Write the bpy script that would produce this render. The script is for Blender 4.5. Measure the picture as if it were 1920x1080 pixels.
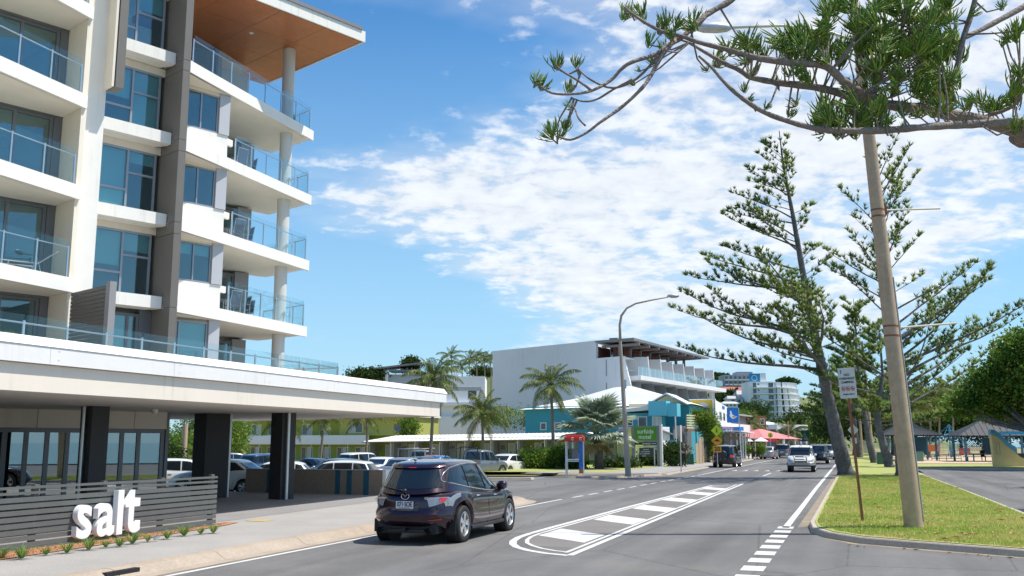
import bpy, bmesh, math, random
import numpy as np
from mathutils import Vector, Matrix

# ---------------------------------------------------------------- scene, camera, light
scene = bpy.context.scene
for o in list(bpy.data.objects):
    bpy.data.objects.remove(o)
COL = scene.collection
R = math.radians
PI = math.pi
FPX = 1800.0
EYE = 2.0
TH = math.atan(289 / FPX)
cam_d = bpy.data.cameras.new('camera')
cam_d.sensor_width = 36
cam_d.lens = FPX / 1920 * 36
cam_d.clip_start = 0.1
cam_d.clip_end = 6000
cam = bpy.data.objects.new('camera', cam_d)
COL.objects.link(cam)
cam.location = (0, 0, EYE)
cam.rotation_euler = (PI / 2 + TH, 0, 0)
scene.camera = cam
scene.render.engine = 'CYCLES'
scene.render.resolution_x = 1024
scene.render.resolution_y = 576
scene.view_settings.view_transform = 'Standard'
scene.view_settings.look = 'None'
scene.view_settings.gamma = 1
scene.view_settings.exposure = 0.30
scene.cycles.max_bounces = 6
scene.cycles.transparent_max_bounces = 12

SUN_AZ, SUN_EL = R(92), R(63)
S = Vector((math.cos(SUN_EL) * math.sin(SUN_AZ), math.cos(SUN_EL) * math.cos(SUN_AZ), math.sin(SUN_EL)))
sun_d = bpy.data.lights.new('sun', 'SUN')
sun_d.energy = 4.5
sun_d.angle = R(0.53)
sun_d.color = (1.0, 0.95, 0.87)
sun = bpy.data.objects.new('sun', sun_d)
COL.objects.link(sun)
sun.rotation_euler = S.to_track_quat('Z', 'Y').to_euler()
sun.location = S * 100

world = bpy.data.worlds.new('World')
scene.world = world
world.use_nodes = True
wn, wl = world.node_tree.nodes, world.node_tree.links
wn.clear()


def N(nt, typ, ins=None, **kw):
    n = nt.nodes.new(typ)
    for k, v in kw.items():
        setattr(n, k, v)
    if ins:
        for k, v in ins.items():
            if isinstance(v, bpy.types.NodeSocket):
                nt.links.new(v, n.inputs[k])
            else:
                n.inputs[k].default_value = v
    return n


def mth(nt, op, a, b=None, c=None, clamp=False):
    ins = {0: a}
    if b is not None: ins[1] = b
    if c is not None: ins[2] = c
    n = N(nt, 'ShaderNodeMath', ins, operation=op)
    n.use_clamp = clamp
    return n.outputs[0]


def mixc(nt, fac, a, b, blend='MIX'):
    n = nt.nodes.new('ShaderNodeMix')
    n.data_type = 'RGBA'
    n.blend_type = blend
    for idx, v in ((0, fac), (6, a), (7, b)):
        if isinstance(v, bpy.types.NodeSocket):
            nt.links.new(v, n.inputs[idx])
        else:
            n.inputs[idx].default_value = v
    return n.outputs[2]


def mrange(nt, v, a, b, c=0.0, d=1.0, smooth=True):
    n = N(nt, 'ShaderNodeMapRange', {0: v, 1: a, 2: b, 3: c, 4: d})
    n.interpolation_type = 'SMOOTHSTEP' if smooth else 'LINEAR'
    return n.outputs[0]


def build_sky():
    nt = world.node_tree
    sky = N(nt, 'ShaderNodeTexSky', sky_type='NISHITA')
    sky.sun_disc = False
    sky.sun_elevation = SUN_EL
    sky.sun_rotation = SUN_AZ
    sky.altitude = 10
    sky.air_density = 1.0
    sky.dust_density = 0.0
    sky.ozone_density = 2.2
    tc = N(nt, 'ShaderNodeTexCoord')
    d = N(nt, 'ShaderNodeSeparateXYZ', {0: tc.outputs['Generated']})
    z = mth(nt, 'MAXIMUM', d.outputs[2], 0.02)
    px = mth(nt, 'DIVIDE', d.outputs[0], z)
    py = mth(nt, 'DIVIDE', d.outputs[1], z)
    p = N(nt, 'ShaderNodeCombineXYZ', {0: px, 1: py, 2: 0.0}).outputs[0]
    zc_ = mth(nt, 'ADD', z, 0.20)
    pc = N(nt, 'ShaderNodeCombineXYZ', {0: mth(nt, 'DIVIDE', d.outputs[0], zc_), 1: mth(nt, 'DIVIDE', d.outputs[1], zc_), 2: 0.0}).outputs[0]
    # a warp so that the cloud bank edge and rows are not straight
    w = N(nt, 'ShaderNodeTexNoise', {'Vector': p, 'Scale': 0.9, 'Detail': 3.0}).outputs['Color']
    wp = N(nt, 'ShaderNodeVectorMath', {0: w, 1: (0.5, 0.5, 0.5)}, operation='SUBTRACT').outputs[0]
    wp2 = N(nt, 'ShaderNodeVectorMath', {0: wp, 3: 0.62}, operation='SCALE')
    pw = N(nt, 'ShaderNodeVectorMath', {0: p, 1: wp2.outputs[0]}, operation='ADD').outputs[0]
    sp = N(nt, 'ShaderNodeSeparateXYZ', {0: pw})
    # western edge of the cloud bank, in plan
    ramp = N(nt, 'ShaderNodeFloatCurve', {1: mth(nt, 'MULTIPLY', sp.outputs[1], 0.1)})
    cv = ramp.mapping.curves[0]
    pts = [(0.0, 0.55), (0.2, 0.485), (0.3, 0.41), (0.4, 0.29), (0.5, 0.33), (0.57, 0.41), (0.8, 0.50), (1.0, 0.5)]
    cv.points[0].location = pts[0]
    cv.points[1].location = pts[-1]
    for q in pts[1:-1]:
        cv.points.new(*q)
    ramp.mapping.update()
    xb = mth(nt, 'MULTIPLY_ADD', ramp.outputs[0], 4.0, -2.0)
    left = mrange(nt, mth(nt, 'SUBTRACT', sp.outputs[0], xb), -0.55, 0.55)
    right = mrange(nt, mth(nt, 'SUBTRACT', sp.outputs[0], mth(nt, 'MULTIPLY_ADD', sp.outputs[1], 0.20, 1.55)), -0.5, 0.7, 1.0, 0.25)
    cover = mth(nt, 'MULTIPLY', left, right)
    near = mrange(nt, sp.outputs[1], -6.0, 0.5, 0.5, 1.0)
    cover = mth(nt, 'MULTIPLY', cover, near)
    # cells of altocumulus: small puffs on broader banks
    n1 = N(nt, 'ShaderNodeTexNoise', {'Vector': pc, 'Scale': 11.5, 'Detail': 5.0, 'Roughness': 0.58, 'Distortion': 0.2}).outputs[0]
    mp = N(nt, 'ShaderNodeMapping', {'Vector': pc, 'Rotation': (0, 0, R(-34)), 'Scale': (1.0, 1.5, 1.0)})
    n2 = N(nt, 'ShaderNodeTexNoise', {'Vector': mp.outputs[0], 'Scale': 1.7, 'Detail': 4.0, 'Roughness': 0.6}).outputs[0]
    n3 = N(nt, 'ShaderNodeTexNoise', {'Vector': mp.outputs[0], 'Scale': 20.0, 'Detail': 3.0, 'Roughness': 0.5}).outputs[0]
    nn = mth(nt, 'ADD', mth(nt, 'MULTIPLY', n1, 0.56), mth(nt, 'MULTIPLY', n2, 0.60))
    nn = mth(nt, 'ADD', nn, mth(nt, 'MULTIPLY', n3, 0.22))
    dens = mth(nt, 'ADD', nn, mth(nt, 'MULTIPLY', cover, 0.34))
    dens = mrange(nt, dens, 0.85, 1.08)
    # thin veil around the bank
    veil = mrange(nt, mth(nt, 'ADD', n2, mth(nt, 'MULTIPLY', cover, 0.45)), 0.62, 1.0, 0.0, 0.45)
    wisp = mth(nt, 'MULTIPLY', mrange(nt, n2, 0.56, 0.72), mrange(nt, n1, 0.45, 0.62, 0.0, 0.30))
    dens = mth(nt, 'MAXIMUM', mth(nt, 'MAXIMUM', dens, veil), wisp)
    low = mrange(nt, d.outputs[2], 0.02, 0.16)
    dens = mth(nt, 'MULTIPLY', mth(nt, 'MULTIPLY', dens, low), 0.9)
    shade = mrange(nt, n1, 0.35, 0.7, 0.86, 1.0)
    cc = N(nt, 'ShaderNodeVectorMath', {0: (6.7, 6.95, 7.3), 3: shade}, operation='SCALE').outputs[0]
    hs = N(nt, 'ShaderNodeHueSaturation', {'Color': sky.outputs[0], 'Saturation': 1.22, 'Value': 1.12})
    # moist air paling the sky towards the horizon
    air = mixc(nt, mrange(nt, d.outputs[2], -0.02, 0.42, 0.92, 0.0, False), hs.outputs[0], (3.5, 4.6, 6.0, 1))
    air = mixc(nt, 1.0, air, (0.80, 0.99, 1.02, 1), 'MULTIPLY')
    col = mixc(nt, dens, air, cc)
    bg = N(nt, 'ShaderNodeBackground', {'Color': col, 'Strength': 0.122})
    out = N(nt, 'ShaderNodeOutputWorld', {0: bg.outputs[0]})


build_sky()

# ---------------------------------------------------------------- frames and helpers
AZ = R(19.35)        # direction of the road, clockwise from +Y
AU = R(42)           # direction of the apartment building's core


def ST(s, t, z=0.0):
    return Vector((s * math.sin(AZ) + t * math.cos(AZ), s * math.cos(AZ) - t * math.sin(AZ), z))


def UV(u, v, z=0.0):
    return Vector((u * math.sin(AU) - v * math.cos(AU), u * math.cos(AU) + v * math.sin(AU), z))


def at(px, py, Y):
    a, c = (px - 960) / FPX, (py - 540) / FPX
    f = math.cos(TH) + c * math.sin(TH)
    k = Y / f
    return Vector((a * k, Y, EYE + (math.sin(TH) - c * math.cos(TH)) * k))


def gnd(px, py, z=0.0):
    a, c = (px - 960) / FPX, (py - 540) / FPX
    k = (z - EYE) / (math.sin(TH) - c * math.cos(TH))
    return Vector((a * k, (math.cos(TH) + c * math.sin(TH)) * k, z))


ROADROT = -AZ        # rotation about z that turns local +Y onto the road direction

MATS = {}


def mat(name, col=(.5, .5, .5), rough=0.6, streak=0.0, metal=0.0, nz=None, bump=None, coat=0.0, spec=0.5, alpha=None, emit=None, trans=0.0, col2=None, nz2=None, coord='Object'):
    """nz=(scale, amount) brightness mottling; nz2 a second, larger one; bump=(scale, strength); col2 mixes in by large noise"""
    if name in MATS: return MATS[name]
    m = bpy.data.materials.new(name)
    m.use_nodes = True
    nt = m.node_tree
    b = nt.nodes['Principled BSDF']
    c4 = (*col, 1)
    b.inputs['Base Color'].default_value = c4
    b.inputs['Roughness'].default_value = rough
    b.inputs['Metallic'].default_value = metal
    b.inputs['Specular IOR Level'].default_value = spec
    b.inputs['Coat Weight'].default_value = coat
    b.inputs['Coat Roughness'].default_value = 0.03
    tc = None
    cur = None
    if nz or bump or nz2 or col2 or streak:
        tc = N(nt, 'ShaderNodeTexCoord').outputs[coord]
    if col2:
        n = N(nt, 'ShaderNodeTexNoise', {'Vector': tc, 'Scale': (nz2 or (0.6,))[0], 'Detail': 4.0, 'Roughness': 0.6})
        f = mrange(nt, n.outputs[0], 0.36, 0.64)
        cur = mixc(nt, f, c4, (*col2, 1))
    for q in (nz, nz2 if not col2 else None):
        if q:
            n = N(nt, 'ShaderNodeTexNoise', {'Vector': tc, 'Scale': q[0], 'Detail': 5.0, 'Roughness': 0.65})
            f = mrange(nt, n.outputs[0], 0.28, 0.72, 1 - q[1], 1 + q[1], False)
            sc = N(nt, 'ShaderNodeVectorMath', {0: cur if cur is not None else c4[:3], 3: f}, operation='SCALE')
            cur = sc.outputs[0]
    if streak:
        # rain streaks: noise drawn out along the vertical, broken up by a larger one
        mp = N(nt, 'ShaderNodeMapping', {'Vector': tc, 'Scale': (2.6, 2.6, .16)})
        n = N(nt, 'ShaderNodeTexNoise', {'Vector': mp.outputs[0], 'Scale': 1.6, 'Detail': 4.0, 'Roughness': 0.7})
        n2 = N(nt, 'ShaderNodeTexNoise', {'Vector': tc, 'Scale': .35, 'Detail': 3.0})
        f = mth(nt, 'MULTIPLY', mrange(nt, n.outputs[0], .50, .72), mrange(nt, n2.outputs[0], .40, .62))
        cur = mixc(nt, mth(nt, 'MULTIPLY', f, streak), cur if cur is not None else c4, (col[0] * .62, col[1] * .58, col[2] * .52, 1))
    if cur is not None:
        nt.links.new(cur, b.inputs['Base Color'])
    if bump:
        n = N(nt, 'ShaderNodeTexNoise', {'Vector': tc, 'Scale': bump[0], 'Detail': 4.0})
        bp = N(nt, 'ShaderNodeBump', {'Strength': bump[1], 'Distance': 0.02, 'Height': n.outputs[0]})
        nt.links.new(bp.outputs[0], b.inputs['Normal'])
    if emit:
        b.inputs['Emission Color'].default_value = (*emit[0], 1)
        b.inputs['Emission Strength'].default_value = emit[1]
    MATS[name] = m
    return m


def glassmat(name, tint, gloss=0.12, seen=(1, 1, 1), blend=0.25):
    """thin see-through pane: transparent (tinted) plus mirror reflection growing at grazing angles, over a slight body tint"""
    m = bpy.data.materials.new(name)
    m.use_nodes = True
    nt = m.node_tree
    nt.nodes.clear()
    tr = N(nt, 'ShaderNodeBsdfTransparent', {0: (*seen, 1)})
    df = N(nt, 'ShaderNodeBsdfDiffuse', {0: (*tint, 1)})
    gl = N(nt, 'ShaderNodeBsdfGlossy', {0: (0.9, 0.97, 1, 1), 1: 0.01})
    lw = N(nt, 'ShaderNodeLayerWeight', {0: 0.5})
    f = mth(nt, 'POWER', lw.outputs['Facing'], 4.0)
    f = mrange(nt, f, 0.0, 1.0, gloss, 1.0, False)
    a = N(nt, 'ShaderNodeMixShader', {0: blend, 1: tr.outputs[0], 2: df.outputs[0]})
    b = N(nt, 'ShaderNodeMixShader', {0: f, 1: a.outputs[0], 2: gl.outputs[0]})
    N(nt, 'ShaderNodeOutputMaterial', {0: b.outputs[0]})
    MATS[name] = m
    return m


def leafmat(name, c1, c2, scale=1.2, trans=0.35, c3=None):
    m = bpy.data.materials.new(name)
    m.use_nodes = True
    nt = m.node_tree
    nt.nodes.clear()
    g = N(nt, 'ShaderNodeNewGeometry')
    tc = N(nt, 'ShaderNodeTexCoord')
    n = N(nt, 'ShaderNodeTexNoise', {'Vector': tc.outputs['Object'], 'Scale': scale, 'Detail': 3.0})
    f = mrange(nt, n.outputs[0], 0.35, 0.65)
    col = mixc(nt, f, (*c1, 1), (*c2, 1))
    r = g.outputs['Random Per Island']
    if c3:
        col = mixc(nt, mrange(nt, r, 0.86, 0.95), col, (*c3, 1))
    v = mrange(nt, r, 0.0, 1.0, 0.7, 1.3, False)
    col = N(nt, 'ShaderNodeVectorMath', {0: col, 3: v}, operation='SCALE').outputs[0]
    df = N(nt, 'ShaderNodeBsdfPrincipled', {'Base Color': col, 'Roughness': 0.5, 'Specular IOR Level': 0.22})
    tr = N(nt, 'ShaderNodeBsdfTranslucent', {0: col})
    mx = N(nt, 'ShaderNodeMixShader', {0: trans, 1: df.outputs[0], 2: tr.outputs[0]})
    N(nt, 'ShaderNodeOutputMaterial', {0: mx.outputs[0]})
    MATS[name] = m
    return m


def tag(o, label=None, cat=None, group=None, kind=None):
    if label: o['label'] = label
    if cat: o['category'] = cat
    if group: o['group'] = group
    if kind: o['kind'] = kind
    return o


def thing(name, label, cat, loc=(0, 0, 0), rz=0.0, group=None):
    o = bpy.data.objects.new(name, None)
    o.empty_display_size = 0.2
    COL.objects.link(o)
    o.location = loc
    o.rotation_euler = (0, 0, rz)
    return tag(o, label, cat, group)


def link(name, me, parent=None, m=None):
    o = bpy.data.objects.new(name, me)
    COL.objects.link(o)
    if parent is not None: o.parent = parent
    if m is not None: me.materials.append(m)
    return o


def wloc(o):
    v = Vector((0, 0, 0))
    while o is not None:
        v += o.location
        o = o.parent
    return v


def copy_tree(o, parent=None):
    c = o.copy()
    COL.objects.link(c)
    c.parent = parent
    for ch in list(o.children):
        copy_tree(ch, c)
    return c


class MB:
    """collects polygons; f maps local coordinates to world ones (or leaves them)"""
    def __init__(s, f=None):
        s.v, s.p, s.f = [], [], f

    def add(s, vs, fs):
        k = len(s.v)
        if s.f: vs = [s.f(*v) for v in vs]
        s.v += [tuple(v) for v in vs]
        s.p += [tuple(i + k for i in q) for q in fs]
        return s

    def box(s, x0, x1, y0, y1, z0, z1):
        return s.add([(x0, y0, z0), (x1, y0, z0), (x1, y1, z0), (x0, y1, z0), (x0, y0, z1), (x1, y0, z1), (x1, y1, z1), (x0, y1, z1)],
                     [(3, 2, 1, 0), (4, 5, 6, 7), (0, 1, 5, 4), (1, 2, 6, 5), (2, 3, 7, 6), (3, 0, 4, 7)])

    def prism(s, poly, z0, z1, zt=None):
        n = len(poly)
        vs = [(p[0], p[1], z0) for p in poly] + [(p[0], p[1], z1) for p in poly]
        return s.add(vs, [tuple(range(n))[::-1], tuple(range(n, 2 * n))] + [(i, (i + 1) % n, n + (i + 1) % n, n + i) for i in range(n)])

    def xprism(s, poly, x0, x1):
        """poly in (y,z), extruded along x"""
        n = len(poly)
        vs = [(x0, p[0], p[1]) for p in poly] + [(x1, p[0], p[1]) for p in poly]
        return s.add(vs, [tuple(range(n))[::-1], tuple(range(n, 2 * n))] + [(i, (i + 1) % n, n + (i + 1) % n, n + i) for i in range(n)])

    def yprism(s, poly, y0, y1):
        n = len(poly)
        vs = [(p[0], y0, p[1]) for p in poly] + [(p[0], y1, p[1]) for p in poly]
        return s.add(vs, [tuple(range(n))[::-1], tuple(range(n, 2 * n))] + [(i, (i + 1) % n, n + (i + 1) % n, n + i) for i in range(n)])

    def sheet(s, poly, z):
        return s.add([(p[0], p[1], z if len(p) < 3 else p[2]) for p in poly], [tuple(range(len(poly)))])

    def tube(s, pts, r, n=8, cap=True):
        f = s.f
        P = [Vector(f(*p)) if f else Vector(p) for p in pts]
        if not isinstance(r, (list, tuple)): r = [r] * len(P)
        vs, fs = [], []
        a = None
        for i, p in enumerate(P):
            d = (P[min(i + 1, len(P) - 1)] - P[max(i - 1, 0)])
            if d.length < 1e-9: d = Vector((0, 0, 1))
            d.normalize()
            if a is None:
                a = d.orthogonal().normalized()
            else:
                a = (a - d * a.dot(d))
                a = a.normalized() if a.length > 1e-6 else d.orthogonal().normalized()
            b = d.cross(a)
            for k in range(n):
                th = 2 * PI * k / n
                vs.append(p + (a * math.cos(th) + b * math.sin(th)) * r[i])
        for i in range(len(P) - 1):
            for k in range(n):
                k2 = (k + 1) % n
                fs.append((i * n + k, i * n + k2, (i + 1) * n + k2, (i + 1) * n + k))
        if cap:
            fs.append(tuple(range(n))[::-1])
            fs.append(tuple((len(P) - 1) * n + k for k in range(n)))
        s.f = None
        s.add(vs, fs)
        s.f = f
        return s

    def cyl(s, x, y, z0, z1, r, n=16, r2=None):
        return s.tube([(x, y, z0), (x, y, z1)], [r, r if r2 is None else r2], n)

    def lathe(s, prof, n=24, axis='z', c=(0, 0, 0)):
        """prof: list of (r,h)"""
        vs, fs = [], []
        for r, h in prof:
            for k in range(n):
                th = 2 * PI * k / n
                a, b = r * math.cos(th), r * math.sin(th)
                q = (a, b, h) if axis == 'z' else ((a, h, b) if axis == 'y' else (h, a, b))
                vs.append((q[0] + c[0], q[1] + c[1], q[2] + c[2]))
        for i in range(len(prof) - 1):
            for k in range(n):
                k2 = (k + 1) % n
                fs.append((i * n + k, i * n + k2, (i + 1) * n + k2, (i + 1) * n + k))
        return s.add(vs, fs)

    def grid(s, rows):
        n = len(rows[0])
        vs = [p for r in rows for p in r]
        fs = [(i * n + k, i * n + k + 1, (i + 1) * n + k + 1, (i + 1) * n + k) for i in range(len(rows) - 1) for k in range(n - 1)]
        return s.add(vs, fs)

    def mesh(s, name, smooth=False, off=None):
        me = bpy.data.meshes.new(name)
        vs = s.v if off is None else [(v[0] - off[0], v[1] - off[1], v[2] - off[2]) for v in s.v]
        me.from_pydata(vs, [], s.p)
        me.update()
        if smooth:
            me.polygons.foreach_set('use_smooth', [True] * len(me.polygons))
        return me

    def build(s, name, m, parent=None, smooth=False, world=False, angle=None, bevel=0):
        """world=True: the coordinates are world ones and are moved into the (unrotated) parent's frame"""
        off = wloc(parent) if (world and parent is not None) else None
        me = s.mesh(name, smooth, off)
        if smooth or bevel:
            bm = bmesh.new()
            bm.from_mesh(me)
            bmesh.ops.recalc_face_normals(bm, faces=bm.faces)
            if bevel:
                bmesh.ops.bevel(bm, geom=list(bm.edges), offset=bevel, segments=1, affect='EDGES', profile=0.5)
            bm.to_mesh(me)
            bm.free()
        if angle:
            me.set_sharp_from_angle(angle=R(angle))
        return link(name, me, parent, m)


def struct(o):
    o['kind'] = 'structure'
    return o


def npmesh(name, V, F, m, parent=None, smooth=False):
    V = np.asarray(V, dtype=np.float32)
    F = np.asarray(F, dtype=np.int32)
    me = bpy.data.meshes.new(name)
    k = F.shape[1]
    me.vertices.add(len(V))
    me.vertices.foreach_set('co', V.ravel())
    me.loops.add(F.size)
    me.loops.foreach_set('vertex_index', F.ravel())
    me.polygons.add(len(F))
    me.polygons.foreach_set('loop_start', np.arange(0, F.size, k, dtype=np.int32))
    me.polygons.foreach_set('loop_total', np.full(len(F), k, dtype=np.int32))
    if smooth:
        me.polygons.foreach_set('use_smooth', np.ones(len(F), dtype=bool))
    me.update(calc_edges=True)
    me.validate()
    return link(name, me, parent, m)


def text_mb(txt, size, depth=0.0, align='CENTER', spacing=1.0, bold=0.0, sx=1.0):
    """a text as mesh lying in the local XZ plane, facing -Y, centred"""
    cu = bpy.data.curves.new('t', 'FONT')
    cu.body = txt
    cu.size = size
    cu.extrude = depth
    cu.align_x = align
    cu.align_y = 'CENTER'
    cu.space_character = spacing
    cu.offset = bold
    cu.resolution_u = 3 if size < 1 else 8
    ob = bpy.data.objects.new('t', cu)
    COL.objects.link(ob)
    dg = bpy.context.evaluated_depsgraph_get()
    me = bpy.data.meshes.new_from_object(ob.evaluated_get(dg))
    bpy.data.objects.remove(ob)
    bpy.data.curves.remove(cu)
    mb = MB()
    # text (x,y,z) -> (x, -z, y)
    mb.v = [(v.co.x * sx, -v.co.z, v.co.y) for v in me.vertices]
    mb.p = [tuple(p.vertices) for p in me.polygons]
    bpy.data.meshes.remove(me)
    return mb


def put_text(name, txt, size, m, parent, loc, rz=0.0, depth=0.0, spacing=1.0, bold=0.0, tilt=0.0, sx=1.0):
    mb = text_mb(txt, size, depth, spacing=spacing, bold=bold, sx=sx)
    o = mb.build(name, m, parent)
    o.location = loc
    o.rotation_euler = (tilt, 0, rz)
    return o

# ---------------------------------------------------------------- materials
def roadmat(name, c, patch, rot=True, tracks=True):
    m = bpy.data.materials.new(name)
    m.use_nodes = True
    nt = m.node_tree
    b = nt.nodes['Principled BSDF']
    tc = N(nt, 'ShaderNodeTexCoord').outputs['Object']
    mp = N(nt, 'ShaderNodeMapping', {'Vector': tc, 'Rotation': (0, 0, AZ)}).outputs[0]
    st = N(nt, 'ShaderNodeMapping', {'Vector': mp, 'Scale': (0.55, 0.035, 1)}).outputs[0]
    long_ = N(nt, 'ShaderNodeTexNoise', {'Vector': st, 'Scale': 1.6, 'Detail': 3.0}).outputs[0]
    big = N(nt, 'ShaderNodeTexNoise', {'Vector': tc, 'Scale': 0.35, 'Detail': 4.0, 'Roughness': 0.6}).outputs[0]
    fine = N(nt, 'ShaderNodeTexNoise', {'Vector': tc, 'Scale': 42.0, 'Detail': 3.0, 'Roughness': 0.8}).outputs[0]
    mid = N(nt, 'ShaderNodeTexNoise', {'Vector': tc, 'Scale': 6.0, 'Detail': 4.0, 'Roughness': 0.7}).outputs[0]
    f = mrange(nt, big, 0.3, 0.7, 1 - patch, 1 + patch, False)
    f = mth(nt, 'MULTIPLY', f, mrange(nt, fine, 0.3, 0.7, 0.72, 1.30, False))
    f = mth(nt, 'MULTIPLY', f, mrange(nt, mid, 0.3, 0.7, 0.93, 1.07, False))
    if tracks:
        f = mth(nt, 'MULTIPLY', f, mrange(nt, long_, 0.35, 0.65, 0.80, 1.18, False))
    col = N(nt, 'ShaderNodeVectorMath', {0: c, 3: f}, operation='SCALE').outputs[0]
    warm = mixc(nt, mrange(nt, big, 0.52, 0.75, 0, 0.35), col, (c[0] * 1.35, c[1] * 1.22, c[2] * 1.0, 1))
    # hairline cracks and old repairs
    vo = N(nt, 'ShaderNodeTexVoronoi', {'Vector': N(nt, 'ShaderNodeMapping', {'Vector': mp, 'Scale': (0.32, 0.10, 1)}).outputs[0], 'Scale': 1.0}, feature='DISTANCE_TO_EDGE').outputs[0]
    cr = mrange(nt, mth(nt, 'ADD', vo, mth(nt, 'MULTIPLY', mid, 0.02)), 0.010, 0.018, 0.70, 1.0, False)
    oil = N(nt, 'ShaderNodeTexVoronoi', {'Vector': mp, 'Scale': 0.42}).outputs['Distance']
    cr = mth(nt, 'MULTIPLY', cr, mrange(nt, mth(nt, 'ADD', oil, mth(nt, 'MULTIPLY', mid, .1)), .10, .19, .80, 1.0))
    warm = N(nt, 'ShaderNodeVectorMath', {0: warm, 3: cr}, operation='SCALE').outputs[0]
    nt.links.new(warm, b.inputs['Base Color'])
    b.inputs['Roughness'].default_value = 0.82
    b.inputs['Specular IOR Level'].default_value = 0.35
    bp = N(nt, 'ShaderNodeBump', {'Strength': 0.5, 'Distance': 0.01, 'Height': fine})
    nt.links.new(bp.outputs[0], b.inputs['Normal'])
    MATS[name] = m
    return m


asphalt = roadmat('asphalt', (0.152, 0.147, 0.142), 0.15)
asphalt2 = roadmat('asphalt_old', (0.165, 0.160, 0.152), 0.14, tracks=False)
footm = mat('footpath', (0.345, 0.325, 0.30), 0.85, nz=(30, 0.16), nz2=(0.7, 0.09), bump=(60, 0.3))
kerbm = mat('kerb', (0.385, 0.315, 0.245), 0.85, nz=(18, 0.14), nz2=(1.2, 0.12), bump=(40, 0.3))
kerbg = mat('kerb_grey', (0.47, 0.40, 0.32), 0.85, nz=(20, 0.16), nz2=(1.0, 0.14), bump=(40, 0.4))
paint = mat('road_paint', (0.70, 0.69, 0.66), 0.6)


def wear(m):
    nt = m.node_tree
    b = nt.nodes['Principled BSDF']
    tc = N(nt, 'ShaderNodeTexCoord').outputs['Object']
    a = N(nt, 'ShaderNodeTexNoise', {'Vector': tc, 'Scale': 16.0, 'Detail': 5.0, 'Roughness': 0.75}).outputs[0]
    c_ = N(nt, 'ShaderNodeTexNoise', {'Vector': tc, 'Scale': 1.1, 'Detail': 3.0}).outputs[0]
    f = mrange(nt, mth(nt, 'ADD', a, mth(nt, 'MULTIPLY', c_, 0.55)), .86, 1.0)
    k = mrange(nt, c_, .3, .7, .82, 1.05, False)
    col = N(nt, 'ShaderNodeVectorMath', {0: (.70, .685, .65), 3: k}, operation='SCALE').outputs[0]
    nt.links.new(mixc(nt, mth(nt, 'MULTIPLY', f, .75), col, (.24, .235, .225, 1)), b.inputs['Base Color'])


wear(paint)
grassm = mat('grass', (0.31, 0.38, 0.085), 0.9, nz=(24, 0.28), col2=(0.40, 0.37, 0.13), nz2=(0.55,), bump=(50, 0.8))
dirtm = mat('dry_ground', (0.36, 0.27, 0.15), 0.95, nz=(8, 0.2), col2=(0.20, 0.20, 0.07), nz2=(0.25,), bump=(20, 0.5))
mulchm = mat('mulch', (0.42, 0.20, 0.10), 0.95, nz=(40, 0.4), nz2=(3, 0.2), bump=(45, 1.0))
white = mat('render_white', (0.86, 0.83, 0.77), 0.7, streak=.35, nz=(1.2, 0.03), nz2=(0.25, 0.025))
cream = mat('render_cream', (0.80, 0.73, 0.61), 0.75, streak=.3, nz=(1.0, 0.04))
soffm = mat('soffit', (0.84, 0.78, 0.67), 0.75, nz=(0.9, 0.05))
fasc = mat('fascia_cream', (0.80, 0.72, 0.62), 0.6, streak=.35, nz=(0.8, 0.03))
fascg = mat('fascia_grey', (0.80, 0.785, 0.77), 0.5, streak=.35, nz=(0.8, 0.04))
pierm = mat('pier_grey', (0.165, 0.15, 0.135), 0.55, nz=(0.8, 0.06), bump=(90, 0.1))
framem = mat('frame_grey', (0.36, 0.37, 0.40), 0.4, metal=0.5)
framed = mat('frame_dark', (0.17, 0.18, 0.20), 0.42, metal=0.4)
steelm = mat('steel', (0.62, 0.63, 0.65), 0.3, metal=0.85)
darkm = mat('near_black', (0.012, 0.012, 0.014), 0.5)
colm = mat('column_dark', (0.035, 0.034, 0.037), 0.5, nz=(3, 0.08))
roomm = mat('room', (0.60, 0.58, 0.54), 0.9)
blindm = mat('blind', (0.80, 0.84, 0.80), 0.85)
timber = mat('timber_soffit', (0.50, 0.17, 0.06), 0.42, nz=(4, 0.10), nz2=(0.6, 0.12), coat=0.15)
lightm = mat('light_white', (0.85, 0.85, 0.85), 0.4)
slatm = mat('slat_grey', (0.125, 0.13, 0.122), 0.5, nz=(5, 0.06), nz2=(.8, .10))
slatd = mat('slat_dark', (0.15, 0.135, 0.12), 0.55)
lett = mat('letter_white', (0.86, 0.86, 0.86), 0.35)
panew = glassmat('window_glass', (0.01, 0.06, 0.10), 0.13, (0.62, 0.82, 0.85), 0.08)
panel_g = glassmat('balustrade_glass', (0.16, 0.38, 0.44), 0.02, (0.92, 0.97, 0.98), 0.02)
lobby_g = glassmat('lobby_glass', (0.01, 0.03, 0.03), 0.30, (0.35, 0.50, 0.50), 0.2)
carglass = mat('car_glass', (0.010, 0.016, 0.022), 0.04, spec=0.6, coat=0.25)
rubber = mat('rubber', (0.018, 0.018, 0.018), 0.75)
chrome = mat('chrome', (0.75, 0.76, 0.78), 0.12, metal=1.0)
alloy = mat('alloy', (0.62, 0.63, 0.65), 0.28, metal=0.8)
redl = mat('tail_red', (0.55, 0.02, 0.02), 0.15, coat=0.8)
orangem = mat('amber', (0.8, 0.3, 0.02), 0.2, coat=0.5)
clearl = mat('lamp_clear', (0.30, 0.31, 0.34), 0.2, coat=0.7, metal=0.3)
concp = mat('pole_concrete', (0.47, 0.345, 0.235), 0.85, streak=.9, nz=(7, 0.12), nz2=(0.8, 0.12), bump=(40, 0.4))
rust = mat('rust', (0.27, 0.10, 0.05), 0.8, nz=(20, 0.3))
galv = mat('galvanised', (0.50, 0.51, 0.52), 0.45, metal=0.6, nz=(6, 0.1))
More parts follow.
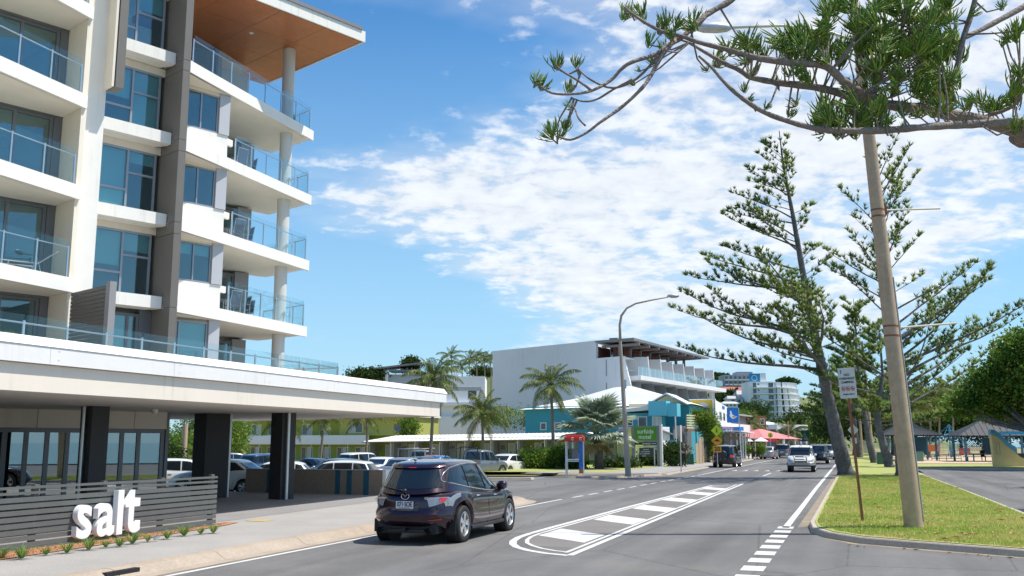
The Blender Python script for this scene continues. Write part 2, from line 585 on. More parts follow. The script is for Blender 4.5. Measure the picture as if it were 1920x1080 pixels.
barkp = mat('pine_bark', (0.145, 0.135, 0.135), 0.95, nz=(7, 0.45), nz2=(1.1, 0.35), bump=(14, 1.0))
barkn = mat('branch_bark', (0.27, 0.215, 0.18), 0.9, nz=(30, 0.3), nz2=(4, 0.22), bump=(45, 1.0))
needle = leafmat('needles', (0.09, 0.19, 0.035), (0.23, 0.32, 0.05), .5, 0.38, (0.28, 0.22, 0.05))
needle_near = leafmat('needles_near', (0.15, 0.29, 0.055), (0.35, 0.46, 0.09), 2.2, 0.4, (0.36, 0.32, 0.06))
leafb = leafmat('leaves_broad', (0.08, 0.18, 0.03), (0.19, 0.31, 0.045), 0.8, 0.4, (0.38, 0.36, 0.08))
leafd = leafmat('leaves_dark', (0.035, 0.075, 0.018), (0.08, 0.13, 0.03), 0.5, 0.3)
palml = leafmat('palm_leaf', (0.07, 0.13, 0.03), (0.16, 0.19, 0.04), 1.5, 0.3, (0.42, 0.33, 0.10))
palmdry = leafmat('palm_dry', (0.34, 0.26, 0.12), (0.26, 0.20, 0.09), 1.5, 0.25)
bism = leafmat('silver_leaf', (0.27, 0.34, 0.25), (0.40, 0.45, 0.33), 1.5, 0.2)
bark_palm = mat('palm_bark', (0.24, 0.205, 0.17), 0.9, nz=(10, 0.25), bump=(25, 0.8))


# ---------------------------------------------------------------- ground
def sheet(name, poly, z, m, f=ST, kind='structure'):
    mb = MB(f)
    mb.sheet(poly, z)
    o = mb.build(name, m)
    o['kind'] = kind
    return o


LOTZ = -0.32
gm = MB()
gm.sheet([(-4000, -400), (4000, -400), (4000, 5000), (-4000, 5000)], -0.9)
struct(gm.build('ground', dirtm))
sheet('sea', [(-2500, 75), (3500, 75), (3500, 3500), (-2500, 3500)], -0.6, mat('sea_water', (0.01, 0.10, 0.13), .12, bump=(3, .3)))
sheet('foreshore', [(-90, 4.9), (18, 4.9), (18, 74), (-90, 74)], -0.05, grassm)
# the road, the crossing in front of the grass island and the mouth of the side street
sheet('road', [(-30, -14.0), (58, -14.0), (58, -10.8), (330, -10.8), (330, -1.0), (70, -1.0), (70, 4.3), (86, 4.3), (86, 40), (-30, 40)], 0.0, asphalt)
# hard standing that falls away towards the parked cars
sheet('parking_lot', [(14, -75, LOTZ), (130, -75, LOTZ - .25), (130, -26, LOTZ - .1), (33, -26, LOTZ), (33, -16, -0.03), (14, -16, -0.03)], 0, asphalt2)
sheet('side_street', [(33, -26, LOTZ + .02), (60, -26, LOTZ), (58, -14, -0.004), (33, -14, -0.004)], 0, asphalt2)
sheet('verge_ground', [(58, -75, -.55), (300, -75, 0.0), (300, -10.85, 0.0), (58, -10.85, -0.006)], 0, dirtm)


def island(name, poly, m, z=0.13, kerb=None, kw=0.16, kname='kerb', f=ST, seg=2.6):
    """a raised ground with a concrete kerb round it, the kerb in cast lengths"""
    n = len(poly)
    c = [Vector((p[0], p[1])) for p in poly]
    area = sum(c[i].x * c[(i + 1) % n].y - c[(i + 1) % n].x * c[i].y for i in range(n))
    sg = 1 if area > 0 else -1
    inn = []
    for i in range(n):
        a, b, d = c[i - 1], c[i], c[(i + 1) % n]
        n1 = Vector((-(b - a).y, (b - a).x)).normalized() * sg
        n2 = Vector((-(d - b).y, (d - b).x)).normalized() * sg
        h = (n1 + n2).normalized()
        k = 1 / max(0.4, h.dot(n1))
        inn.append(b + h * kw * k)
    mb = MB(f)
    mb.sheet([(p.x, p.y) for p in inn], z + 0.012)
    root = mb.build(name, m)
    root['kind'] = 'structure'
    if kerb:
        me = None
        for i in range(n):
            a, b = c[i], c[(i + 1) % n]
            ia, ib = inn[i], inn[(i + 1) % n]
            L = (b - a).length
            k = max(1, int(L / seg))
            if L > 120: k = 12
            for j in range(k):
                g = 0.005 / max(L, .01)
                t0, t1 = j / k + (g if (k > 1 and j) else 0), (j + 1) / k - (g if (k > 1 and j < k - 1) else 0)
                p0, p1, q0, q1 = a.lerp(b, t0), a.lerp(b, t1), ia.lerp(ib, t0), ia.lerp(ib, t1)
                m0, m1 = p0.lerp(q0, .22), p1.lerp(q1, .22)
                kb = MB(f)
                kb.add([(p0.x, p0.y, -.02), (p1.x, p1.y, -.02), (m0.x, m0.y, z * .82), (m1.x, m1.y, z * .82),
                        (p0.lerp(q0, .36).x, p0.lerp(q0, .36).y, z), (p1.lerp(q1, .36).x, p1.lerp(q1, .36).y, z),
                        (q0.x, q0.y, z), (q1.x, q1.y, z), (q0.x, q0.y, -.02), (q1.x, q1.y, -.02)],
                       [(0, 1, 3, 2), (2, 3, 5, 4), (4, 5, 7, 6), (6, 7, 9, 8), (0, 2, 4, 6, 8), (1, 3, 5, 7, 9)])
                kb.build(kname, kerb, root)
    return root


def arc(cx, cy, rx, ry, a0, a1, n):
    return [(cx + rx * math.cos(R(a0 + (a1 - a0) * i / n)), cy + ry * math.sin(R(a0 + (a1 - a0) * i / n))) for i in range(n + 1)]


# near footpath on the left: sloping tan kerb, grey path; its nose turns into the side street
kb = MB(ST)
KS = [-20, -10, 0, 5, 9, 12, 14.5, 17.1, 19.7, 22.3, 24.9, 27.5, 30.0]
foot = [(-20, -10.65)] + [(30.0, -10.65), (31.2, -10.75), (32.2, -11.2), (32.6, -11.9), (32.3, -12.9), (31.4, -14.0), (30.6, -16.2), (30.9, -20.0), (33.0, -34.0), (33.0, -60), (-20, -60)]
fo = MB(ST)
fo.sheet(foot, 0.131)
foo = struct(fo.build('footpath', footm))
prof = [(-10.06, 0.004), (-10.34, 0.006), (-10.42, 0.05), (-10.52, 0.115), (-10.60, 0.134), (-10.76, 0.137)]
for i in range(len(KS) - 1):
    a, b = KS[i] + 0.006, KS[i + 1] - 0.006
    kb = MB(ST)
    kb.grid([[(a, t, z) for t, z in prof], [(b, t, z) for t, z in prof]])
    kb.build('kerb', kerbm, foo)
# nose of the kerb
rows = []
nose = [(30.0, 0, -1), (31.0, -.05, -1), (31.9, -.25, -.9), (32.6, -.75, -.6), (32.95, -1.4, -.1), (32.8, -2.3, .4), (32.0, -3.4, .7), (31.1, -5.6, .8)]
for k, (s_, t_, w) in enumerate(nose):
    d = Vector((0.0, 1.0)) if k < 2 else (Vector((0.55, 0.85)) if k == 2 else (Vector((.9, .45)) if k == 3 else Vector((1.0, 0.1)) if k == 4 else Vector((.9, -.3))))
    d.normalize()
    rows.append([(s_ + d.x * (-10.35 - p) * -1 * 0.9, -10.35 + t_ + d.y * (p + 10.35) * 1.0, z) for p, z in prof])
kb = MB(ST)
kb.grid(rows)
kb.build('kerb', kerbm, foo)
# concrete margin between kerb nose and the path
# stormwater opening in the kerb
g1 = MB(ST)
g1.box(27.0, 28.9, -10.47, -10.43, 0.03, 0.085)
g1.build('drain_opening', darkm, foo)
g1 = MB(ST)
g1.box(11.75, 12.45, -10.53, -10.41, 0.03, 0.108)
g1.build('drain_opening', darkm, foo)
# mulch bed at the foot of the slatted fence
mu = MB(ST)
mu.sheet([(2, -12.95), (12, -12.98), (16, -13.2), (18.9, -13.52), (19.7, -13.72), (19.6, -14.0), (2, -14.0)], 0.145)
struct(mu.build('mulch_bed', mulchm))
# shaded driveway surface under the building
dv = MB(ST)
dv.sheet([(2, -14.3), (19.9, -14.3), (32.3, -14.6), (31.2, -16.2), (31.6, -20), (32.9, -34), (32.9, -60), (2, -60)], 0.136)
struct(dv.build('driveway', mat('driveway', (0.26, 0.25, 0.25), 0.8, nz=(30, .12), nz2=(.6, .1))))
# service lid and yellow hydrant marker plate in the path
lid = MB(ST)
lid.box(20.15, 20.6, -13.85, -13.35, 0.133, 0.139)
struct(lid.build('hydrant_marker', mat('marker_yellow', (0.50, 0.36, 0.13), .7, nz=(15, .2))))
lid = MB(ST)
lid.box(25.8, 26.2, -12.9, -12.2, 0.133, 0.14)
struct(lid.build('service_lid', mat('lid', (0.16, 0.15, 0.14), .7)))

# grass island on the right
gi = [(24.6, -1.12), (70, -1.0), (170, -1.0), (170, 3.4), (60, 3.85), (44.0, 4.12), (29.3, 4.3), (18.2, 4.55), (18.9, 3.6), (19.7, 2.2), (20.35, 0.9), (20.9, 0.0), (21.8, -0.62), (23.0, -1.0)]
gi = gi[::-1]
island_grass = island('grass_island', gi, grassm, kerb=kerbg, kw=0.15, seg=3.0)
# park beyond the right-hand road
park = island('park_grass', [(80.0, 4.3), (79.5, 60), (300, 60), (300, 3.6), (172, 3.6), (84, 3.9)], dirtm, z=.1, kerb=kerbg, kw=.2, seg=6)
pg = MB(ST)
pg.sheet([(80.6, 4.9), (80.1, 40), (92, 40), (92, 4.2)], .126)
struct(pg.build('park_lawn', grassm))
pg = MB(ST)
pg.sheet([(96, 4.0), (96, 60), (150, 60), (150, 4.0)], .124)
struct(pg.build('playground_sand', mat('sand', (.55, .42, .28), .95, nz=(3, .15))))
# verge in front of the motel: path, strip of grass
vg = island('verge', [(60.0, -10.9), (62.5, -10.9), (84, -10.9), (290, -10.9), (290, -20), (84, -20.2), (60, -20.5), (58.6, -18)], footm, z=.09, kerb=kerbm, kw=.3, seg=8)
g2 = MB(ST)
g2.sheet([(61.0, -15.0), (84, -14.3), (88, -18.5), (86, -22), (62, -30), (57.5, -30)], .108)
struct(g2.build('verge_lawn', grassm))
g2 = MB(ST)
g2.sheet([(58, -17.6), (84, -15.9), (84, -17.0), (58, -18.8)], .114)
struct(g2.build('verge_path', footm))
g2 = MB(ST)
g2.sheet([(88, -13), (118, -13), (118, -15.5), (88, -15.5)], .112)
struct(g2.build('dry_verge', dirtm))
# lamp island in the mouth of the side street
li = [(53.9, -15.1), (53.2, -14.3), (54.2, -12.6), (58.0, -11.35), (59.2, -11.1), (60.2, -11.3), (60.0, -12.0), (57.5, -13.2), (56.2, -15.3)]
island('lamp_island', li, asphalt2, z=.11, kerb=kerbm, kw=.22, seg=3)
island('kerb_strip', [(49.6, -22.5), (49.0, -22.4), (50.4, -16.6), (51.0, -16.6)], kerbg, z=.1, kerb=kerbg, kw=.1, seg=2)


# ---------------------------------------------------------------- painted markings, 4 mm above the road
def mark(name, quads, m=paint, z=0.004):
    mb = MB(ST)
    for q in quads:
        mb.sheet(q, z)
    o = mb.build(name, m)
    o['kind'] = 'structure'
    return o


def stripe(s0, t0, s1, t1, w):
    return [(s0, t0 - w / 2), (s1, t1 - w / 2), (s1, t1 + w / 2), (s0, t0 + w / 2)]


def loop_line(pts, w):
    P = [Vector(p) for p in pts]
    n = len(P)
    L, Rr = [], []
    for i in range(n):
        d = (P[min(i + 1, n - 1)] - P[max(i - 1, 0)]).normalized()
        nn = Vector((-d.y, d.x))
        L.append(P[i] + nn * w / 2)
        Rr.append(P[i] - nn * w / 2)
    return [[tuple(L[i]), tuple(L[i + 1]), tuple(Rr[i + 1]), tuple(Rr[i])] for i in range(n - 1)]


mark('edge_line', [stripe(-20, -9.94, 33.4, -9.86, .11)])
mark('edge_line', [stripe(61.5, -9.02, 118, -8.8, .12)])
dq = []
s_ = 34.6
while s_ < 60.5:
    t_ = -9.84 + (s_ - 33) / 27 * .8
    dq.append(stripe(s_, t_, s_ + 1.25, t_ + .035, .12))
    s_ += 2.1
for q in dq: mark('lane_dash', [q])
# chevron island in the middle: double outline, cross bars
lt = [(48.2, -5.35), (40, -5.30), (30, -5.18), (22, -5.06), (18.3, -4.95), (17.2, -4.95)]
out1 = [(48.4, -5.15), (46.0, -6.35), (40, -6.5), (30, -6.74), (22.5, -6.86), (20.6, -6.86), (19.8, -6.81), (19.1, -6.68), (18.5, -6.48), (18.0, -6.22), (17.55, -5.85), (17.2, -5.4), (17.0, -4.9)]
inn1 = [(46.6, -5.55), (45.0, -6.15), (40, -6.31), (30, -6.55), (22.5, -6.67), (20.8, -6.66), (20.0, -6.6), (19.4, -6.48), (18.8, -6.28), (18.35, -6.02), (17.95, -5.7), (17.65, -5.35), (17.5, -5.05)]
mark('island_outline', loop_line(out1, .15), z=.0055)
mark('island_outline', loop_line(inn1, .085), z=.0055)
mark('island_outline', [stripe(17.0, -4.88, 48.6, -5.16, .13)], z=.0075)
mark('island_outline', [stripe(17.4, -5.07, 47.5, -5.35, .085)], z=.0075)
for a in (19.25, 23.8, 28.3, 32.9, 37.5, 41.6):
    mark('island_bar', [[(a, -5.22), (a + 1.75, -5.22), (a + 2.9, -6.56 + (a - 19) * .011), (a + 1.15, -6.56 + (a - 19) * .011)]])
mark('island_infill', [[(18.2, -5.12), (47.2, -5.40), (45.5, -6.2), (40, -6.4), (30, -6.7), (22, -6.8), (19.3, -6.55), (18.3, -6.0)]],
     mat('worn_infill', (0.185, 0.17, 0.155), .85, nz=(30, .15), nz2=(.8, .12)), z=0.0022)
# right-hand edge: solid line, then short wide dashes
mark('edge_line', [loop_line([(24.15, -1.62), (30, -1.62), (45, -1.65), (70, -1.62), (110, -1.6)], .16)[i] for i in range(4)])
s_ = 9.2
while s_ < 23.9:
    mark('give_way_dash', [stripe(s_, -1.62, s_ + .62, -1.62, .36)])
    s_ += 1.13
mark('lane_line', [stripe(60, -5.2, 66, -5.2, .12)])
mark('lane_line', [stripe(84, -5.2, 110, -5.2, .12)])
for k in range(5):
    mark('hump_mark', [[(70.5, -8.3 + k * .75), (70.5, -7.9 + k * .75), (72.4, -8.1 + k * .75)]])
mark('stop_line', [stripe(94.0, -8.4, 96.0, -6.6, .5)])
mark('bay_line', [stripe(79.0, 12, 79.0, 14.5, .2)])

# grit and leaf dust lying in the gutters
gd = mat('gutter_dust', (0.27, 0.22, 0.16), .9, nz=(14, .3), nz2=(1.5, .25))
mark('gutter_dust', [[(24.3, -1.36), (60, -1.22), (60, -1.02), (24.6, -1.13)], [(-18, -10.04), (30, -10.04), (30, -9.99), (-18, -9.99)]], gd, z=.003)
mark('gutter_dust', [[(20.35, .9), (19.7, 2.2), (18.9, 3.6), (18.78, 3.55), (19.45, 2.15), (20.15, .8)], [(20.9, 0), (20.35, .9), (20.15, .8), (20.7, -.08)], [(21.8, -.62), (20.9, 0), (20.7, -.08), (21.7, -.75)]], gd, z=.003)
# ---------------------------------------------------------------- grass blades on the island, leaf litter
rng = np.random.default_rng(3)


def blades(n, smin, smax, tmin, tmax, hz, z0, inside):
    s = smin + (smax - smin) * rng.random(n) ** 1.5
    t = tmin + (tmax - tmin) * rng.random(n)
    k = np.array([inside(a, b) for a, b in zip(s, t)])
    s, t = s[k], t[k]
    n = len(s)
    x = s * math.sin(AZ) + t * math.cos(AZ)
    y = s * math.cos(AZ) - t * math.sin(AZ)
    a = rng.random(n) * 2 * PI
    h = hz * (0.5 + rng.random(n))
    w = 0.010
    V = np.zeros((n, 3, 3), np.float32)
    V[:, 0] = np.stack([x - w * np.cos(a), y - w * np.sin(a), np.full(n, z0)], 1)
    V[:, 1] = np.stack([x + w * np.cos(a), y + w * np.sin(a), np.full(n, z0)], 1)
    V[:, 2] = np.stack([x + h * .6 * np.cos(a * 3), y + h * .6 * np.sin(a * 3), z0 + h], 1)
    return V.reshape(-1, 3), np.arange(3 * n).reshape(n, 3)


def in_poly(poly, m=0.18):
    P = [Vector(p) for p in poly]

    def f(a, b):
        c = False
        j = len(P) - 1
        for i in range(len(P)):
            if (P[i].y > b) != (P[j].y > b) and a < (P[j].x - P[i].x) * (b - P[i].y) / (P[j].y - P[i].y) + P[i].x:
                c = not c
            j = i
        return c
    return f


bladem = leafmat('grass_blade', (0.33, 0.43, 0.075), (0.52, 0.51, 0.16), .55, .35, (0.50, 0.42, 0.18))
gin = [(24.6, -.92), (60, -.8), (60, 3.6), (44.0, 3.92), (29.3, 4.05), (18.6, 4.3), (19.2, 3.5), (20.0, 2.2), (20.65, 0.9), (21.2, 0.1), (22.0, -0.42), (23.1, -0.8)]
V, F = blades(130000, 18.5, 60, -.9, 4.2, .045, .138, in_poly(gin))
tag(npmesh('grass', V, F, bladem), kind='stuff')
soil = mat('bare_soil', (.20, .15, .09), .95, nz=(20, .3))
for s_, t_, r_ in ((25.1, 1.26, .42), (26.66, .12, .22), (62.3, 2.4, .9), (63.2, -.5, .9)):
    sheet('bare_soil', [(s_ + r_ * (1 + .18 * math.sin(5 * a + s_)) * math.cos(a), t_ + r_ * (1 + .2 * math.cos(3 * a)) * math.sin(a)) for a in [2 * PI * i / 18 for i in range(18)]], .147, soil)
litter = MB()
rnd = random.Random(5)
for i in range(90):
    s_, t_ = 20.5 + 30 * rnd.random() ** 1.6, -.8 + 4.8 * rnd.random()
    if not in_poly(gin)(s_, t_): continue
    c = ST(s_, t_, .165)
    a, w, l = rnd.random() * 6.28, .03 + .03 * rnd.random(), .06 + .07 * rnd.random()
    e, n_ = Vector((math.cos(a), math.sin(a), 0)), Vector((-math.sin(a), math.cos(a), 0))
    litter.add([c - e * l, c + n_ * w + Vector((0, 0, .02)), c + e * l, c - n_ * w + Vector((0, 0, .03))], [(0, 1, 2), (0, 2, 3)])
for i in range(22):
    s_, t_ = 20.0 - .55 * rnd.random() + (3 * rnd.random() if i % 5 == 0 else 0), -.3 + 4.5 * rnd.random()
    s_ = 20.75 - .52 * t_ - .25 - .5 * rnd.random() ** 2
    c = ST(s_, t_, .012)
    a, w, l = rnd.random() * 6.28, .012 + .02 * rnd.random(), .03 + .05 * rnd.random()
    e, n_ = Vector((math.cos(a), math.sin(a), 0)), Vector((-math.sin(a), math.cos(a), 0))
    litter.add([c - e * l, c + n_ * w + Vector((0, 0, .02)), c + e * l, c - n_ * w + Vector((0, 0, .01))], [(0, 1, 2), (0, 2, 3)])
tag(litter.build('leaf_litter', mat('dry_leaf', (0.42, 0.20, 0.07), .8, nz=(3, .4))), kind='stuff')
# chips of mulch
V, F = blades(6000, 2, 19.6, -13.9, -12.9, .02, .147, in_poly([(2, -12.99), (12, -13.02), (16, -13.24), (18.9, -13.56), (19.5, -13.9), (2, -13.9)]))
tag(npmesh('mulch_chips', V, F, leafmat('chips', (.45, .2, .09), (.25, .11, .05), 4, 0)), kind='stuff')

# ---------------------------------------------------------------- the apartment building on the left
DL = AU - AZ


def st2uv(s, t):
    return (s * math.cos(DL) + t * math.sin(DL), s * math.sin(DL) - t * math.cos(DL))


def uvp(pts, z0, z1):
    mb = MB(UV)
    mb.prism(pts, z0, z1)
    return mb


B = thing('apartment_building', 'tall white and grey apartment block with glass balconies above a broad driveway canopy', 'building', tuple(UV(16, 31, 0)))


def part(name, mb, m, parent=None, **k):
    return mb.build(name, m, parent or B, world=True, **k)


LV = [4.0, 7.0, 9.95, 12.93, 15.94, 18.95, 21.95]
c0, c1 = st2uv(8, -22.5), (12.7, 29.68)
slabp = [c0, c1, (12.7, 31.95), (16.45, 31.95), (16.45, 31.14), (25.1, 34.75), (25.1, 38), (-1.3, 38)]
slabl = [c0, c1, (12.7, 31.95), (16.45, 31.95), (16.45, 38), (-1.3, 38)]
for L in LV[1:5]:
    part('floor_slab', uvp(slabp, L - .36, L), white)
    part('soffit_lining', uvp([c0, (12.55, 29.72), (12.55, 37.9), (-1.2, 37.9)], L - .44, L - .362), soffm)
    part('soffit_lining', uvp([(16.45, 31.9), (16.6, 31.24), (24.62, 34.72), (24.62, 37.7), (16.45, 37.7)], L - .44, L - .362), soffm)
    # front face lip that hides the lining
    a, b = (16.45, 31.14), (25.1, 34.75)
    part('fascia', uvp([(16.45, 31.12), (25.12, 34.73), (25.12, 34.86), (16.45, 31.26)], L - .44, L + .004), white)
    a = c0
    part('fascia', uvp([(a[0], a[1] - .02), (12.71, 29.66), (12.71, 29.80), (a[0], a[1] + .12)], L - .44, L + .004), white)
    # stub slab of the middle bay
    part('window_hood', uvp([(13.55, 31.2), (16.42, 31.2), (16.42, 31.5), (16.18, 31.93), (13.55, 31.93)], L - .42, L + .003), white)
for L in LV[5:]:
    part('floor_slab', uvp(slabl, L - .44, L), white)
    part('window_hood', uvp([(13.55, 31.2), (16.42, 31.2), (16.42, 31.93), (13.55, 31.93)], L - .42, L + .003), white)
# inner walls so that the rooms are closed
part('room_wall', uvp([(-1.2, 35.0), (16.5, 35.0), (16.5, 35.1), (-1.2, 35.1)], 4, 25), roomm)
part('room_wall', uvp([(12.6, 31.2), (12.72, 31.2), (12.72, 35), (12.6, 35)], 4, 25), roomm)
part('room_wall', uvp([(16.7, 36.5), (19.4, 36.5), (19.4, 36.6), (16.7, 36.6)], 4, 19), roomm)
part('room_wall', uvp([(19.5, 37.75), (23.5, 37.75), (23.5, 37.85), (19.5, 37.85)], 4, 18.9), roomm)
part('rear_wall', uvp([(-1.3, 38.0), (23.4, 38.0), (23.4, 38.2), (-1.3, 38.2)], 4.0, 25), cream)
# cheek wall of the left balconies, the white column and the hanging blade beside it
part('cheek_wall', uvp([(12.56, 29.72), (12.74, 29.79), (12.74, 31.2), (12.56, 31.2)], 4.0, 25), cream)
part('corner_column', uvp([(12.745, 30.2), (13.52, 30.2), (13.52, 31.9), (12.745, 31.9)], 4.0, 25), white)
part('blade', uvp([(13.42, 29.62), (13.50, 29.62), (13.50, 30.30), (13.42, 30.30)], 13.45, 25), cream)
part('blade', uvp([(13.54, 29.60), (13.82, 29.60), (13.82, 30.25), (13.54, 30.25)], 13.45, 25), pierm)
part('blade', uvp([(13.501, 29.66), (13.539, 29.66), (13.539, 30.2), (13.501, 30.2)], 13.46, 25), darkm)
# tall grey pier in cast lifts
zz = [4.0, 6.6, 9.2, 9.62, 12.2, 12.62, 15.2, 15.6, 18.2, 21.5, 25]
for a, b in zip(zz, zz[1:]):
    part('pier', uvp([(16.45, 30.68), (16.73, 30.68), (16.73, 33.2), (16.45, 33.2)], a + .008, b - .008), pierm)
part('pier_core', uvp([(16.47, 30.70), (16.71, 30.70), (16.71, 33.18), (16.47, 33.18)], 4.0, 25), darkm)


def window(u0, u1, z0, z1, v, cols, trans=None, fr=.055, m=framem, g=panew, blind=None, depth=.07, vdir=1):
    """cols: interior mullion positions; trans: {column index: [heights as fraction]}; returns the frame part"""
    mb = MB(UV)
    mb.box(u0, u1, v - .02, v + depth, z0, z0 + fr)
    mb.box(u0, u1, v - .02, v + depth, z1 - fr, z1)
    xs = [u0] + list(cols) + [u1]
    for i, x in enumerate(xs):
        a = x if i == 0 else (x - fr if i == len(xs) - 1 else x - fr / 2)
        mb.box(a, a + fr, v - .016, v + depth - .004, z0 + fr, z1 - fr)
    trans = trans or {}
    for ci, hs in trans.items():
        for h in hs:
            zc = z0 + (z1 - z0) * h
            mb.box(xs[ci] + fr * .5, xs[ci + 1] - fr * .5, v - .012, v + depth - .01, zc - fr / 2, zc + fr / 2)
    fo = part('window_frame', mb, m)
    for i in range(len(xs) - 1):
        hs = [0] + list(trans.get(i, [])) + [1]
        for h0, h1 in zip(hs, hs[1:]):
            p = MB(UV)
            za, zb = z0 + (z1 - z0) * h0 + .02, z0 + (z1 - z0) * h1 - .02
            p.box(xs[i] + .02, xs[i + 1] - .02, v + .022, v + .030, za, zb)
            p.build('pane', g, fo, world=True)
        if blind and (z1 - z0) > 1.2 and i % 2 == 0:
            p = MB(UV)
            xw = (xs[i + 1] - xs[i])
            for q in range(4): p.box(xs[i] + .04 + q * xw * .045, xs[i] + .04 + (q + .8) * xw * .045, v + .20 + .02 * (q % 2), v + .25 + .02 * (q % 2), z0 + .05, z1 - .05)
            p.build('curtain', blindm, fo, world=True)
        if blind:
            bl = blind[i % len(blind)]
            if bl > 0:
                p = MB(UV)
                p.box(xs[i] + .05, xs[i + 1] - .05, v + .12, v + .135, z1 - (z1 - z0) * bl, z1 - .03)
                p.build('blind', blindm, fo, world=True)
    return fo


rnd = random.Random(11)
for i, L in enumerate(LV):
    top = L + 2.56
    # left balcony doors
    if i < 6:
        window(5.0, 12.28, L + .02, top - .08, 31.12, [7.3, 9.2, 11.1], fr=.10, m=framed, blind=[0, .3, 0, 0] if i % 2 else [0, 0, 0, .0], depth=.1)
        part('door_jamb', uvp([(12.29, 31.08), (12.555, 31.08), (12.555, 31.25), (12.29, 31.25)], L, top - .01), framed)
        part('door_head', uvp([(-1.2, 31.06), (12.555, 31.06), (12.555, 31.2), (-1.2, 31.2)], top - .075, top), framed)
    # middle bay
    if i > 0:
        window(13.72, 16.30, L + .02, top - .26, 31.96, [15.25], {0: [.34], 1: [.62]}, fr=.075,
               blind=[(.0, .55, .95, .5, .0, .0, 0)[i], (.6, .3, .2, .95, .3, .6, .5)[i]])
        part('window_header', uvp([(13.52, 31.94), (16.44, 31.94), (16.44, 32.1), (13.52, 32.1)], top - .255, top + .02), cream)
        part('reveal', uvp([(13.525, 31.9), (13.715, 31.9), (13.715, 32.1), (13.525, 32.1)], L, top - .26), cream)
    else:
        window(13.72, 16.0, L + .02, top - .15, 31.96, [15.6], fr=.09, m=framed, blind=[.7, 0])
        part('reveal', uvp([(16.0, 31.9), (16.44, 31.9), (16.44, 32.1), (16.0, 32.1)], L, top), framed)
    # right bay: spandrel wall, ribbon window and grey corner post
    if i < 4:
        v = 32.62
        if i > 0:
            part('spandrel_wall', uvp([(16.74, v - .04), (19.5, v - .04), (19.5, v + .12), (16.74, v + .12)], L + .005, L + .93), white)
            part('side_wall', uvp([(19.34, v + .13), (19.5, v + .13), (19.5, 37.1), (19.34, 37.1)], L + .005, top), white)
            window(16.76, 19.06, L + .94, top - .13, v, [18.32], fr=.06, blind=[0, 0] if i not in (0, 1) else [.3, .3])
            part('window_header', uvp([(16.74, v - .03), (19.1, v - .03), (19.1, v + .12), (16.74, v + .12)], top - .125, top + .0), cream)
        else:
            window(16.76, 19.06, L + .02, top - .1, v, [17.9], fr=.07, blind=[.45, .45])
        part('corner_post', uvp([(19.07, v - .09), (19.52, v - .09), (19.52, v + .10), (19.07, v + .10)], L + .94 if i else L, top - .004), mat('post_grey', (.50, .51, .54), .5))
        # doors at the back of the corner balcony, and the grey end wall
        h = top - .1
        window(19.7, 22.9, L + .02, h - .1, 37.2, [21.3], fr=.10, m=framed, depth=.12, blind=[.0, .0])
        part('door_jamb', uvp([(22.91, 37.12), (23.6, 37.12), (23.6, 37.4), (22.91, 37.4)], L, h), mat('jamb_grey', (.30, .30, .32), .5))
        part('end_wall', uvp([(23.45, 37.41), (23.6, 37.41), (23.6, 37.9), (23.45, 37.9)], L, h + .4), white)
        # small wall block that carries the balustrade
        if i > 0:
            part('privacy_stub', uvp([(19.505, 32.9), (20.05, 33.1), (20.05, 33.25), (19.505, 33.05)], L + .75, L + 1.0), white)
    # round ceiling lights
    for (u, vv) in (((21.0, 35.6),) if i < 4 else ()):
        c = UV(u, vv, top)
        mb = MB()
        mb.lathe([(0, -.09), (.12, -.08), (.17, -.03), (.18, 0)], 16, c=tuple(c))
        part('ceiling_light', mb, lightm, smooth=True)
window(16.9, 21.6, LV[4] + .02, 19.2, 37.2, [18.4, 20.0], fr=.1, m=framed)
part('end_wall', uvp([(21.61, 37.2), (21.8, 37.2), (21.8, 37.9), (21.61, 37.9)], LV[4], 19.4), mat('jamb_grey'))
# round column at the corner, one length per storey
for i in range(5):
    z0 = LV[i]
    z1 = (LV[i + 1] - .44) if i < 4 else 19.44
    c = UV(23.75, 34.86, 0)
    mb = MB()
    mb.cyl(c.x, c.y, z0, z1, .27, 28)
    part('round_column', mb, mat('column_paint', (.66, .65, .61), .5), smooth=True, angle=40)


def balustrade(path, z, n, h=1.0, f=UV, glass=None, top=.14, rail=True, posts=True):
    """glass fence along a path: posts, rail, panes that stand above the rail"""
    P = [Vector(p) for p in path]
    mb = MB(f)
    root = None
    ps = []
    seglen = [(P[i + 1] - P[i]).length for i in range(len(P) - 1)]
    for i in range(len(P) - 1):
        k = n[i]
        for j in range(k):
            ps.append((P[i].lerp(P[i + 1], j / k), P[i].lerp(P[i + 1], (j + 1) / k)))
    rl = MB(f)
    for a, b in ps:
        rl.tube([(a.x, a.y, z + h - .05), (b.x, b.y, z + h - .05)], .021, 6)
    root = part('handrail', rl, steelm)
    for a, b in ps:
        d = (b - a).normalized()
        nn = Vector((d.y, -d.x)) * .03
        g = MB(f)
        a2, b2 = a + d * .02 + nn, b - d * .02 + nn
        e = nn.normalized() * .006
        g.prism([(a2.x, a2.y), (b2.x, b2.y), (b2.x + e.x, b2.y + e.y), (a2.x + e.x, a2.y + e.y)], z + .06, z + h + top)
        g.build('glass_panel', panel_g, root, world=True)
    for a in [p[0] for p in ps] + [ps[-1][1]]:
        g = MB(f)
        g.box(a.x - .022, a.x + .022, a.y - .022, a.y + .022, z, z + h)
        g.build('post', steelm, root, world=True)
    return root


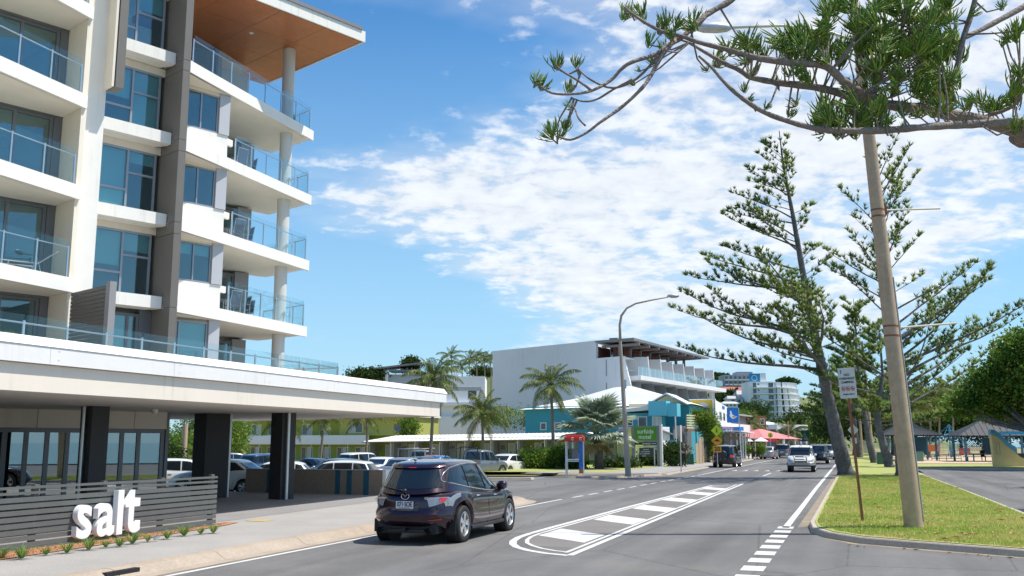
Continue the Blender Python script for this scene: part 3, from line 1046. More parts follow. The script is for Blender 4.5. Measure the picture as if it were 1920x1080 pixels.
fa, fb = st2uv(31.05, -22.55), st2uv(36.35, -22.55)
for i, L in enumerate(LV[1:5]):
    if i == 3:
        fa2 = st2uv(28.2, -22.55)
        balustrade([fa2, (24.95, 34.80), (24.95, 37.9)], L, [7, 4])
    else:
        balustrade([fa, (24.95, 34.80), (24.95, 37.9)], L, [5, 4])
    balustrade([st2uv(16.9, -22.62), st2uv(22.95, -22.62)], L, [5], top=.16)
balustrade([st2uv(15.7, -22.62), st2uv(22.95, -22.62)], LV[5], [6])

# timber-lined roof with a white edge: lining boards and a white fascia, dark gutter on top
RZ = 19.45
us = [16.76, 18.95, 21.2, 23.4, 25.36]
vs = [31.80, 34.1, 36.3, 38.5, 39.4]
for a, b in zip(us, us[1:]):
    for c, d in zip(vs, vs[1:]):
        part('soffit_panel', uvp([(a + .008, c + .008), (b - .008, c + .008), (b - .008, d - .008), (a + .008, d - .008)], RZ, RZ + .02), timber)
part('roof_slab', uvp([(16.75, 31.74), (25.40, 31.74), (25.40, 39.4), (16.75, 39.4)], RZ + .021, RZ + .45), darkm)
part('roof_fascia', uvp([(16.75, 31.66), (25.48, 31.66), (25.48, 31.735), (16.75, 31.735)], RZ - .02, RZ + .47), white)
part('roof_fascia', uvp([(25.405, 31.74), (25.48, 31.74), (25.48, 39.4), (25.405, 39.4)], RZ - .02, RZ + .05), white)
part('gutter', uvp([(16.75, 31.60), (25.3, 31.60), (25.3, 31.85), (16.75, 31.85)], RZ + .471, RZ + .62), mat('gutter_grey', (.22, .22, .24), .5))
c = UV(21.6, 34.6, RZ)
part('downlight', MB().lathe([(0, -.02), (.09, -.02), (.1, 0)], 14, c=tuple(c)), lightm)

# canopy with deck on top
TC = -14.6
cx = 25.0
cv = (cx + 14.6 * math.sin(DL)) / math.cos(DL)
P0, P1 = st2uv(-8, TC), st2uv(cv, TC)
part('canopy_soffit', uvp([P0, P1, (25.0, 39), (-16, 39)], 2.97, 3.05), mat('canopy_soffit', (.84, .78, .69), .7, nz=(.5, .04)))
part('canopy_slab', uvp([(P0[0], P0[1] + .1), (P1[0] - .05, P1[1] + .1), (24.95, 38.9), (-16, 38.9)], 3.051, 3.9), cream)
fl = MB(ST)
fl.box(-8, 33.25, TC, TC + .06, 2.94, 3.46)
part('lower_fascia', fl, fasc)
e1 = uvp([(25.0, P1[1] + .02), (25.06, P1[1] + .05), (25.06, 39), (25.0, 39)], 2.94, 3.46)
part('lower_fascia', e1, fasc)
JS = [-8, -4, 0, 3.6, 7.2, 10.8, 14.4, 18.0, 21.6, 25.2, 28.8, 33.62]
for a, b in zip(JS, JS[1:]):
    fl = MB(ST)
    fl.xprism([(TC + .061, 3.47), (TC + .17, 3.47), (TC + .17, 3.80), (TC + .061, 3.80)], a + .004, b - .004)
    part('upper_fascia', fl, fascg)
    for z in (3.55, 3.72):
        sc = MB(ST)
        sc.box(a + .2, a + .225, TC + .17, TC + .174, z, z + .02)
        part('rivet', sc, steelm)
fl = MB(ST)
fl.add([(-8, TC + .19, 3.805), (33.66, TC + .19, 3.805), (33.66, TC + .05, 3.985), (-8, TC + .05, 3.985), (-8, TC - .5, 3.99), (33.66, TC - .5, 3.99), (33.66, TC - .5, 3.805), (-8, TC - .5, 3.805)],
       [(0, 1, 2, 3), (3, 2, 5, 4), (1, 6, 5, 2), (0, 7, 6, 1)])
part('coping', fl, white)
en = MB(ST)
en.box(33.30, 33.64, TC - 3, TC + .16, 3.47, 3.80)
part('upper_fascia', en, fascg)
dk = part('deck', uvp([st2uv(-8, -15.0), st2uv(33.2, -15.0), (24.9, 38.9), (-12, 38.9)], 3.901, 3.985), footm)
balustrade([st2uv(8, -15.7), st2uv(27.6, -15.7), st2uv(27.6, -19.5)], 3.99, [17, 3], h=.44, top=.11)
# slatted privacy screen on the deck
ps = part('screen_post', uvp([(12.62, 27.05), (12.82, 27.05), (12.82, 27.30), (12.62, 27.30)], 3.99, 6.62), mat('screen_grey', (.30, .29, .29), .5))
z = 4.05
while z < 6.5:
    part('screen_slat', uvp([(12.64, 27.3), (12.70, 27.3), (12.70, 29.66), (12.64, 29.66)], z, z + .108), slatd)
    z += .125
# lobby under the canopy: cream bulkhead panels over framed glass
for a, b in ((3.5, 6.2), (6.2, 9.9), (9.9, 11.9), (11.9, 13.6), (13.6, 14.9), (14.9, 16.02)):
    part('bulkhead_panel', uvp([(a + .01, 29.6), (b - .01, 29.6), (b - .01, 29.7), (a + .01, 29.7)], 2.42, 2.965), cream)
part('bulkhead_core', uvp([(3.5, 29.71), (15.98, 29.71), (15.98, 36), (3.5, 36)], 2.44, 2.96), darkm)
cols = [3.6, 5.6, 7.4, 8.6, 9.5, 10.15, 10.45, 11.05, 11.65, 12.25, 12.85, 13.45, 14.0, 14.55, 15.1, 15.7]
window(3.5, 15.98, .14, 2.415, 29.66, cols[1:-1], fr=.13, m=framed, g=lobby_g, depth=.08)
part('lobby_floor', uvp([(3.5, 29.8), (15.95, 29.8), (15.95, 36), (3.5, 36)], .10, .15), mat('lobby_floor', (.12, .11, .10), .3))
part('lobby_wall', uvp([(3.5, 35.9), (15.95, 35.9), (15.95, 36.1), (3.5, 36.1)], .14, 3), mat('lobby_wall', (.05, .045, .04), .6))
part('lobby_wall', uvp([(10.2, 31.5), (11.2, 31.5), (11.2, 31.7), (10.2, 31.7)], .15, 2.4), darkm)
sidew = window
part('lobby_side', uvp([(15.99, 29.6), (16.1, 29.6), (16.1, 36), (15.99, 36)], .14, 2.96), framed)
# columns and their downpipes
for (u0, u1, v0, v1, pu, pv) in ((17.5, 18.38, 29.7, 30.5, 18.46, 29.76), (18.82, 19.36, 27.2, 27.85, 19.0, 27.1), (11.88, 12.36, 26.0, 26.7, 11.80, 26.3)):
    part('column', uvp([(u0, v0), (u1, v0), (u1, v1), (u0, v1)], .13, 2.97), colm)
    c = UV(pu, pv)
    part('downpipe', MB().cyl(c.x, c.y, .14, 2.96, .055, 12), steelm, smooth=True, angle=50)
# hanging battens behind
bt = MB(UV)
for k in range(26):
    u = 19.4 + k * .22
    bt.box(u, u + .09, 48.0, 48.1, 2.0, 2.97)
part('batten_screen', bt, slatd)
c = UV(14.4, 27.4, 2.97)
part('security_camera', MB().lathe([(0, -.14), (.07, -.12), (.1, -.06), (.1, 0)], 16, c=tuple(c)), lightm, smooth=True)

# low block wall with blue tiles beside the driveway
W0, W1 = gnd(459, 928, .0), gnd(722, 934, .0)
dW = (W1 - W0)
LW = dW.length
rzW = math.atan2(dW.y, dW.x)
lw = thing('low_wall', 'low brown block wall with upright blue tile strips between the driveway and the parked cars', 'wall', tuple(W0), rzW)
brown = mat('block_brown', (0.34, 0.265, 0.21), .85, nz=(12, .12), nz2=(1.5, .08))
xs = [0, .98, 1.28, 4.55, 4.85, 5.0, 5.3, 5.68, 5.98, LW - .25]
strips = [(.98, 1.20), (LW * .655, LW * .655 + .2), (LW * .735, LW * .735 + .2), (LW * .85, LW * .85 + .22)]
edges = [0.0]
for a, b in strips: edges += [a, b]
edges.append(LW - .12)
rowsz = [0, .2, .4, .6, .8, .98]
for i in range(0, len(edges) - 1, 2):
    a, b = edges[i], edges[i + 1]
    for r in range(5):
        k = max(1, int(round((b - a) / .4)))
        off = .5 if r % 2 else 0
        cuts = [0.0] + [q for q in [(j + off) / k for j in range(1 if not off else 0, k)] if 0 < q < 1] + [1.0]
        for q0, q1 in zip(cuts, cuts[1:]):
            mb = MB()
            mb.box(a + (b - a) * q0 + .003, a + (b - a) * q1 - .003, 0, .2, rowsz[r] + .003 - .3 * (r == 0), rowsz[r + 1] - .003)
            mb.build('block', brown, lw)
for a, b in strips:
    MB().box(a + .002, b - .002, -.012, .2, -.2, .98).build('tile_strip', mat('tile_blue', (0.03, 0.13, 0.20), .25, nz=(20, .25)), lw)
MB().box(.01, LW - .13, .012, .188, -.3, .975).build('mortar_core', mat('mortar', (.28, .23, .19), .9), lw)
MB().box(-.01, LW, -.025, .22, .981, 1.0).build('coping', mat('coping_light', (.62, .60, .60), .6), lw)
MB().box(LW - .115, LW + .02, -.02, .9, -.3, 1.01).build('end_pier', white, lw)

# slatted sign fence with the four white letters
FT = -13.9
fence = thing('slatted_fence', 'grey horizontal slat fence carrying the white letters, beside the footpath', 'fence', tuple(ST(19.0, FT, 0)))
z = .17
nsl = 0
while z < 1.24:
    h = .082 if z < .99 else .045
    g = MB(ST)
    g.box(3.0, 19.02, FT, FT + .035, z, z + h)
    g.build('slat', slatm, fence, world=True)
    z += h + (.03 if z < .9 else .05)
    nsl += 1
for s_ in [18.9, 17.2, 15.5, 13.8, 12.1, 10.4, 8.7, 7.0, 5.3]:
    g = MB(ST)
    g.box(s_ - .05, s_ + .05, FT - .09, FT - .005, 0.1, 1.25 if s_ < 18.8 else 1.27)
    g.build('post', slatd, fence, world=True)
g = MB(ST)
g.box(3.0, 19.0, FT + .05, FT + .10, .13, .165)
g.build('rail', slatm, fence, world=True)
sg = thing('letter_sign', 'thick white lowercase letters reading salt, standing proud of the slatted fence', 'sign', tuple(ST(14.9, FT + .14, .7)), -AZ - PI / 2 + PI)


def letter(ch, x, size, sx, z, depth=.06, sz=1.0):
    mb = text_mb(ch, size, depth, bold=.021 * size / 1.0, sx=sx)
    xs_ = [v[0] for v in mb.v]
    zs_ = [v[2] for v in mb.v]
    mb.v = [(v[0] - min(xs_) + x, v[1], (v[2] - min(zs_)) * sz + z) for v in mb.v]
    mb.build('letter', lett, sg, bevel=0)
    return x + max(xs_) - min(xs_)


# the letters face the road: local +X runs along +s when seen from the road
sg.rotation_euler = (0, 0, PI / 2 - AZ)
letter('s', -.30, 1.18, .93, -.49, sz=1.04)
letter('a', .215, 1.18, .93, -.49, sz=1.04)
letter('l', .745, 1.18, 1.05, -.49)
letter('t', .965, 1.18, 1.0, -.49, sz=1.15)

# small strappy plants in the mulch
def tuft_mesh(seed, n=85, h=.17, sp=.21):
    r = random.Random(seed)
    mb = MB()
    for i in range(n):
        a = r.random() * 6.28
        l = h * (.6 + .6 * r.random())
        w = .0048
        d = Vector((math.cos(a), math.sin(a), 0))
        e = Vector((-d.y, d.x, 0)) * w
        p0 = d * .015
        p1 = d * sp * .5 * r.uniform(.6, 1.3) + Vector((0, 0, l * .75))
        p2 = d * sp * r.uniform(.8, 1.7) + Vector((0, 0, l * r.uniform(.75, 1.0)))
        mb.add([p0 - e, p0 + e, p1 + e * .8, p1 - e * .8, p2], [(0, 1, 2, 3), (3, 2, 4)])
    return mb.mesh('strappy_plant')


strapm = leafmat('strap_leaf', (.11, .26, .05), (.25, .36, .08), 3, .3, (.4, .35, .12))
tms = [tuft_mesh(i) for i in range(4)]
for t in tms: t.materials.append(strapm)
k = 0
for (px, py) in ((3, 1046), (40, 1047), (86, 1040), (125, 1036), (166, 1030), (198, 1026), (224, 1024), (248, 1019), (277, 1015), (313, 1010), (345, 1004), (376, 1001), (400, 999)):
    o = link('strappy_plant', tms[k % 4])
    g = gnd(px, py, .145)
    o.location = g
    o.scale = [1.0 + .25 * math.sin(k * 2.1)] * 3
    where = ['at the left edge of the bed', 'second from the left edge of the bed', 'below the left part of the fence', 'just left of the letter s', 'below the letter s', 'below the gap of s and a', 'below the letter a',
             'below the letter t, smallest', 'right of the letter t beside a small pipe', 'below the fence middle post right of the letters', 'fourth from the fence end', 'second from the fence end', 'at the end of the fence'][k]
    tag(o, 'green strappy plant in the mulch bed ' + where, 'plant', 'strappy plants along the fence')
    k += 1
p = MB()
p.tube([(0, 0, .04), (.10, .02, .09)], .035, 12)
o = p.build('drain_pipe', steelm)
o.location = gnd(287, 1014, .145)
tag(o, 'short grey pipe stub lying in the mulch bed', 'pipe')
# planting on the canopy edge
for i, (s_, hh) in enumerate(((14.2, .2), (15.6, .15), (16.0, .14), (16.6, .12), (17.3, .14), (18.6, .12), (19.3, .15), (19.9, .10), (21.0, .12), (21.8, .15), (22.8, .1), (24.0, .1), (25.2, .12), (26.4, .12), (27.2, .1))):
    o = link('deck_plant', tms[i % 4], B)
    o.location = ST(s_, -15.35, 3.96) - B.location
    o.scale = (.9, .9, hh * 5)


# balcony furniture
def chair_mesh():
    root = bpy.data.objects.new('balcony_chair', None)
    fr = MB()
    for y in (-.25, .25):
        fr.tube([(-.22, y, 0), (-.20, y, .62), (.22, y, .64), (.24, y, 0)], .014, 6)
        fr.tube([(.2, y, .42), (.30, y * .95, 1.0)], .014, 6)
    fr.tube([(.30, -.24, 1.0), (.30, .24, 1.0)], .014, 6)
    st = MB()
    st.box(-.22, .22, -.23, .23, .41, .43)
    bk = MB()
    bk.add([(.20, -.23, .45), (.20, .23, .45), (.30, .23, .98), (.30, -.23, .98), (.215, -.23, .45), (.215, .23, .45), (.315, .23, .98), (.315, -.23, .98)],
           [(0, 1, 2, 3), (7, 6, 5, 4), (0, 3, 7, 4), (1, 5, 6, 2), (3, 2, 6, 7), (0, 4, 5, 1)])
    return fr, st, bk


slingm = mat('sling', (.10, .12, .17), .7)
fr, st_, bk = chair_mesh()
cm = [fr.mesh('frame'), st_.mesh('seat'), bk.mesh('backrest')]
cm[0].materials.append(steelm); cm[1].materials.append(slingm); cm[2].materials.append(slingm)


def add_chair(loc, rz, label):
    t = thing('balcony_chair', label, 'chair', loc, rz, 'chairs on the balconies')
    for m_, n_ in zip(cm, ('frame', 'seat', 'backrest')): link(n_, m_, t)
    return t


def add_table(loc, label):
    t = thing('balcony_table', label, 'table', loc, 0, 'tables on the balconies')
    MB().box(-.42, .42, -.42, .42, .70, .725).build('tabletop', mat('table_top', (.30, .32, .34), .3), t)
    for x in (-.36, .36):
        for y in (-.36, .36):
            MB().box(x - .02, x + .02, y - .02, y + .02, 0, .70).build('leg', steelm, t)


names = {1: 'first upper balcony above the canopy', 2: 'second upper balcony above the canopy', 3: 'third upper balcony above the canopy'}
for i, L in ((1, 7.0), (2, 9.95), (3, 12.93)):
    base = UV(21.0, 34.6, L)
    add_table(tuple(UV(20.9, 34.9, L)), 'small table on the ' + names[i])
    add_chair(tuple(UV(21.85, 34.75, L)), R(48) - PI * .05, 'dark sling chair right of the table on the ' + names[i])
    add_chair(tuple(UV(20.9, 34.0, L)), R(-35), 'dark sling chair nearest the glass on the ' + names[i])
    if i == 1: add_chair(tuple(UV(22.5, 35.5, L)), R(70), 'dark sling chair farthest right on the ' + names[i])
ln = thing('sun_lounger', 'reclined dark sun lounger on the lowest left balcony above the deck', 'sun lounger', tuple(UV(11.3, 29.9, 7.0)), R(40))
f = MB()
for y in (-.3, .3):
    f.tube([(-.9, y, .3), (.3, y, .3), (.85, y, .75)], .018, 6)
    f.tube([(-.6, y, 0), (-.5, y, .3)], .016, 6)
    f.tube([(.1, y, 0), (.25, y, .5), (.4, y, 0)], .012, 6)
f.build('frame', steelm, ln)
f = MB()
f.add([(-.9, -.28, .31), (-.9, .28, .31), (.3, .28, .31), (.3, -.28, .31), (.85, .28, .77), (.85, -.28, .77)], [(0, 1, 2, 3), (3, 2, 4, 5)])
f.build('sling', slingm, ln)
pt = thing('planter_pot', 'round green glazed pot on the top corner balcony under the timber roof', 'pot', tuple(UV(24.3, 35.6, 15.94)))
MB().lathe([(.18, 0), (.36, .2), (.42, .45), (.36, .7), (.22, .85), (.26, .9)], 20).build('pot', mat('pot_green', (.02, .11, .10), .3), pt, smooth=True)

# ---------------------------------------------------------------- vehicles
def lerp(a, b, t): return a + (b - a) * t


def interp(pts, x):
    if x <= pts[0][0]: return pts[0][1]
    for (x0, y0), (x1, y1) in zip(pts, pts[1:]):
        if x <= x1:
            t = (x - x0) / (x1 - x0)
            return y0 + (y1 - y0) * t
    return pts[-1][1]


def smooth_interp(pts, x):
    if x <= pts[0][0]: return pts[0][1]
    if x >= pts[-1][0]: return pts[-1][1]
    n = len(pts)
    for i in range(n - 1):
        x0, y0 = pts[i]
        x1, y1 = pts[i + 1]
        if x <= x1:
            m0 = (y1 - y0) / (x1 - x0) if i == 0 else (y1 - pts[i - 1][1]) / (x1 - pts[i - 1][0])
            m1 = (y1 - y0) / (x1 - x0) if i == n - 2 else (pts[i + 2][1] - y0) / (pts[i + 2][0] - x0)
            h = x1 - x0
            t = (x - x0) / h
            return (2 * t ** 3 - 3 * t * t + 1) * y0 + (t ** 3 - 2 * t * t + t) * h * m0 + (-2 * t ** 3 + 3 * t * t) * y1 + (t ** 3 - t * t) * h * m1


class Car:
    """x forward, y left, z up; length runs from -L/2 (rear) to L/2 (front)"""
    def __init__(s, L, W, H, belt, axr, axf, rw, roof, gh, sill=.26, p=6.0, pg=5.0, wt=.80, bulge=None, clear=.0, nose=.28, tail=.32, arch=1.16, hip=0.0):
        s.L, s.W, s.H, s.belt, s.axr, s.axf, s.rw = L, W, H, belt, axr, axf, rw
        s.roof, s.gh, s.sill, s.p, s.pg, s.wt = roof, gh, sill, p, pg, wt
        s.bulge = bulge or [(0, .955), (.12, .985), (.35, 1.0), (.6, .995), (.8, .975), (.92, .955), (1, .93)]
        s.nose, s.tail, s.arch, s.hip = nose, tail, arch, hip
        # ends of the lower body as a function of relative height: how far x is pulled in
        s.endr = [(0, .10), (.2, .02), (.45, 0.0), (.6, .035), (.9, .09), (1, .16)]
        s.endf = [(0, .14), (.2, .03), (.4, 0.0), (.6, .04), (.85, .13), (1, .26)]

    def outline(s, ns, ne):
        p = s.p
        c = 2 ** (-1 / p)
        pts = []
        for i in range(ns + 1):
            xi = -c + 2 * c * i / ns
            pts.append((xi, (1 - abs(xi) ** p) ** (1 / p)))
        for i in range(1, ne):
            e = c - 2 * c * i / ne
            pts.append(((1 - abs(e) ** p) ** (1 / p), e))
        for i in range(ns + 1):
            xi = c - 2 * c * i / ns
            pts.append((xi, -(1 - abs(xi) ** p) ** (1 / p)))
        for i in range(1, ne):
            e = -c + 2 * c * i / ne
            pts.append((-(1 - abs(e) ** p) ** (1 / p), e))
        return pts

    def low(s, xi, eta, tau):
        """a point of the lower body for outline position (xi, eta) and relative height tau"""
        dr, df = interp(s.endr, tau), interp(s.endf, tau)
        x = lerp(-s.L / 2 + dr * (1), s.L / 2 - df, (xi + 1) / 2)
        w = s.W / 2 * smooth_interp(s.bulge, tau)
        pt = 1 - .045 * max(0, abs(xi) - .45) ** 2 / .3
        if s.hip: w += s.hip * math.exp(-((x - s.axr) / .5) ** 2) * (tau > .2) * math.sin(min(1, tau) * PI) ** 1 + s.hip * .7 * math.exp(-((x - s.axf) / .5) ** 2) * (tau > .2) * math.sin(min(1, tau) * PI)
        y = w * eta * pt
        zl = s.sill
        if abs(eta) > .55:
            for ax in (s.axr, s.axf):
                d = abs(x - ax)
                ra = s.rw * s.arch
                if d < ra: zl = max(zl, s.rw + math.sqrt(ra * ra - d * d) * .99)
        if x < -s.L / 2 + .5: zl = max(zl, s.sill + s.tail * (.16))
        if x > s.L / 2 - .5: zl = max(zl, s.sill + s.nose * .1)
        zt = smooth_interp(s.belt, x)
        return Vector((x, y, zl + (zt - zl) * tau))

    def body_mb(s, ns=64, ne=14):
        out = s.outline(ns, ne)
        taus = [0, .03, .12, .25, .4, .5, .6, .7, .8, .88, .94, .98, 1.0]
        mb = MB()
        rows = [[s.low(a, b, t) for a, b in out] for t in taus]
        # crown of bonnet and boot
        for k, up in ((.94, .015), (.8, .035), (.5, .055), (.2, .065), (0.0, .066)):
            r = []
            for (a, b), q in zip(out, rows[len(taus) - 1]):
                x = q.x
                if abs(a) > .9: x = q.x * (1 - (1 - k) * .9 * (abs(a) - .9) / .1)
                zt = smooth_interp(s.belt, x)
                r.append(Vector((x, q.y * k, zt + up)))
            rows.append(r)
        n = len(out)
        vs = [p for r in rows for p in r]
        fs = [(i * n + k, i * n + (k + 1) % n, (i + 1) * n + (k + 1) % n, (i + 1) * n + k) for i in range(len(rows) - 1) for k in range(n)]
        mb.add(vs, fs)
        # bottom rim turned inwards
        q = [Vector((v.x * .99, v.y * .86, v.z + .02)) for v in rows[0]]
        mb.add(list(rows[0]) + q, [(k, (k + 1) % n, n + (k + 1) % n, n + k) for k in range(n)])
        return mb

    def ghp(s, xi, eta, tau):
        """a point of the glasshouse"""
        g = s.gh      # rear bottom, rear top, front bottom, front top (x), width bottom factor, top factor
        rb, rt, fb, ft = g
        k = tau
        xr, xf = lerp(rb, rt, k), lerp(fb, ft, k)
        if tau > .9:
            e = (tau - .9) / .1
            xr += .05 * e * e
            xf -= .07 * e * e
        x = lerp(xr, xf, (xi + 1) / 2)
        w = lerp(s.W / 2 * .925, s.W / 2 * s.wt, tau ** 1.15)
        if tau > .9: w -= .05 * ((tau - .9) / .1) ** 2
        zb = smooth_interp(s.belt, x) - .02
        zr = smooth_interp(s.roof, x)
        return Vector((x, w * eta, zb + (zr - zb) * tau))

    def gh_mb(s, ns=36, ne=14):
        p0, s.p = s.p, s.pg
        out = s.outline(ns, ne)
        s.p = p0
        taus = [0, .2, .4, .6, .8, .9, .94, .97, .99, 1.0]
        rows = [[s.ghp(a, b, t) for a, b in out] for t in taus]
        top = rows[-1]
        cxm = (s.gh[1] + s.gh[3]) / 2
        for k, up in ((.93, .014), (.8, .026), (.5, .04), (.2, .046), (0, .047)):
            rows.append([Vector((cxm + (q.x - cxm) * (1 - (1 - k) * (1 if True else 0)), q.y * k, 0)) for q in top])
            for v in rows[-1]:
                v.z = smooth_interp(s.roof, v.x) + up
        n = len(out)
        vs = [p for r in rows for p in r]
        fs = [(i * n + k, i * n + (k + 1) % n, (i + 1) * n + (k + 1) % n, (i + 1) * n + k) for i in range(len(rows) - 1) for k in range(n)]
        return MB().add(vs, fs)

    # ---- patches lying on the body
    def side_eta(s, xi, p):
        return (max(0, 1 - abs(xi) ** p)) ** (1 / p)

    def gside(s, x, tau, sgn):
        g = s.gh
        xr, xf = lerp(g[0], g[1], tau), lerp(g[2], g[3], tau)
        xi = max(-1, min(1, (x - xr) / (xf - xr) * 2 - 1))
        return s.ghp(xi, sgn * s.side_eta(xi, s.pg), tau)

    def gend(s, eta, tau, front):
        xi = (1 - abs(eta) ** s.pg) ** (1 / s.pg)
        return s.ghp(xi if front else -xi, eta, tau)

    def lside(s, x, tau, sgn):
        dr, df = interp(s.endr, tau), interp(s.endf, tau)
        xi = max(-1, min(1, (x + s.L / 2 - dr) / (s.L - dr - df) * 2 - 1))
        return s.low(xi, sgn * s.side_eta(xi, s.p), tau)

    def lend(s, eta, tau, front):
        xi = (1 - abs(eta) ** s.p) ** (1 / s.p)
        return s.low(xi if front else -xi, eta, tau)

    def patch(s, fn, a0, a1, b0, b1, n=8, m=5, off=.005, shape=None):
        """fn(a,b)->point; shape(u,v)->(a,b) overrides the rectangle; returns the MB and its rim"""
        g = []
        for j in range(m + 1):
            r = []
            for i in range(n + 1):
                u, v = i / n, j / m
                a, b = shape(u, v) if shape else (lerp(a0, a1, u), lerp(b0, b1, v))
                q = fn(a, b)
                e = 1e-3
                da, db = fn(a + e, b) - q, fn(a, b + e) - q
                nn = da.cross(db)
                c = Vector((q.x * .15, q.y, q.z - s.H * .35))
                if nn.length < 1e-12: nn = c
                nn.normalize()
                if nn.dot(c) < 0: nn = -nn
                r.append(q + nn * off)
            g.append(r)
        rim = g[0] + [r[-1] for r in g[1:]] + g[-1][::-1][1:] + [r[0] for r in g[::-1][1:]]
        return MB().grid(g), rim


def wheel_meshes(r, w, rim_r, spokes=5, split=True, rimm=None, key=None):
    t = MB()
    prof = [(rim_r * .98, -w / 2 + .015), (rim_r * 1.03, -w / 2), (r * .93, -w / 2), (r * .985, -w / 2 + .02), (r, -w / 2 + .045), (r, -.012), (r - .008, -.010), (r - .008, .010), (r, .012),
            (r, w / 2 - .045), (r * .985, w / 2 - .02), (r * .93, w / 2), (rim_r * 1.03, w / 2), (rim_r * .98, w / 2 - .015)]
    t.lathe(prof, 40, 'y')
    tyre = t.mesh('wheel', True)
    tyre.materials.append(rubber)
    m = MB()
    m.lathe([(rim_r * 1.0, w / 2 - .012), (rim_r * 1.02, w / 2 - .004), (rim_r * .97, w / 2 + .002), (rim_r * .93, w / 2 - .02), (rim_r * .90, -w / 2 + .02)], 36, 'y')
    m.lathe([(0, w / 2 - .012), (.045, w / 2 - .014), (.07, w / 2 - .03), (.075, w / 2 - .07)], 20, 'y')
    for k in range(spokes):
        for dd in ((-.10, .10) if split else (0,)):
            a0 = 2 * PI * k / spokes
            a1 = a0 + dd * (1.6 if split else 0)
            wd = .022 if split else .045
            e0, e1 = Vector((-math.sin(a0), 0, math.cos(a0))), Vector((-math.sin(a1), 0, math.cos(a1)))
            r0, r1 = Vector((math.cos(a0), 0, math.sin(a0))), Vector((math.cos(a1), 0, math.sin(a1)))
            yo, yi = w / 2 - .028, w / 2 - .010
            A = [r0 * .045 - e0 * wd, r0 * .045 + e0 * wd, r1 * rim_r * .95 + e1 * wd * 1.5, r1 * rim_r * .95 - e1 * wd * 1.5]
            top = [Vector((q.x, yi if i < 2 else yi - .004, q.z)) for i, q in enumerate(A)]
            bot = [Vector((q.x, yo - .02, q.z)) for q in A]
            m.add(top + bot, [(0, 1, 2, 3), (0, 4, 5, 1), (1, 5, 6, 2), (2, 6, 7, 3), (3, 7, 4, 0)])
    rim = m.mesh('rim')
    rim.materials.append(rimm or alloy)
    d = MB()
    d.lathe([(0, w / 2 - .085), (rim_r * .93, w / 2 - .085)], 24, 'y')
    disc = d.mesh('brake_disc')
    disc.materials.append(darkm)
    return tyre, rim, disc


WM = {}


def paintm(name, c, metal=.25, rough=.35):
    return mat('paint_' + name, c, rough, metal=metal, coat=1.0, spec=.5)


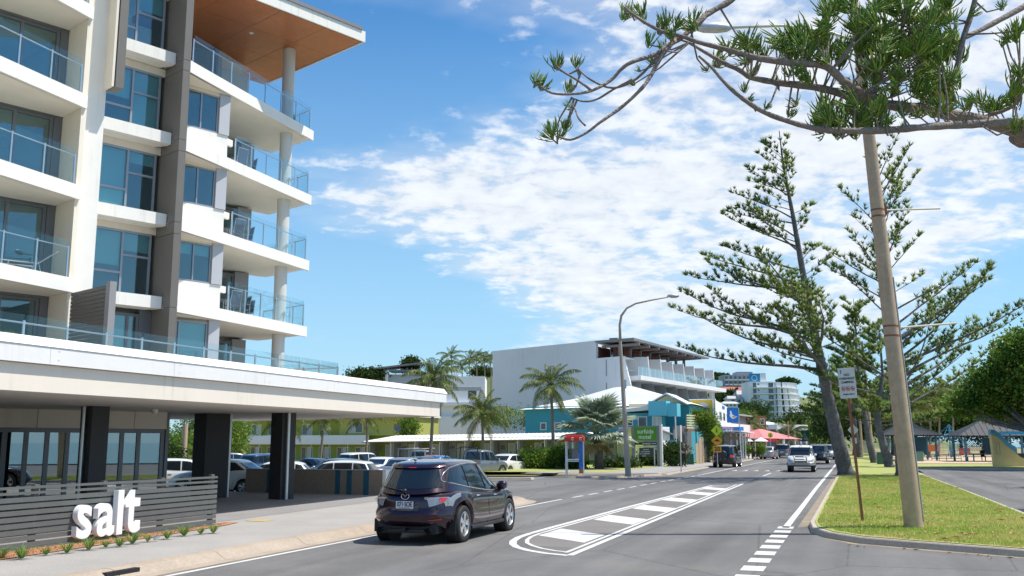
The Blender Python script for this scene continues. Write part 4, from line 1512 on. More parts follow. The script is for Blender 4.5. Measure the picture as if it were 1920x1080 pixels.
def make_car(name, label, cat, spec, color, loc, heading, group=None, wins=None, rearwin=None, frontwin=None, extras=None, spokes=5, trimm=None, lod=1, pitch=0.0, lights=True):
    """heading: clockwise angle from +Y of the car's nose"""
    root = thing(name, label, cat, loc, PI / 2 - heading, group)
    c = spec
    ns, ne = (96, 20) if lod > 1 else (44, 10)
    body = c.body_mb(ns, ne).build('body', color, root, smooth=True, angle=38)
    cabin = c.gh_mb(40 if lod > 1 else 24, 16 if lod > 1 else 8).build('cabin', color, root, smooth=True, angle=50)
    ub = MB()
    ub.box(-c.L / 2 + .2, c.L / 2 - .22, -c.W / 2 + .3, c.W / 2 - .3, c.sill - .05, c.sill + .45)
    ub.box(c.axr + c.rw * 1.15, c.axf - c.rw * 1.15, -c.W / 2 + .05, c.W / 2 - .05, c.sill + .02, c.sill + .4)
    ub.box(-c.L / 2 + .35, c.axr - c.rw * 1.15, -c.W / 2 + .3, c.W / 2 - .3, c.sill + .05, c.sill + .3)
    ub.box(c.axf + c.rw * 1.15, c.L / 2 - .35, -c.W / 2 + .3, c.W / 2 - .3, c.sill + .05, c.sill + .3)
    for ax in (c.axr, c.axf):
        for sg_ in (-1, 1):
            ub.lathe([(0, sg_ * (c.W / 2 - .3)), (c.rw * c.arch, sg_ * (c.W / 2 - .3)), (c.rw * c.arch, sg_ * (c.W / 2 - .04))], 24, 'y', (ax, 0, c.rw))
    ub.build('underbody', darkm, root)
    # windows
    for sgn in (1, -1):
        for q in (wins or []):
            (xa, ta), (xb, tb), (xc, tc_), (xd, td) = q     # bottom rear, bottom front, top front, top rear

            def shp(u, v):
                x = lerp(lerp(xa, xb, u), lerp(xd, xc, u), v)
                t = lerp(lerp(ta, tb, u), lerp(td, tc_, u), v)
                return x, t
            mb, rim = c.patch(lambda a, b: c.gside(a, b, sgn), 0, 0, 0, 0, 10, 6, .004, shp)
            w = mb.build('side_window', carglass, root, smooth=True)
            if trimm and lod > 1:
                MB().tube(rim, .006, 5, False).build('window_trim', darkm, w)
    e0, e1, t0, t1 = rearwin or (-.82, .82, .12, .88)
    mb, rim = c.patch(lambda a, b: c.gend(a, b, False), e0, e1, t0, t1, 14, 8, .006, lambda u, v: (lerp(e0, e1, u) * (1 - .06 * v), lerp(t0, t1, v)))
    mb.build('rear_window', carglass, root, smooth=True)
    e0, e1, t0, t1 = frontwin or (-.88, .88, .06, .92)
    mb, rim = c.patch(lambda a, b: c.gend(a, b, True), e0, e1, t0, t1, 14, 8, .006, lambda u, v: (lerp(e0, e1, u) * (1 - .05 * v), lerp(t0, t1, v)))
    mb.build('windscreen', carglass, root, smooth=True)
    key = (round(c.rw, 3), spokes)
    if key not in WM: WM[key] = wheel_meshes(c.rw, .215, c.rw * .66, spokes)
    ty, ri, di = WM[key]
    for ax in (c.axr, c.axf):
        for sgn in (1, -1):
            w = link('wheel', ty, root)
            w.location = (ax, sgn * (c.W / 2 - .125), c.rw)
            w.rotation_euler = (0, .4 * ax, 0 if sgn > 0 else PI)
            link('rim', ri, w)
            link('brake_disc', di, w)
    if lights:
        for sgn in (1, -1):
            mb, _ = c.patch(lambda a, b: c.lend(a, b, False), sgn * .62, sgn * .93, .62, .86, 5, 3, .006)
            mb.build('tail_light', redl, root, smooth=True)
            mb, _ = c.patch(lambda a, b: c.lside(a, b, sgn), -c.L / 2 + .17, -c.L / 2 + .42, .64, .86, 5, 3, .006)
            mb.build('tail_light', redl, root, smooth=True)
            mb, _ = c.patch(lambda a, b: c.lend(a, b, True), sgn * .55, sgn * .93, .60, .80, 5, 3, .006)
            mb.build('headlight', clearl, root, smooth=True)
        mb, _ = c.patch(lambda a, b: c.lend(a, b, True), -.42, .42, .45, .75, 6, 3, .006)
        mb.build('grille', darkm, root)
        mb, _ = c.patch(lambda a, b: c.lend(a, b, False), -.22, .22, .44, .60, 4, 2, .008)
        mb.build('number_plate', mat('plate', (.62, .62, .58), .5), root)
        for sgn in (1, -1):
            q = c.gside(c.gh[2] - .42, .12, sgn)
            mb = MB()
            mb.lathe([(0, -.09), (.05, -.085), (.075, -.03), (.075, .03), (.05, .085), (0, .09)], 12, 'y', (q.x, q.y + sgn * .12, q.z + .03))
            mb.build('mirror', color, root, smooth=True)
            for x0 in c.handles if hasattr(c, 'handles') else (-.55, .5):
                q = c.lside(x0, .84, sgn)
                MB().box(q.x - .08, q.x + .08, min(q.y, q.y + sgn * .025), max(q.y, q.y + sgn * .025), q.z - .012, q.z + .016).build('handle', chrome if lod > 1 else color, root)
            for xd in getattr(c, 'seams', (-1.0, .05, 1.15)):
                pts = [c.lside(xd + (.22 * (max(0, .5 - t) if xd < -.8 else 0)) , t, sgn) for t in (.05, .2, .4, .6, .8, .97)]
                pts = [p + Vector((0, sgn * .001, 0)) for p in pts]
                MB().tube(pts, .004, 4, False).build('door_seam', darkm, root)
    root.rotation_euler = (0, pitch, PI / 2 - heading)
    return root, c


# --- the dark purple crossover in front
cx7 = Car(4.68, 1.87, 1.62, belt=[(-2.34, .98), (-2.1, 1.04), (-1.5, 1.03), (-.5, .98), (.6, .95), (1.15, .96), (1.6, .93), (2.05, .82), (2.34, .66)],
          axr=-1.36, axf=1.39, rw=.365, roof=[(-2.0, 1.51), (-1.5, 1.575), (-.7, 1.605), (-.1, 1.598), (.3, 1.57), (.8, 1.47)], gh=(-2.28, -1.86, 1.46, .36), sill=.27, p=4.4, pg=3.6, wt=.69,
          arch=1.13, hip=.035)
cx7.bulge = [(0, .93), (.06, .955), (.12, .955), (.2, .985), (.3, .992), (.45, .985), (.6, .975), (.75, .975), (.86, .965), (.94, .94), (1, .90)]
cx7.endr = [(0, .26), (.08, .12), (.2, .03), (.34, .0), (.43, .0), (.47, .07), (.6, .085), (.8, .10), (.93, .14), (1, .20)]
cx7.handles = (-.62, .42)
cx7.seams = (-.98, .02, 1.06)
purple = paintm('cherry', (0.024, 0.007, 0.016), .5, .25)
g0, g1 = gnd(865, 1017), gnd(962, 993)
ax_d = (ST(1, 0) - ST(0, 0)).normalized()
mid = ST(19.9, -8.44)
wins = [((-1.80, .36), (-1.0, .20), (-1.02, .87), (-1.58, .80)), ((-.955, .19), (-.06, .09), (-.20, .90), (-.975, .87)), ((-.01, .085), (1.00, .05), (.34, .86), (-.13, .90))]
car, c = make_car('crossover_car', 'dark purple crossover driving along the near lane beside the footpath kerb', 'car', cx7, purple, tuple(mid), AZ, wins=wins, trimm=True, lod=2, lights=False,
                  rearwin=(-.80, .80, .16, .86), spokes=5)
W0_, W1_ = Vector, None
# chrome line round the side glass
for sgn in (1, -1):
    pts = []
    bot = [(-1.88, .40), (-1.6, .29), (-1.3, .22), (-1.0, .165), (-.5, .11), (0, .06), (.5, .04), (1.05, .02)]
    topl = [(1.12, .04), (.80, .44), (.42, .85), (.0, .925), (-.6, .93), (-1.1, .915), (-1.56, .84), (-1.78, .66), (-1.88, .50)]
    for x, t in bot + topl + bot[:1]:
        q = c.gside(x, t, sgn)
        pts.append(q + Vector((0, sgn * .008, .002)))
    MB().tube(pts, .011, 6, False).build('window_chrome', chrome, car, smooth=True)
    # tail lamps, in a clear lens with a red wedge
    mb, rim = c.patch(lambda a, b: c.lend(a, b, False), 0, 0, 0, 0, 7, 5, .012, lambda u, v: (sgn * lerp(.79 + .04 * (1 - v), .955, u), lerp(.585 + .02 * u, .84 - .03 * (1 - u), v)))
    tl = mb.build('tail_lamp', clearl, car, smooth=True)
    mb, rim = c.patch(lambda a, b: c.lside(a, b, sgn), 0, 0, 0, 0, 7, 5, .012, lambda u, v: (lerp(-2.21, -1.97 + .10 * v, u), lerp(lerp(.60, .70, u), lerp(.84, .83, u), v)))
    mb.build('lens', clearl, tl, smooth=True)
    mb, rim = c.patch(lambda a, b: c.lside(a, b, sgn), 0, 0, 0, 0, 4, 3, .018, lambda u, v: (lerp(-2.08, -1.98 + .07 * v, u), lerp(lerp(.66, .73, u), lerp(.82, .81, u), v)))
    mb.build('lens_red', redl, tl, smooth=True)
    for e in (.74, .86):
        q = c.lend(sgn * e, .72, False)
        rr__ = [(q.x - .016, q.y + .05 * math.cos(a), q.z + .05 * math.sin(a)) for a in [2 * PI * i / 14 for i in range(15)]]
        MB().tube(rr__, .005, 5, False).build('reflector', chrome, tl)
    # lower reflectors, exhausts, sills
    mb, _ = c.patch(lambda a, b: c.lend(a, b, False), sgn * .58, sgn * .80, .235, .262, 5, 1, .008)
    mb.build('reflector_strip', redl, car)
    ex = MB()
    ex.tube([(-2.02, sgn * .52, .30), (-2.31, sgn * .52, .29)], [.05, .055], 16, False)
    ex.tube([(-2.31, sgn * .52, .29), (-2.2, sgn * .52, .295)], [.055, .042], 16, False)
    ex.build('exhaust_tip', chrome, car, smooth=True)
    MB().box(-.95, .98, min(sgn * .85, sgn * .925), max(sgn * .85, sgn * .925), .235, .30).build('side_step', mat('black_plastic', (.02, .02, .022), .55), car, bevel=.01)
    q = c.gside(.95, .10, sgn)
    mm = MB()
    mm.lathe([(0, -.115), (.07, -.11), (.10, -.04), (.10, .04), (.07, .11), (0, .115)], 16, 'y', (q.x, q.y + sgn * .14, q.z + .055))
    mm.build('mirror', purple, car, smooth=True)
    for x0 in c.handles:
        q = c.lside(x0, .87, sgn)
        h = MB()
        h.tube([(q.x - .11, q.y + sgn * .004, q.z), (q.x - .09, q.y + sgn * .03, q.z + .004), (q.x + .09, q.y + sgn * .03, q.z + .012), (q.x + .11, q.y + sgn * .004, q.z + .012)], .014, 8)
        h.build('handle', chrome, car, smooth=True)
    for xd in c.seams:
        pts = [c.lside(xd + (-.0 if xd > -.9 else .30 * max(0, .55 - t)), t, sgn) for t in (.04, .12, .3, .5, .7, .85, .97)]
        MB().tube(pts, .0045, 4, False).build('door_seam', darkm, car)
    # mud flap
    MB().box(-1.80, -1.775, min(sgn * .70, sgn * .90), max(sgn * .70, sgn * .90), .20, .46).build('mud_flap', rubber, car)
# tailgate seam, spoiler, wiper, antenna, badge, plate
pts = [c.lend(e, .475, False) for e in [-.93 + .1 * i for i in range(19)]]
pts = [p + Vector((-.004, 0, 0)) for p in pts]
MB().tube(pts, .006, 4, False).build('tailgate_seam', darkm, car)
mb, _ = c.patch(lambda a, b: c.lend(a, b, False), -.34, .34, .50, .70, 8, 3, .003)
mb.build('plate_recess', purple, car, smooth=True)
mb, _ = c.patch(lambda a, b: c.gend(a, b, False), -.88, .88, .875, .985, 16, 4, .03)
sp = mb.build('spoiler', purple, car, smooth=True)
mb, _ = c.patch(lambda a, b: c.gend(a, b, False), -.13, .13, .885, .905, 3, 1, .035)
mb.build('brake_light', redl, sp)
pw = [c.gend(e, t, False) + Vector((-.018, 0, .005)) for e, t in ((.02, .10), (.2, .13), (.45, .17), (.66, .19))]
wp = MB().tube(pw, .012, 6).build('rear_wiper', darkm, car, smooth=True)
q = c.gend(.02, .10, False)
MB().lathe([(0, -.05), (.035, -.045), (.045, 0)], 12, 'x', (q.x, q.y, q.z)).build('wiper_hub', darkm, wp, smooth=True)
an = MB().tube([(-1.55, .12, 1.60), (-1.68, .13, 1.74)], [.006, .003], 6)
an.lathe([(.03, 0), (.025, .02), (0, .03)], 10, 'z', (-1.55, .12, 1.615))
an.build('antenna', darkm, car)
rp = c.lend(.0, .62, False)
XR = rp.x - .016
rzp = -PI / 2
pl = MB().box(XR - .012, XR - .002, -.19, .19, .70, .845).build('number_plate', mat('plate_white', (.68, .69, .72), .45), car, bevel=.004)
put_text('plate_text', '071\u00b7SOE', .125, mat('plate_ink', (.03, .025, .06), .5), pl, (XR - .0135, 0, .782), -PI / 2, .0006, spacing=.92, bold=.004, sx=.78)
MB().box(XR - .0138, XR - .0122, -.12, .12, .710, .722).build('plate_line', mat('plate_ink'), pl)
bd = MB()
bx = c.lend(0, .79, False).x - .012
ring = [(bx, .085 * math.cos(a), .945 + .066 * math.sin(a)) for a in [2 * PI * i / 24 for i in range(25)]]
bd.tube(ring, .008, 6, False)
wing = [(bx, .072 * s_, .945 + z_) for s_, z_ in ((-1, .022), (-.55, .035), (-.3, .012), (0, -.02), (.3, .012), (.55, .035), (1, .022))]
bd.tube(wing, .007, 6)
bd.build('badge', chrome, car, smooth=True)
q = c.lend(-.40, .74, False)
put_text('badge_text', 'CX-7', .062, chrome, car, (q.x - .012, -.50, .905), -PI / 2, .003, sx=1.25, bold=.001)
q = c.lend(.62, .74, False)
MB().box(q.x - .022, q.x - .018, .44, .62, .885, .91).build('badge_strip', chrome, car)
mb, _ = c.patch(lambda a, b: c.lend(a, b, True), -.5, .5, .3, .6, 6, 3, .006)
mb.build('grille', darkm, car)
tb = MB()
tb.box(-2.30, -2.0, -.03, .03, .27, .33)
tb.box(-2.2, -2.1, -.4, .4, .25, .30)
tb.build('tow_bar', darkm, car)

# --- other cars
SED = dict(L=4.75, W=1.80, H=1.44, belt=[(-2.38, .90), (-2.1, .96), (-1.5, .97), (-.5, .92), (.8, .90), (1.3, .90), (1.9, .78), (2.38, .62)], axr=-1.38, axf=1.42, rw=.31,
           roof=[(-1.4, 1.34), (-.8, 1.415), (-.1, 1.43), (.6, 1.36)], gh=(-1.85, -.98, 1.28, .36), sill=.22)
WAG = dict(L=4.6, W=1.78, H=1.45, belt=[(-2.3, .90), (-1.5, .95), (-.5, .91), (.8, .90), (1.3, .90), (1.9, .78), (2.3, .62)], axr=-1.3, axf=1.38, rw=.31,
           roof=[(-2.0, 1.40), (-1.2, 1.455), (-.1, 1.45), (.6, 1.38)], gh=(-2.2, -1.8, 1.3, .38), sill=.22)
HAT = dict(L=4.3, W=1.76, H=1.47, belt=[(-2.15, .93), (-1.4, .97), (-.5, .93), (.8, .91), (1.2, .92), (1.7, .80), (2.15, .62)], axr=-1.25, axf=1.32, rw=.31,
           roof=[(-1.7, 1.38), (-1.0, 1.455), (-.1, 1.46), (.6, 1.38)], gh=(-2.05, -1.45, 1.32, .30), sill=.22)
SUV = dict(L=4.7, W=1.85, H=1.75, belt=[(-2.35, 1.05), (-1.5, 1.08), (-.5, 1.05), (.8, 1.04), (1.3, 1.06), (1.9, .98), (2.35, .80)], axr=-1.35, axf=1.38, rw=.36,
           roof=[(-2.1, 1.67), (-1.2, 1.725), (-.1, 1.73), (.7, 1.66)], gh=(-2.28, -2.05, 1.35, .55), sill=.32)
UTE = dict(L=5.1, W=1.84, H=1.78, belt=[(-2.55, .95), (-.9, .98), (-.5, 1.05), (.8, 1.05), (1.3, 1.07), (2.1, 1.0), (2.55, .82)], axr=-1.5, axf=1.58, rw=.37,
           roof=[(-.7, 1.72), (-.2, 1.76), (.3, 1.76), (.7, 1.70)], gh=(-.62, -.50, 1.55, .85), sill=.42)
WIN = {
    'SED': [((-1.38, .22), (-.42, .12), (-.42, .88), (-.92, .84)), ((-.36, .11), (.92, .08), (.38, .86), (-.36, .88))],
    'WAG': [((-1.9, .2), (-1.18, .16), (-1.18, .86), (-1.72, .84)), ((-1.12, .16), (-.25, .12), (-.25, .88), (-1.12, .87)), ((-.19, .12), (.95, .08), (.38, .86), (-.19, .88))],
    'HAT': [((-1.62, .26), (-1.15, .18), (-1.15, .86), (-1.40, .82)), ((-1.09, .17), (-.25, .12), (-.25, .88), (-1.09, .87)), ((-.19, .12), (.98, .08), (.36, .86), (-.19, .88))],
    'SUV': [((-2.08, .2), (-1.30, .16), (-1.30, .86), (-1.98, .85)), ((-1.24, .16), (-.3, .12), (-.3, .88), (-1.24, .87)), ((-.24, .12), (1.02, .08), (.58, .86), (-.24, .88))],
    'UTE': [((-.45, .16), (.30, .12), (.30, .88), (-.40, .87)), ((.36, .12), (1.28, .08), (.90, .86), (.36, .88))],
}
SPEC = {k: Car(**v) for k, v in dict(SED=SED, WAG=WAG, HAT=HAT, SUV=SUV, UTE=UTE).items()}
for k_, s_ in SPEC.items():
    s_.seams = (-.95, .05, 1.1) if k_ != 'UTE' else (.33, 1.35)
    s_.handles = (-.7, .3) if k_ != 'UTE' else (.45, .45)
PC = {
    'white': paintm('white', (.72, .72, .70), 0, .4), 'silver': paintm('silver', (.42, .43, .45), .6), 'grey': paintm('grey', (.20, .21, .23), .5),
    'blue': paintm('blue', (.02, .06, .16), .4), 'navy': paintm('navy', (.012, .03, .07), .4), 'red': paintm('red', (.45, .03, .03), .1), 'black': paintm('black', (.012, .013, .018), .4),
    'gold': paintm('gold', (.45, .40, .30), .4), 'azure': paintm('azure', (.03, .13, .40), .2),
}


def park(kind, colr, pos, heading, label, name='parked_car', cat='car', group='cars parked behind the low wall', **k):
    r, c_ = make_car(name, label, cat, SPEC[kind], PC[colr], tuple(pos), heading, group, wins=WIN[kind], **k)
    return r


def P(px, Y, z=LOTZ):
    q = at(px, 829, Y)
    return (q.x, Y, z)


H = R
z1 = LOTZ - .05
park('WAG', 'white', P(352, 46, -.25), H(72), 'white wagon parked under the building, nose hidden by the first dark column')
park('SED', 'white', P(422, 42.5, -.2), H(-78), 'white car behind the fence end with its silver wheel showing')
park('SUV', 'silver', P(444, 78, -.6), H(70), 'silver four wheel drive parked farthest left against the motel garden')
park('SUV', 'blue', P(502, 71, -.6), H(28), 'dark blue four wheel drive seen from behind, left of the column')
park('HAT', 'white', P(512, 45, -.36), H(-95), 'white hatchback roof close behind the low wall, left of the near column')
park('SUV', 'grey', P(528, 74, -.6), H(35), 'grey van parked beside the dark blue four wheel drive')
park('SED', 'navy', P(583, 69, -.58), H(-60), 'navy sedan parked right of the near column')
park('WAG', 'white', P(628, 47, -.36), H(-82), 'long white wagon close behind the low wall')
park('HAT', 'silver', P(627, 61, -.5), H(-70), 'pale silver hatchback behind the long white wagon')
park('SED', 'grey', P(668, 56, -.42), H(70), 'dark grey sedan parked with bright coloured things on its bonnet')
park('SUV', 'white', P(684, 76, -.55), H(40), 'white four wheel drive with roof rails near the motel palms')
park('SED', 'white', P(722, 66, -.45), H(18), 'white sedan seen from behind, left of the silver one')
park('SED', 'silver', P(763, 60, -.40), H(22), 'silver sedan seen from behind just over the purple car roof')
park('HAT', 'azure', P(826, 68, -.42), H(20), 'blue hatchback half hidden beside the grey tray truck')
park('SED', 'red', P(818, 76, -.45), H(75), 'red car of which only the roof shows')
park('HAT', 'navy', P(796, 63, -.42), H(25), 'dark car with a white card in its rear window')
sd = park('SED', 'white', P(956, 70.5, -.30), H(30), 'white sedan with red tail lamps parked at the right end of the row')
# utes
ut = park('UTE', 'gold', P(790, 80, -.45), H(25), 'cream utility truck with a pipe rack over its tray', name='utility_truck', cat='truck')
mb = MB()
for x in (-2.3, -.75):
    mb.tube([(x, -.8, .95), (x, -.76, 1.9), (x, .76, 1.9), (x, .8, .95)], .035, 6)
mb.tube([(-2.4, -.76, 1.9), (.9, -.76, 1.95)], .035, 6)
mb.tube([(-2.4, .76, 1.9), (.9, .76, 1.95)], .035, 6)
mb.build('pipe_rack', galv, ut)
ug = park('UTE', 'grey', P(895, 64.5, -.30), H(38), 'grey utility truck with a black frame over its tray, left of the white sedan', name='utility_truck', cat='truck')
PC['silver2'] = PC['silver']
mb = MB()
mb.box(-2.62, -.72, -.90, .90, .92, 1.16)
mb.build('tray', mat('tray', (.10, .10, .11), .6), ug)
mb = MB()
mb.box(-2.635, -2.62, -.78, .05, .70, 1.22)
sgn_ = mb.build('tail_sign', mat('sign_cream', (.75, .70, .55), .6), ug)
mb = MB()
mb.box(-2.65, -2.636, -.70, -.02, .84, 1.05)
mb.build('sign_band', mat('sign_tan', (.65, .32, .12), .6), sgn_)
mb = MB()
mb.tube([(-.85, -.8, 1.1), (-.85, -.72, 1.98), (-.85, .72, 1.98), (-.85, .8, 1.1)], .04, 6)
mb.tube([(-2.4, -.8, 1.15), (-2.1, -.76, 1.75), (-.85, -.74, 1.95)], .035, 6)
mb.tube([(-2.4, .8, 1.15), (-2.1, .76, 1.75), (-.85, .74, 1.95)], .035, 6)
mb.build('tray_frame', darkm, ug)

# moving traffic
q = gnd(1507, 886)
uh = park('UTE', 'white', ST(70.6, -3.45, 0), AZ + PI - R(1), 'white dual cab utility truck with bull bar and aerials coming towards us', name='oncoming_truck', cat='truck', group=None)
bb = MB()
for z, w in ((.50, .92), (.62, .90), (.86, .40), (1.02, .40)):
    bb.tube([(2.55, -w, z), (2.66, -w * .6, z), (2.66, w * .6, z), (2.55, w, z)], .035, 8)
for y in (-.40, .40):
    bb.tube([(2.66, y, .45), (2.68, y, 1.08)], .04, 8)
bb.build('bull_bar', mat('bullbar', (.45, .45, .42), .35, metal=.7), uh, smooth=True)
for y in (-.42, .12):
    MB().tube([(2.7, y, 1.0), (2.66, y, 2.05)], [.012, .006], 6).build('aerial', darkm, uh)
bb = MB()
bb.tube([(1.1, -.7, 1.86), (1.1, .7, 1.86)], .025, 6)
bb.tube([(.2, -.7, 1.86), (.2, .7, 1.86)], .025, 6)
for y in (-.68, 0, .68): bb.tube([(.1, y, 1.87), (1.2, y, 1.87)], .02, 6)
bb.build('roof_rack', darkm, uh)
MB().box(-2.5, -.8, -.86, .86, .9, 1.02).build('tray', mat('tray', (.1, .1, .11)), uh)
pj = park('SUV', 'black', ST(80.6, -9.75, 0), AZ + R(1.5), 'black four wheel drive with a rear spare wheel, beside the crossing signs', name='four_wheel_drive', cat='car', group=None)
sw = MB().lathe([(0, -.09), (.27, -.09), (.33, -.06), (.345, 0), (.33, .06)], 28, 'x', (-2.42, 0, 1.0))
sw.build('spare_wheel_cover', mat('cover_black', (.03, .03, .035), .4), pj, smooth=True)
park('SUV', 'black', ST(97.5, -3.2, 0), AZ + PI, 'black four wheel drive following the white truck', name='oncoming_car', cat='car', group=None)
park('SUV', 'silver', ST(120, -3.0, 0), AZ + PI, 'pale four wheel drive half hidden behind the leaning trunk', name='oncoming_car', cat='car', group=None)
park('SED', 'silver', ST(120, -9.6, 0.02), AZ + R(4), 'silver sedan stopped before the round crossing sign', name='parked_car', group=None)
park('SUV', 'grey', ST(131, -8.6, 0.02), AZ + R(2), 'grey four wheel drive ahead of the silver sedan', name='parked_car', group=None)

# ---------------------------------------------------------------- buildings farther along
lime = mat('lime', (.30, .36, .05), .7, nz=(2, .06))
limey = mat('lime_yellow', (.43, .45, .12), .7)
roofw = mat('roof_white', (.80, .79, .76), .6, nz=(3, .04))
turq = mat('turquoise', (.05, .35, .43), .6, streak=.3, nz=(2, .05))
turql = mat('turquoise_light', (.13, .52, .62), .6)
hotelg = mat('hotel_grey', (.70, .71, .73), .75, streak=.3, nz=(.4, .03))
hotelw = mat('hotel_white', (.80, .80, .79), .7, streak=.25)
greyd = mat('grey_dark', (.20, .205, .215), .7)
greym = mat('grey_mid', (.40, .41, .42), .7)
winb = mat('window_dark', (.03, .045, .055), .08, spec=1.0)
curtain = mat('curtain', (.55, .58, .55), .8)
timr = mat('timber_red', (.30, .10, .06), .6)
creamy = mat('cream_wall', (.72, .62, .40), .7)


def frame_at(pa, Ya, pb, Yb, z=0.0):
    """empty-like frame: origin at pixel column pa and distance Ya, x axis towards column pb at distance Yb"""
    a, b = at(pa, 829, Ya), at(pb, 829, Yb)
    d = b - a
    return (a.x, a.y, z), math.atan2(d.y, d.x), math.hypot(d.x, d.y)


def bx(name, m, par, x0, x1, y0, y1, z0, z1):
    return MB().box(x0, x1, y0, y1, z0, z1).build(name, m, par)


def opening(par, x0, x1, z0, z1, y=0.0, fm=None, pm=None, split=1, name='window', t=.06):
    """a framed window standing 3 cm proud of a wall at y, with its panes"""
    mb = MB()
    mb.box(x0, x1, y - .03, y + .02, z0, z0 + t)
    mb.box(x0, x1, y - .03, y + .02, z1 - t, z1)
    for i in range(split + 1):
        x = x0 + (x1 - x0 - t) * i / split
        mb.box(x, x + t, y - .028, y + .018, z0 + t, z1 - t)
    o = mb.build(name, fm or hotelw, par)
    for i in range(split):
        a, b = x0 + (x1 - x0) * i / split + t * .5, x0 + (x1 - x0) * (i + 1) / split - t * .5
        p = pm[i % len(pm)] if isinstance(pm, list) else (pm or winb)
        MB().box(a, b, y - .012, y - .004, z0 + t * .5, z1 - t * .5).build('pane', p, o)
    return o


# motel, single-storey wing with a white verandah roof
loc, rz, Lm = frame_at(688, 92, 1180, 82, -.3)
mo = thing('motel_wing', 'long single-storey lime and grey motel wing with a white verandah roof behind the parked cars', 'building', loc, rz)
bx('wall', lime, mo, 0, Lm, 1.8, 6, 0, 2.6)
nm = 10
mw = Lm / nm
for i in range(nm):
    x = i * mw
    bx('divider', greym, mo, x - .06, x + .06 if i else x + .1, .5, 1.79, 0, 2.35)
    bx('panel', [lime, greym][i % 2], mo, x + .12, x + mw * .34, 1.72, 1.79, .02, 2.2)
    opening(mo, x + mw * .38, x + mw * .62, .5 if i % 3 else .1, 2.05, 1.8, None, [curtain], 1)
    opening(mo, x + mw * .64, x + mw * .93, .03, 2.1, 1.8, hotelw, [winb], 1, 'door')
    bx('air_conditioner', greyd, mo, x + mw * .12, x + mw * .27, 1.60, 1.72, 1.5, 1.85)
    bx('verandah_post', hotelw, mo, x + mw * .02, x + mw * .02 + .07, -.1, -.03, 0, 2.3)
rf = MB()
k = 150
rf.add([(-.3, -.35, 2.34), (Lm + .2, -.35, 2.34), (Lm + .2, 6.3, 2.95), (-.3, 6.3, 2.95), (-.3, -.35, 2.30), (Lm + .2, -.35, 2.30), (Lm + .2, 6.3, 2.91), (-.3, 6.3, 2.91)],
       [(0, 1, 2, 3), (7, 6, 5, 4), (0, 4, 5, 1), (1, 5, 6, 2), (3, 2, 6, 7), (0, 3, 7, 4)])
rf.build('roof', roofw, mo)
rf = MB()
for i in range(k):
    x = -.3 + (Lm + .5) * i / k
    rf.box(x, x + .05, -.40, -.352, 2.22, 2.345)
rf.build('corrugated_edge', greyd, mo)
rf = MB()
for i in range(60):
    x = -.2 + (Lm + .3) * i / 60
    rf.add([(x, -.34, 2.346), (x + .05, -.34, 2.346), (x + .05, 6.2, 2.95), (x, 6.2, 2.95), (x + .025, -.34, 2.38), (x + .025, 6.2, 2.985)], [(0, 4, 5, 3), (4, 1, 2, 5), (0, 1, 4)])
rf.build('roof_ribs', roofw, mo)
mo.rotation_euler = (0, -.012, rz)
sdish = thing('satellite_dish', 'small dark satellite dish on the white verandah roof of the motel', 'dish', tuple(at(745, 812, 88)), 0)
MB().lathe([(0, 0), (.18, -.03), (.34, -.12), (.36, -.13)], 16, 'y', (0, 0, .45)).build('dish', greyd, sdish)
MB().tube([(0, 0, -.3), (0, .05, .45)], .025, 6).build('mast', greyd, sdish)

# two-storey wing
loc, rz, L2 = frame_at(446, 128, 690, 118, -.6)
m2 = thing('motel_block', 'two-storey yellow-green motel block with a white balcony band at the far left', 'building', loc, rz)
bx('wall', lime, m2, 0, L2, 1.6, 8, 0, 5.4)
bx('wall', limey, m2, L2 - 5.2, L2 + 5, 1.0, 8, 3.4, 5.6)
bx('balcony_band', hotelw, m2, 0, L2, 0, .15, 2.35, 3.45)
bx('balcony_floor', hotelw, m2, 0, L2, .15, 1.6, 2.3, 2.42)
bx('roof', roofw, m2, -.3, L2 + 5.3, -.3, 8, 5.6, 5.8)
for i in range(7):
    x = .6 + i * (L2 - 1) / 7
    opening(m2, x + .2, x + 1.0, .1, 2.0, 1.6, None, [winb], 1, 'door')
    opening(m2, x + 1.15, x + 2.1, .6, 2.0, 1.6, None, [curtain, winb], 2)
    if i < 5: opening(m2, x + .2, x + 1.9, 3.5, 4.9, 1.6, None, [winb, curtain], 2)
    bx('post', hotelw, m2, x, x + .06, .2, .26, 0, 2.3)
opening(m2, L2 - 3.8, L2 - 1.6, 3.75, 5.1, 1.0, hotelw, [curtain, winb], 2)

# grey and white apartments behind the motel
loc, rz, La = frame_at(676, 150, 800, 150, 0)
ap = thing('terrace_apartments', 'pale blue-grey stepped apartments with a dark rooftop pergola behind the coconut palms', 'building', loc, rz)
k_ = 150 / 1823.0


def zz_(y, Y): return EYE + (829 - y) / 1823.0 * Y


bl = mat('wall_bluegrey', (.44, .47, .52), .75)
bx('wall', bl, ap, 0, 3.7, 0, 12, -1, zz_(707, 150))
bx('fin', hotelw, ap, 3.7, 4.1, -.6, 1.0, -1, zz_(700, 150))
bx('wall', bl, ap, 4.1, 15.0, .2, 12, -1, zz_(702, 150))
opening(ap, 4.6, 6.9, zz_(725, 150), zz_(719, 150), .2, greyd, winb)
bx('wall', hotelw, ap, 12.5, 19.2, -1.5, 10, -1, zz_(707, 150))
bx('band', greym, ap, 12.4, 18.6, -1.6, -1.5, zz_(734, 150), zz_(727, 150))
opening(ap, 16.6, 17.9, zz_(748, 150), zz_(729, 150), -1.5, greyd, winb)
bx('ledge', hotelw, ap, 10.6, 19.0, -2.4, -1.5, zz_(762, 150), zz_(756, 150))
bx('wall', bl, ap, 8.0, 20.4, -1.0, 0, -1, zz_(756, 150))
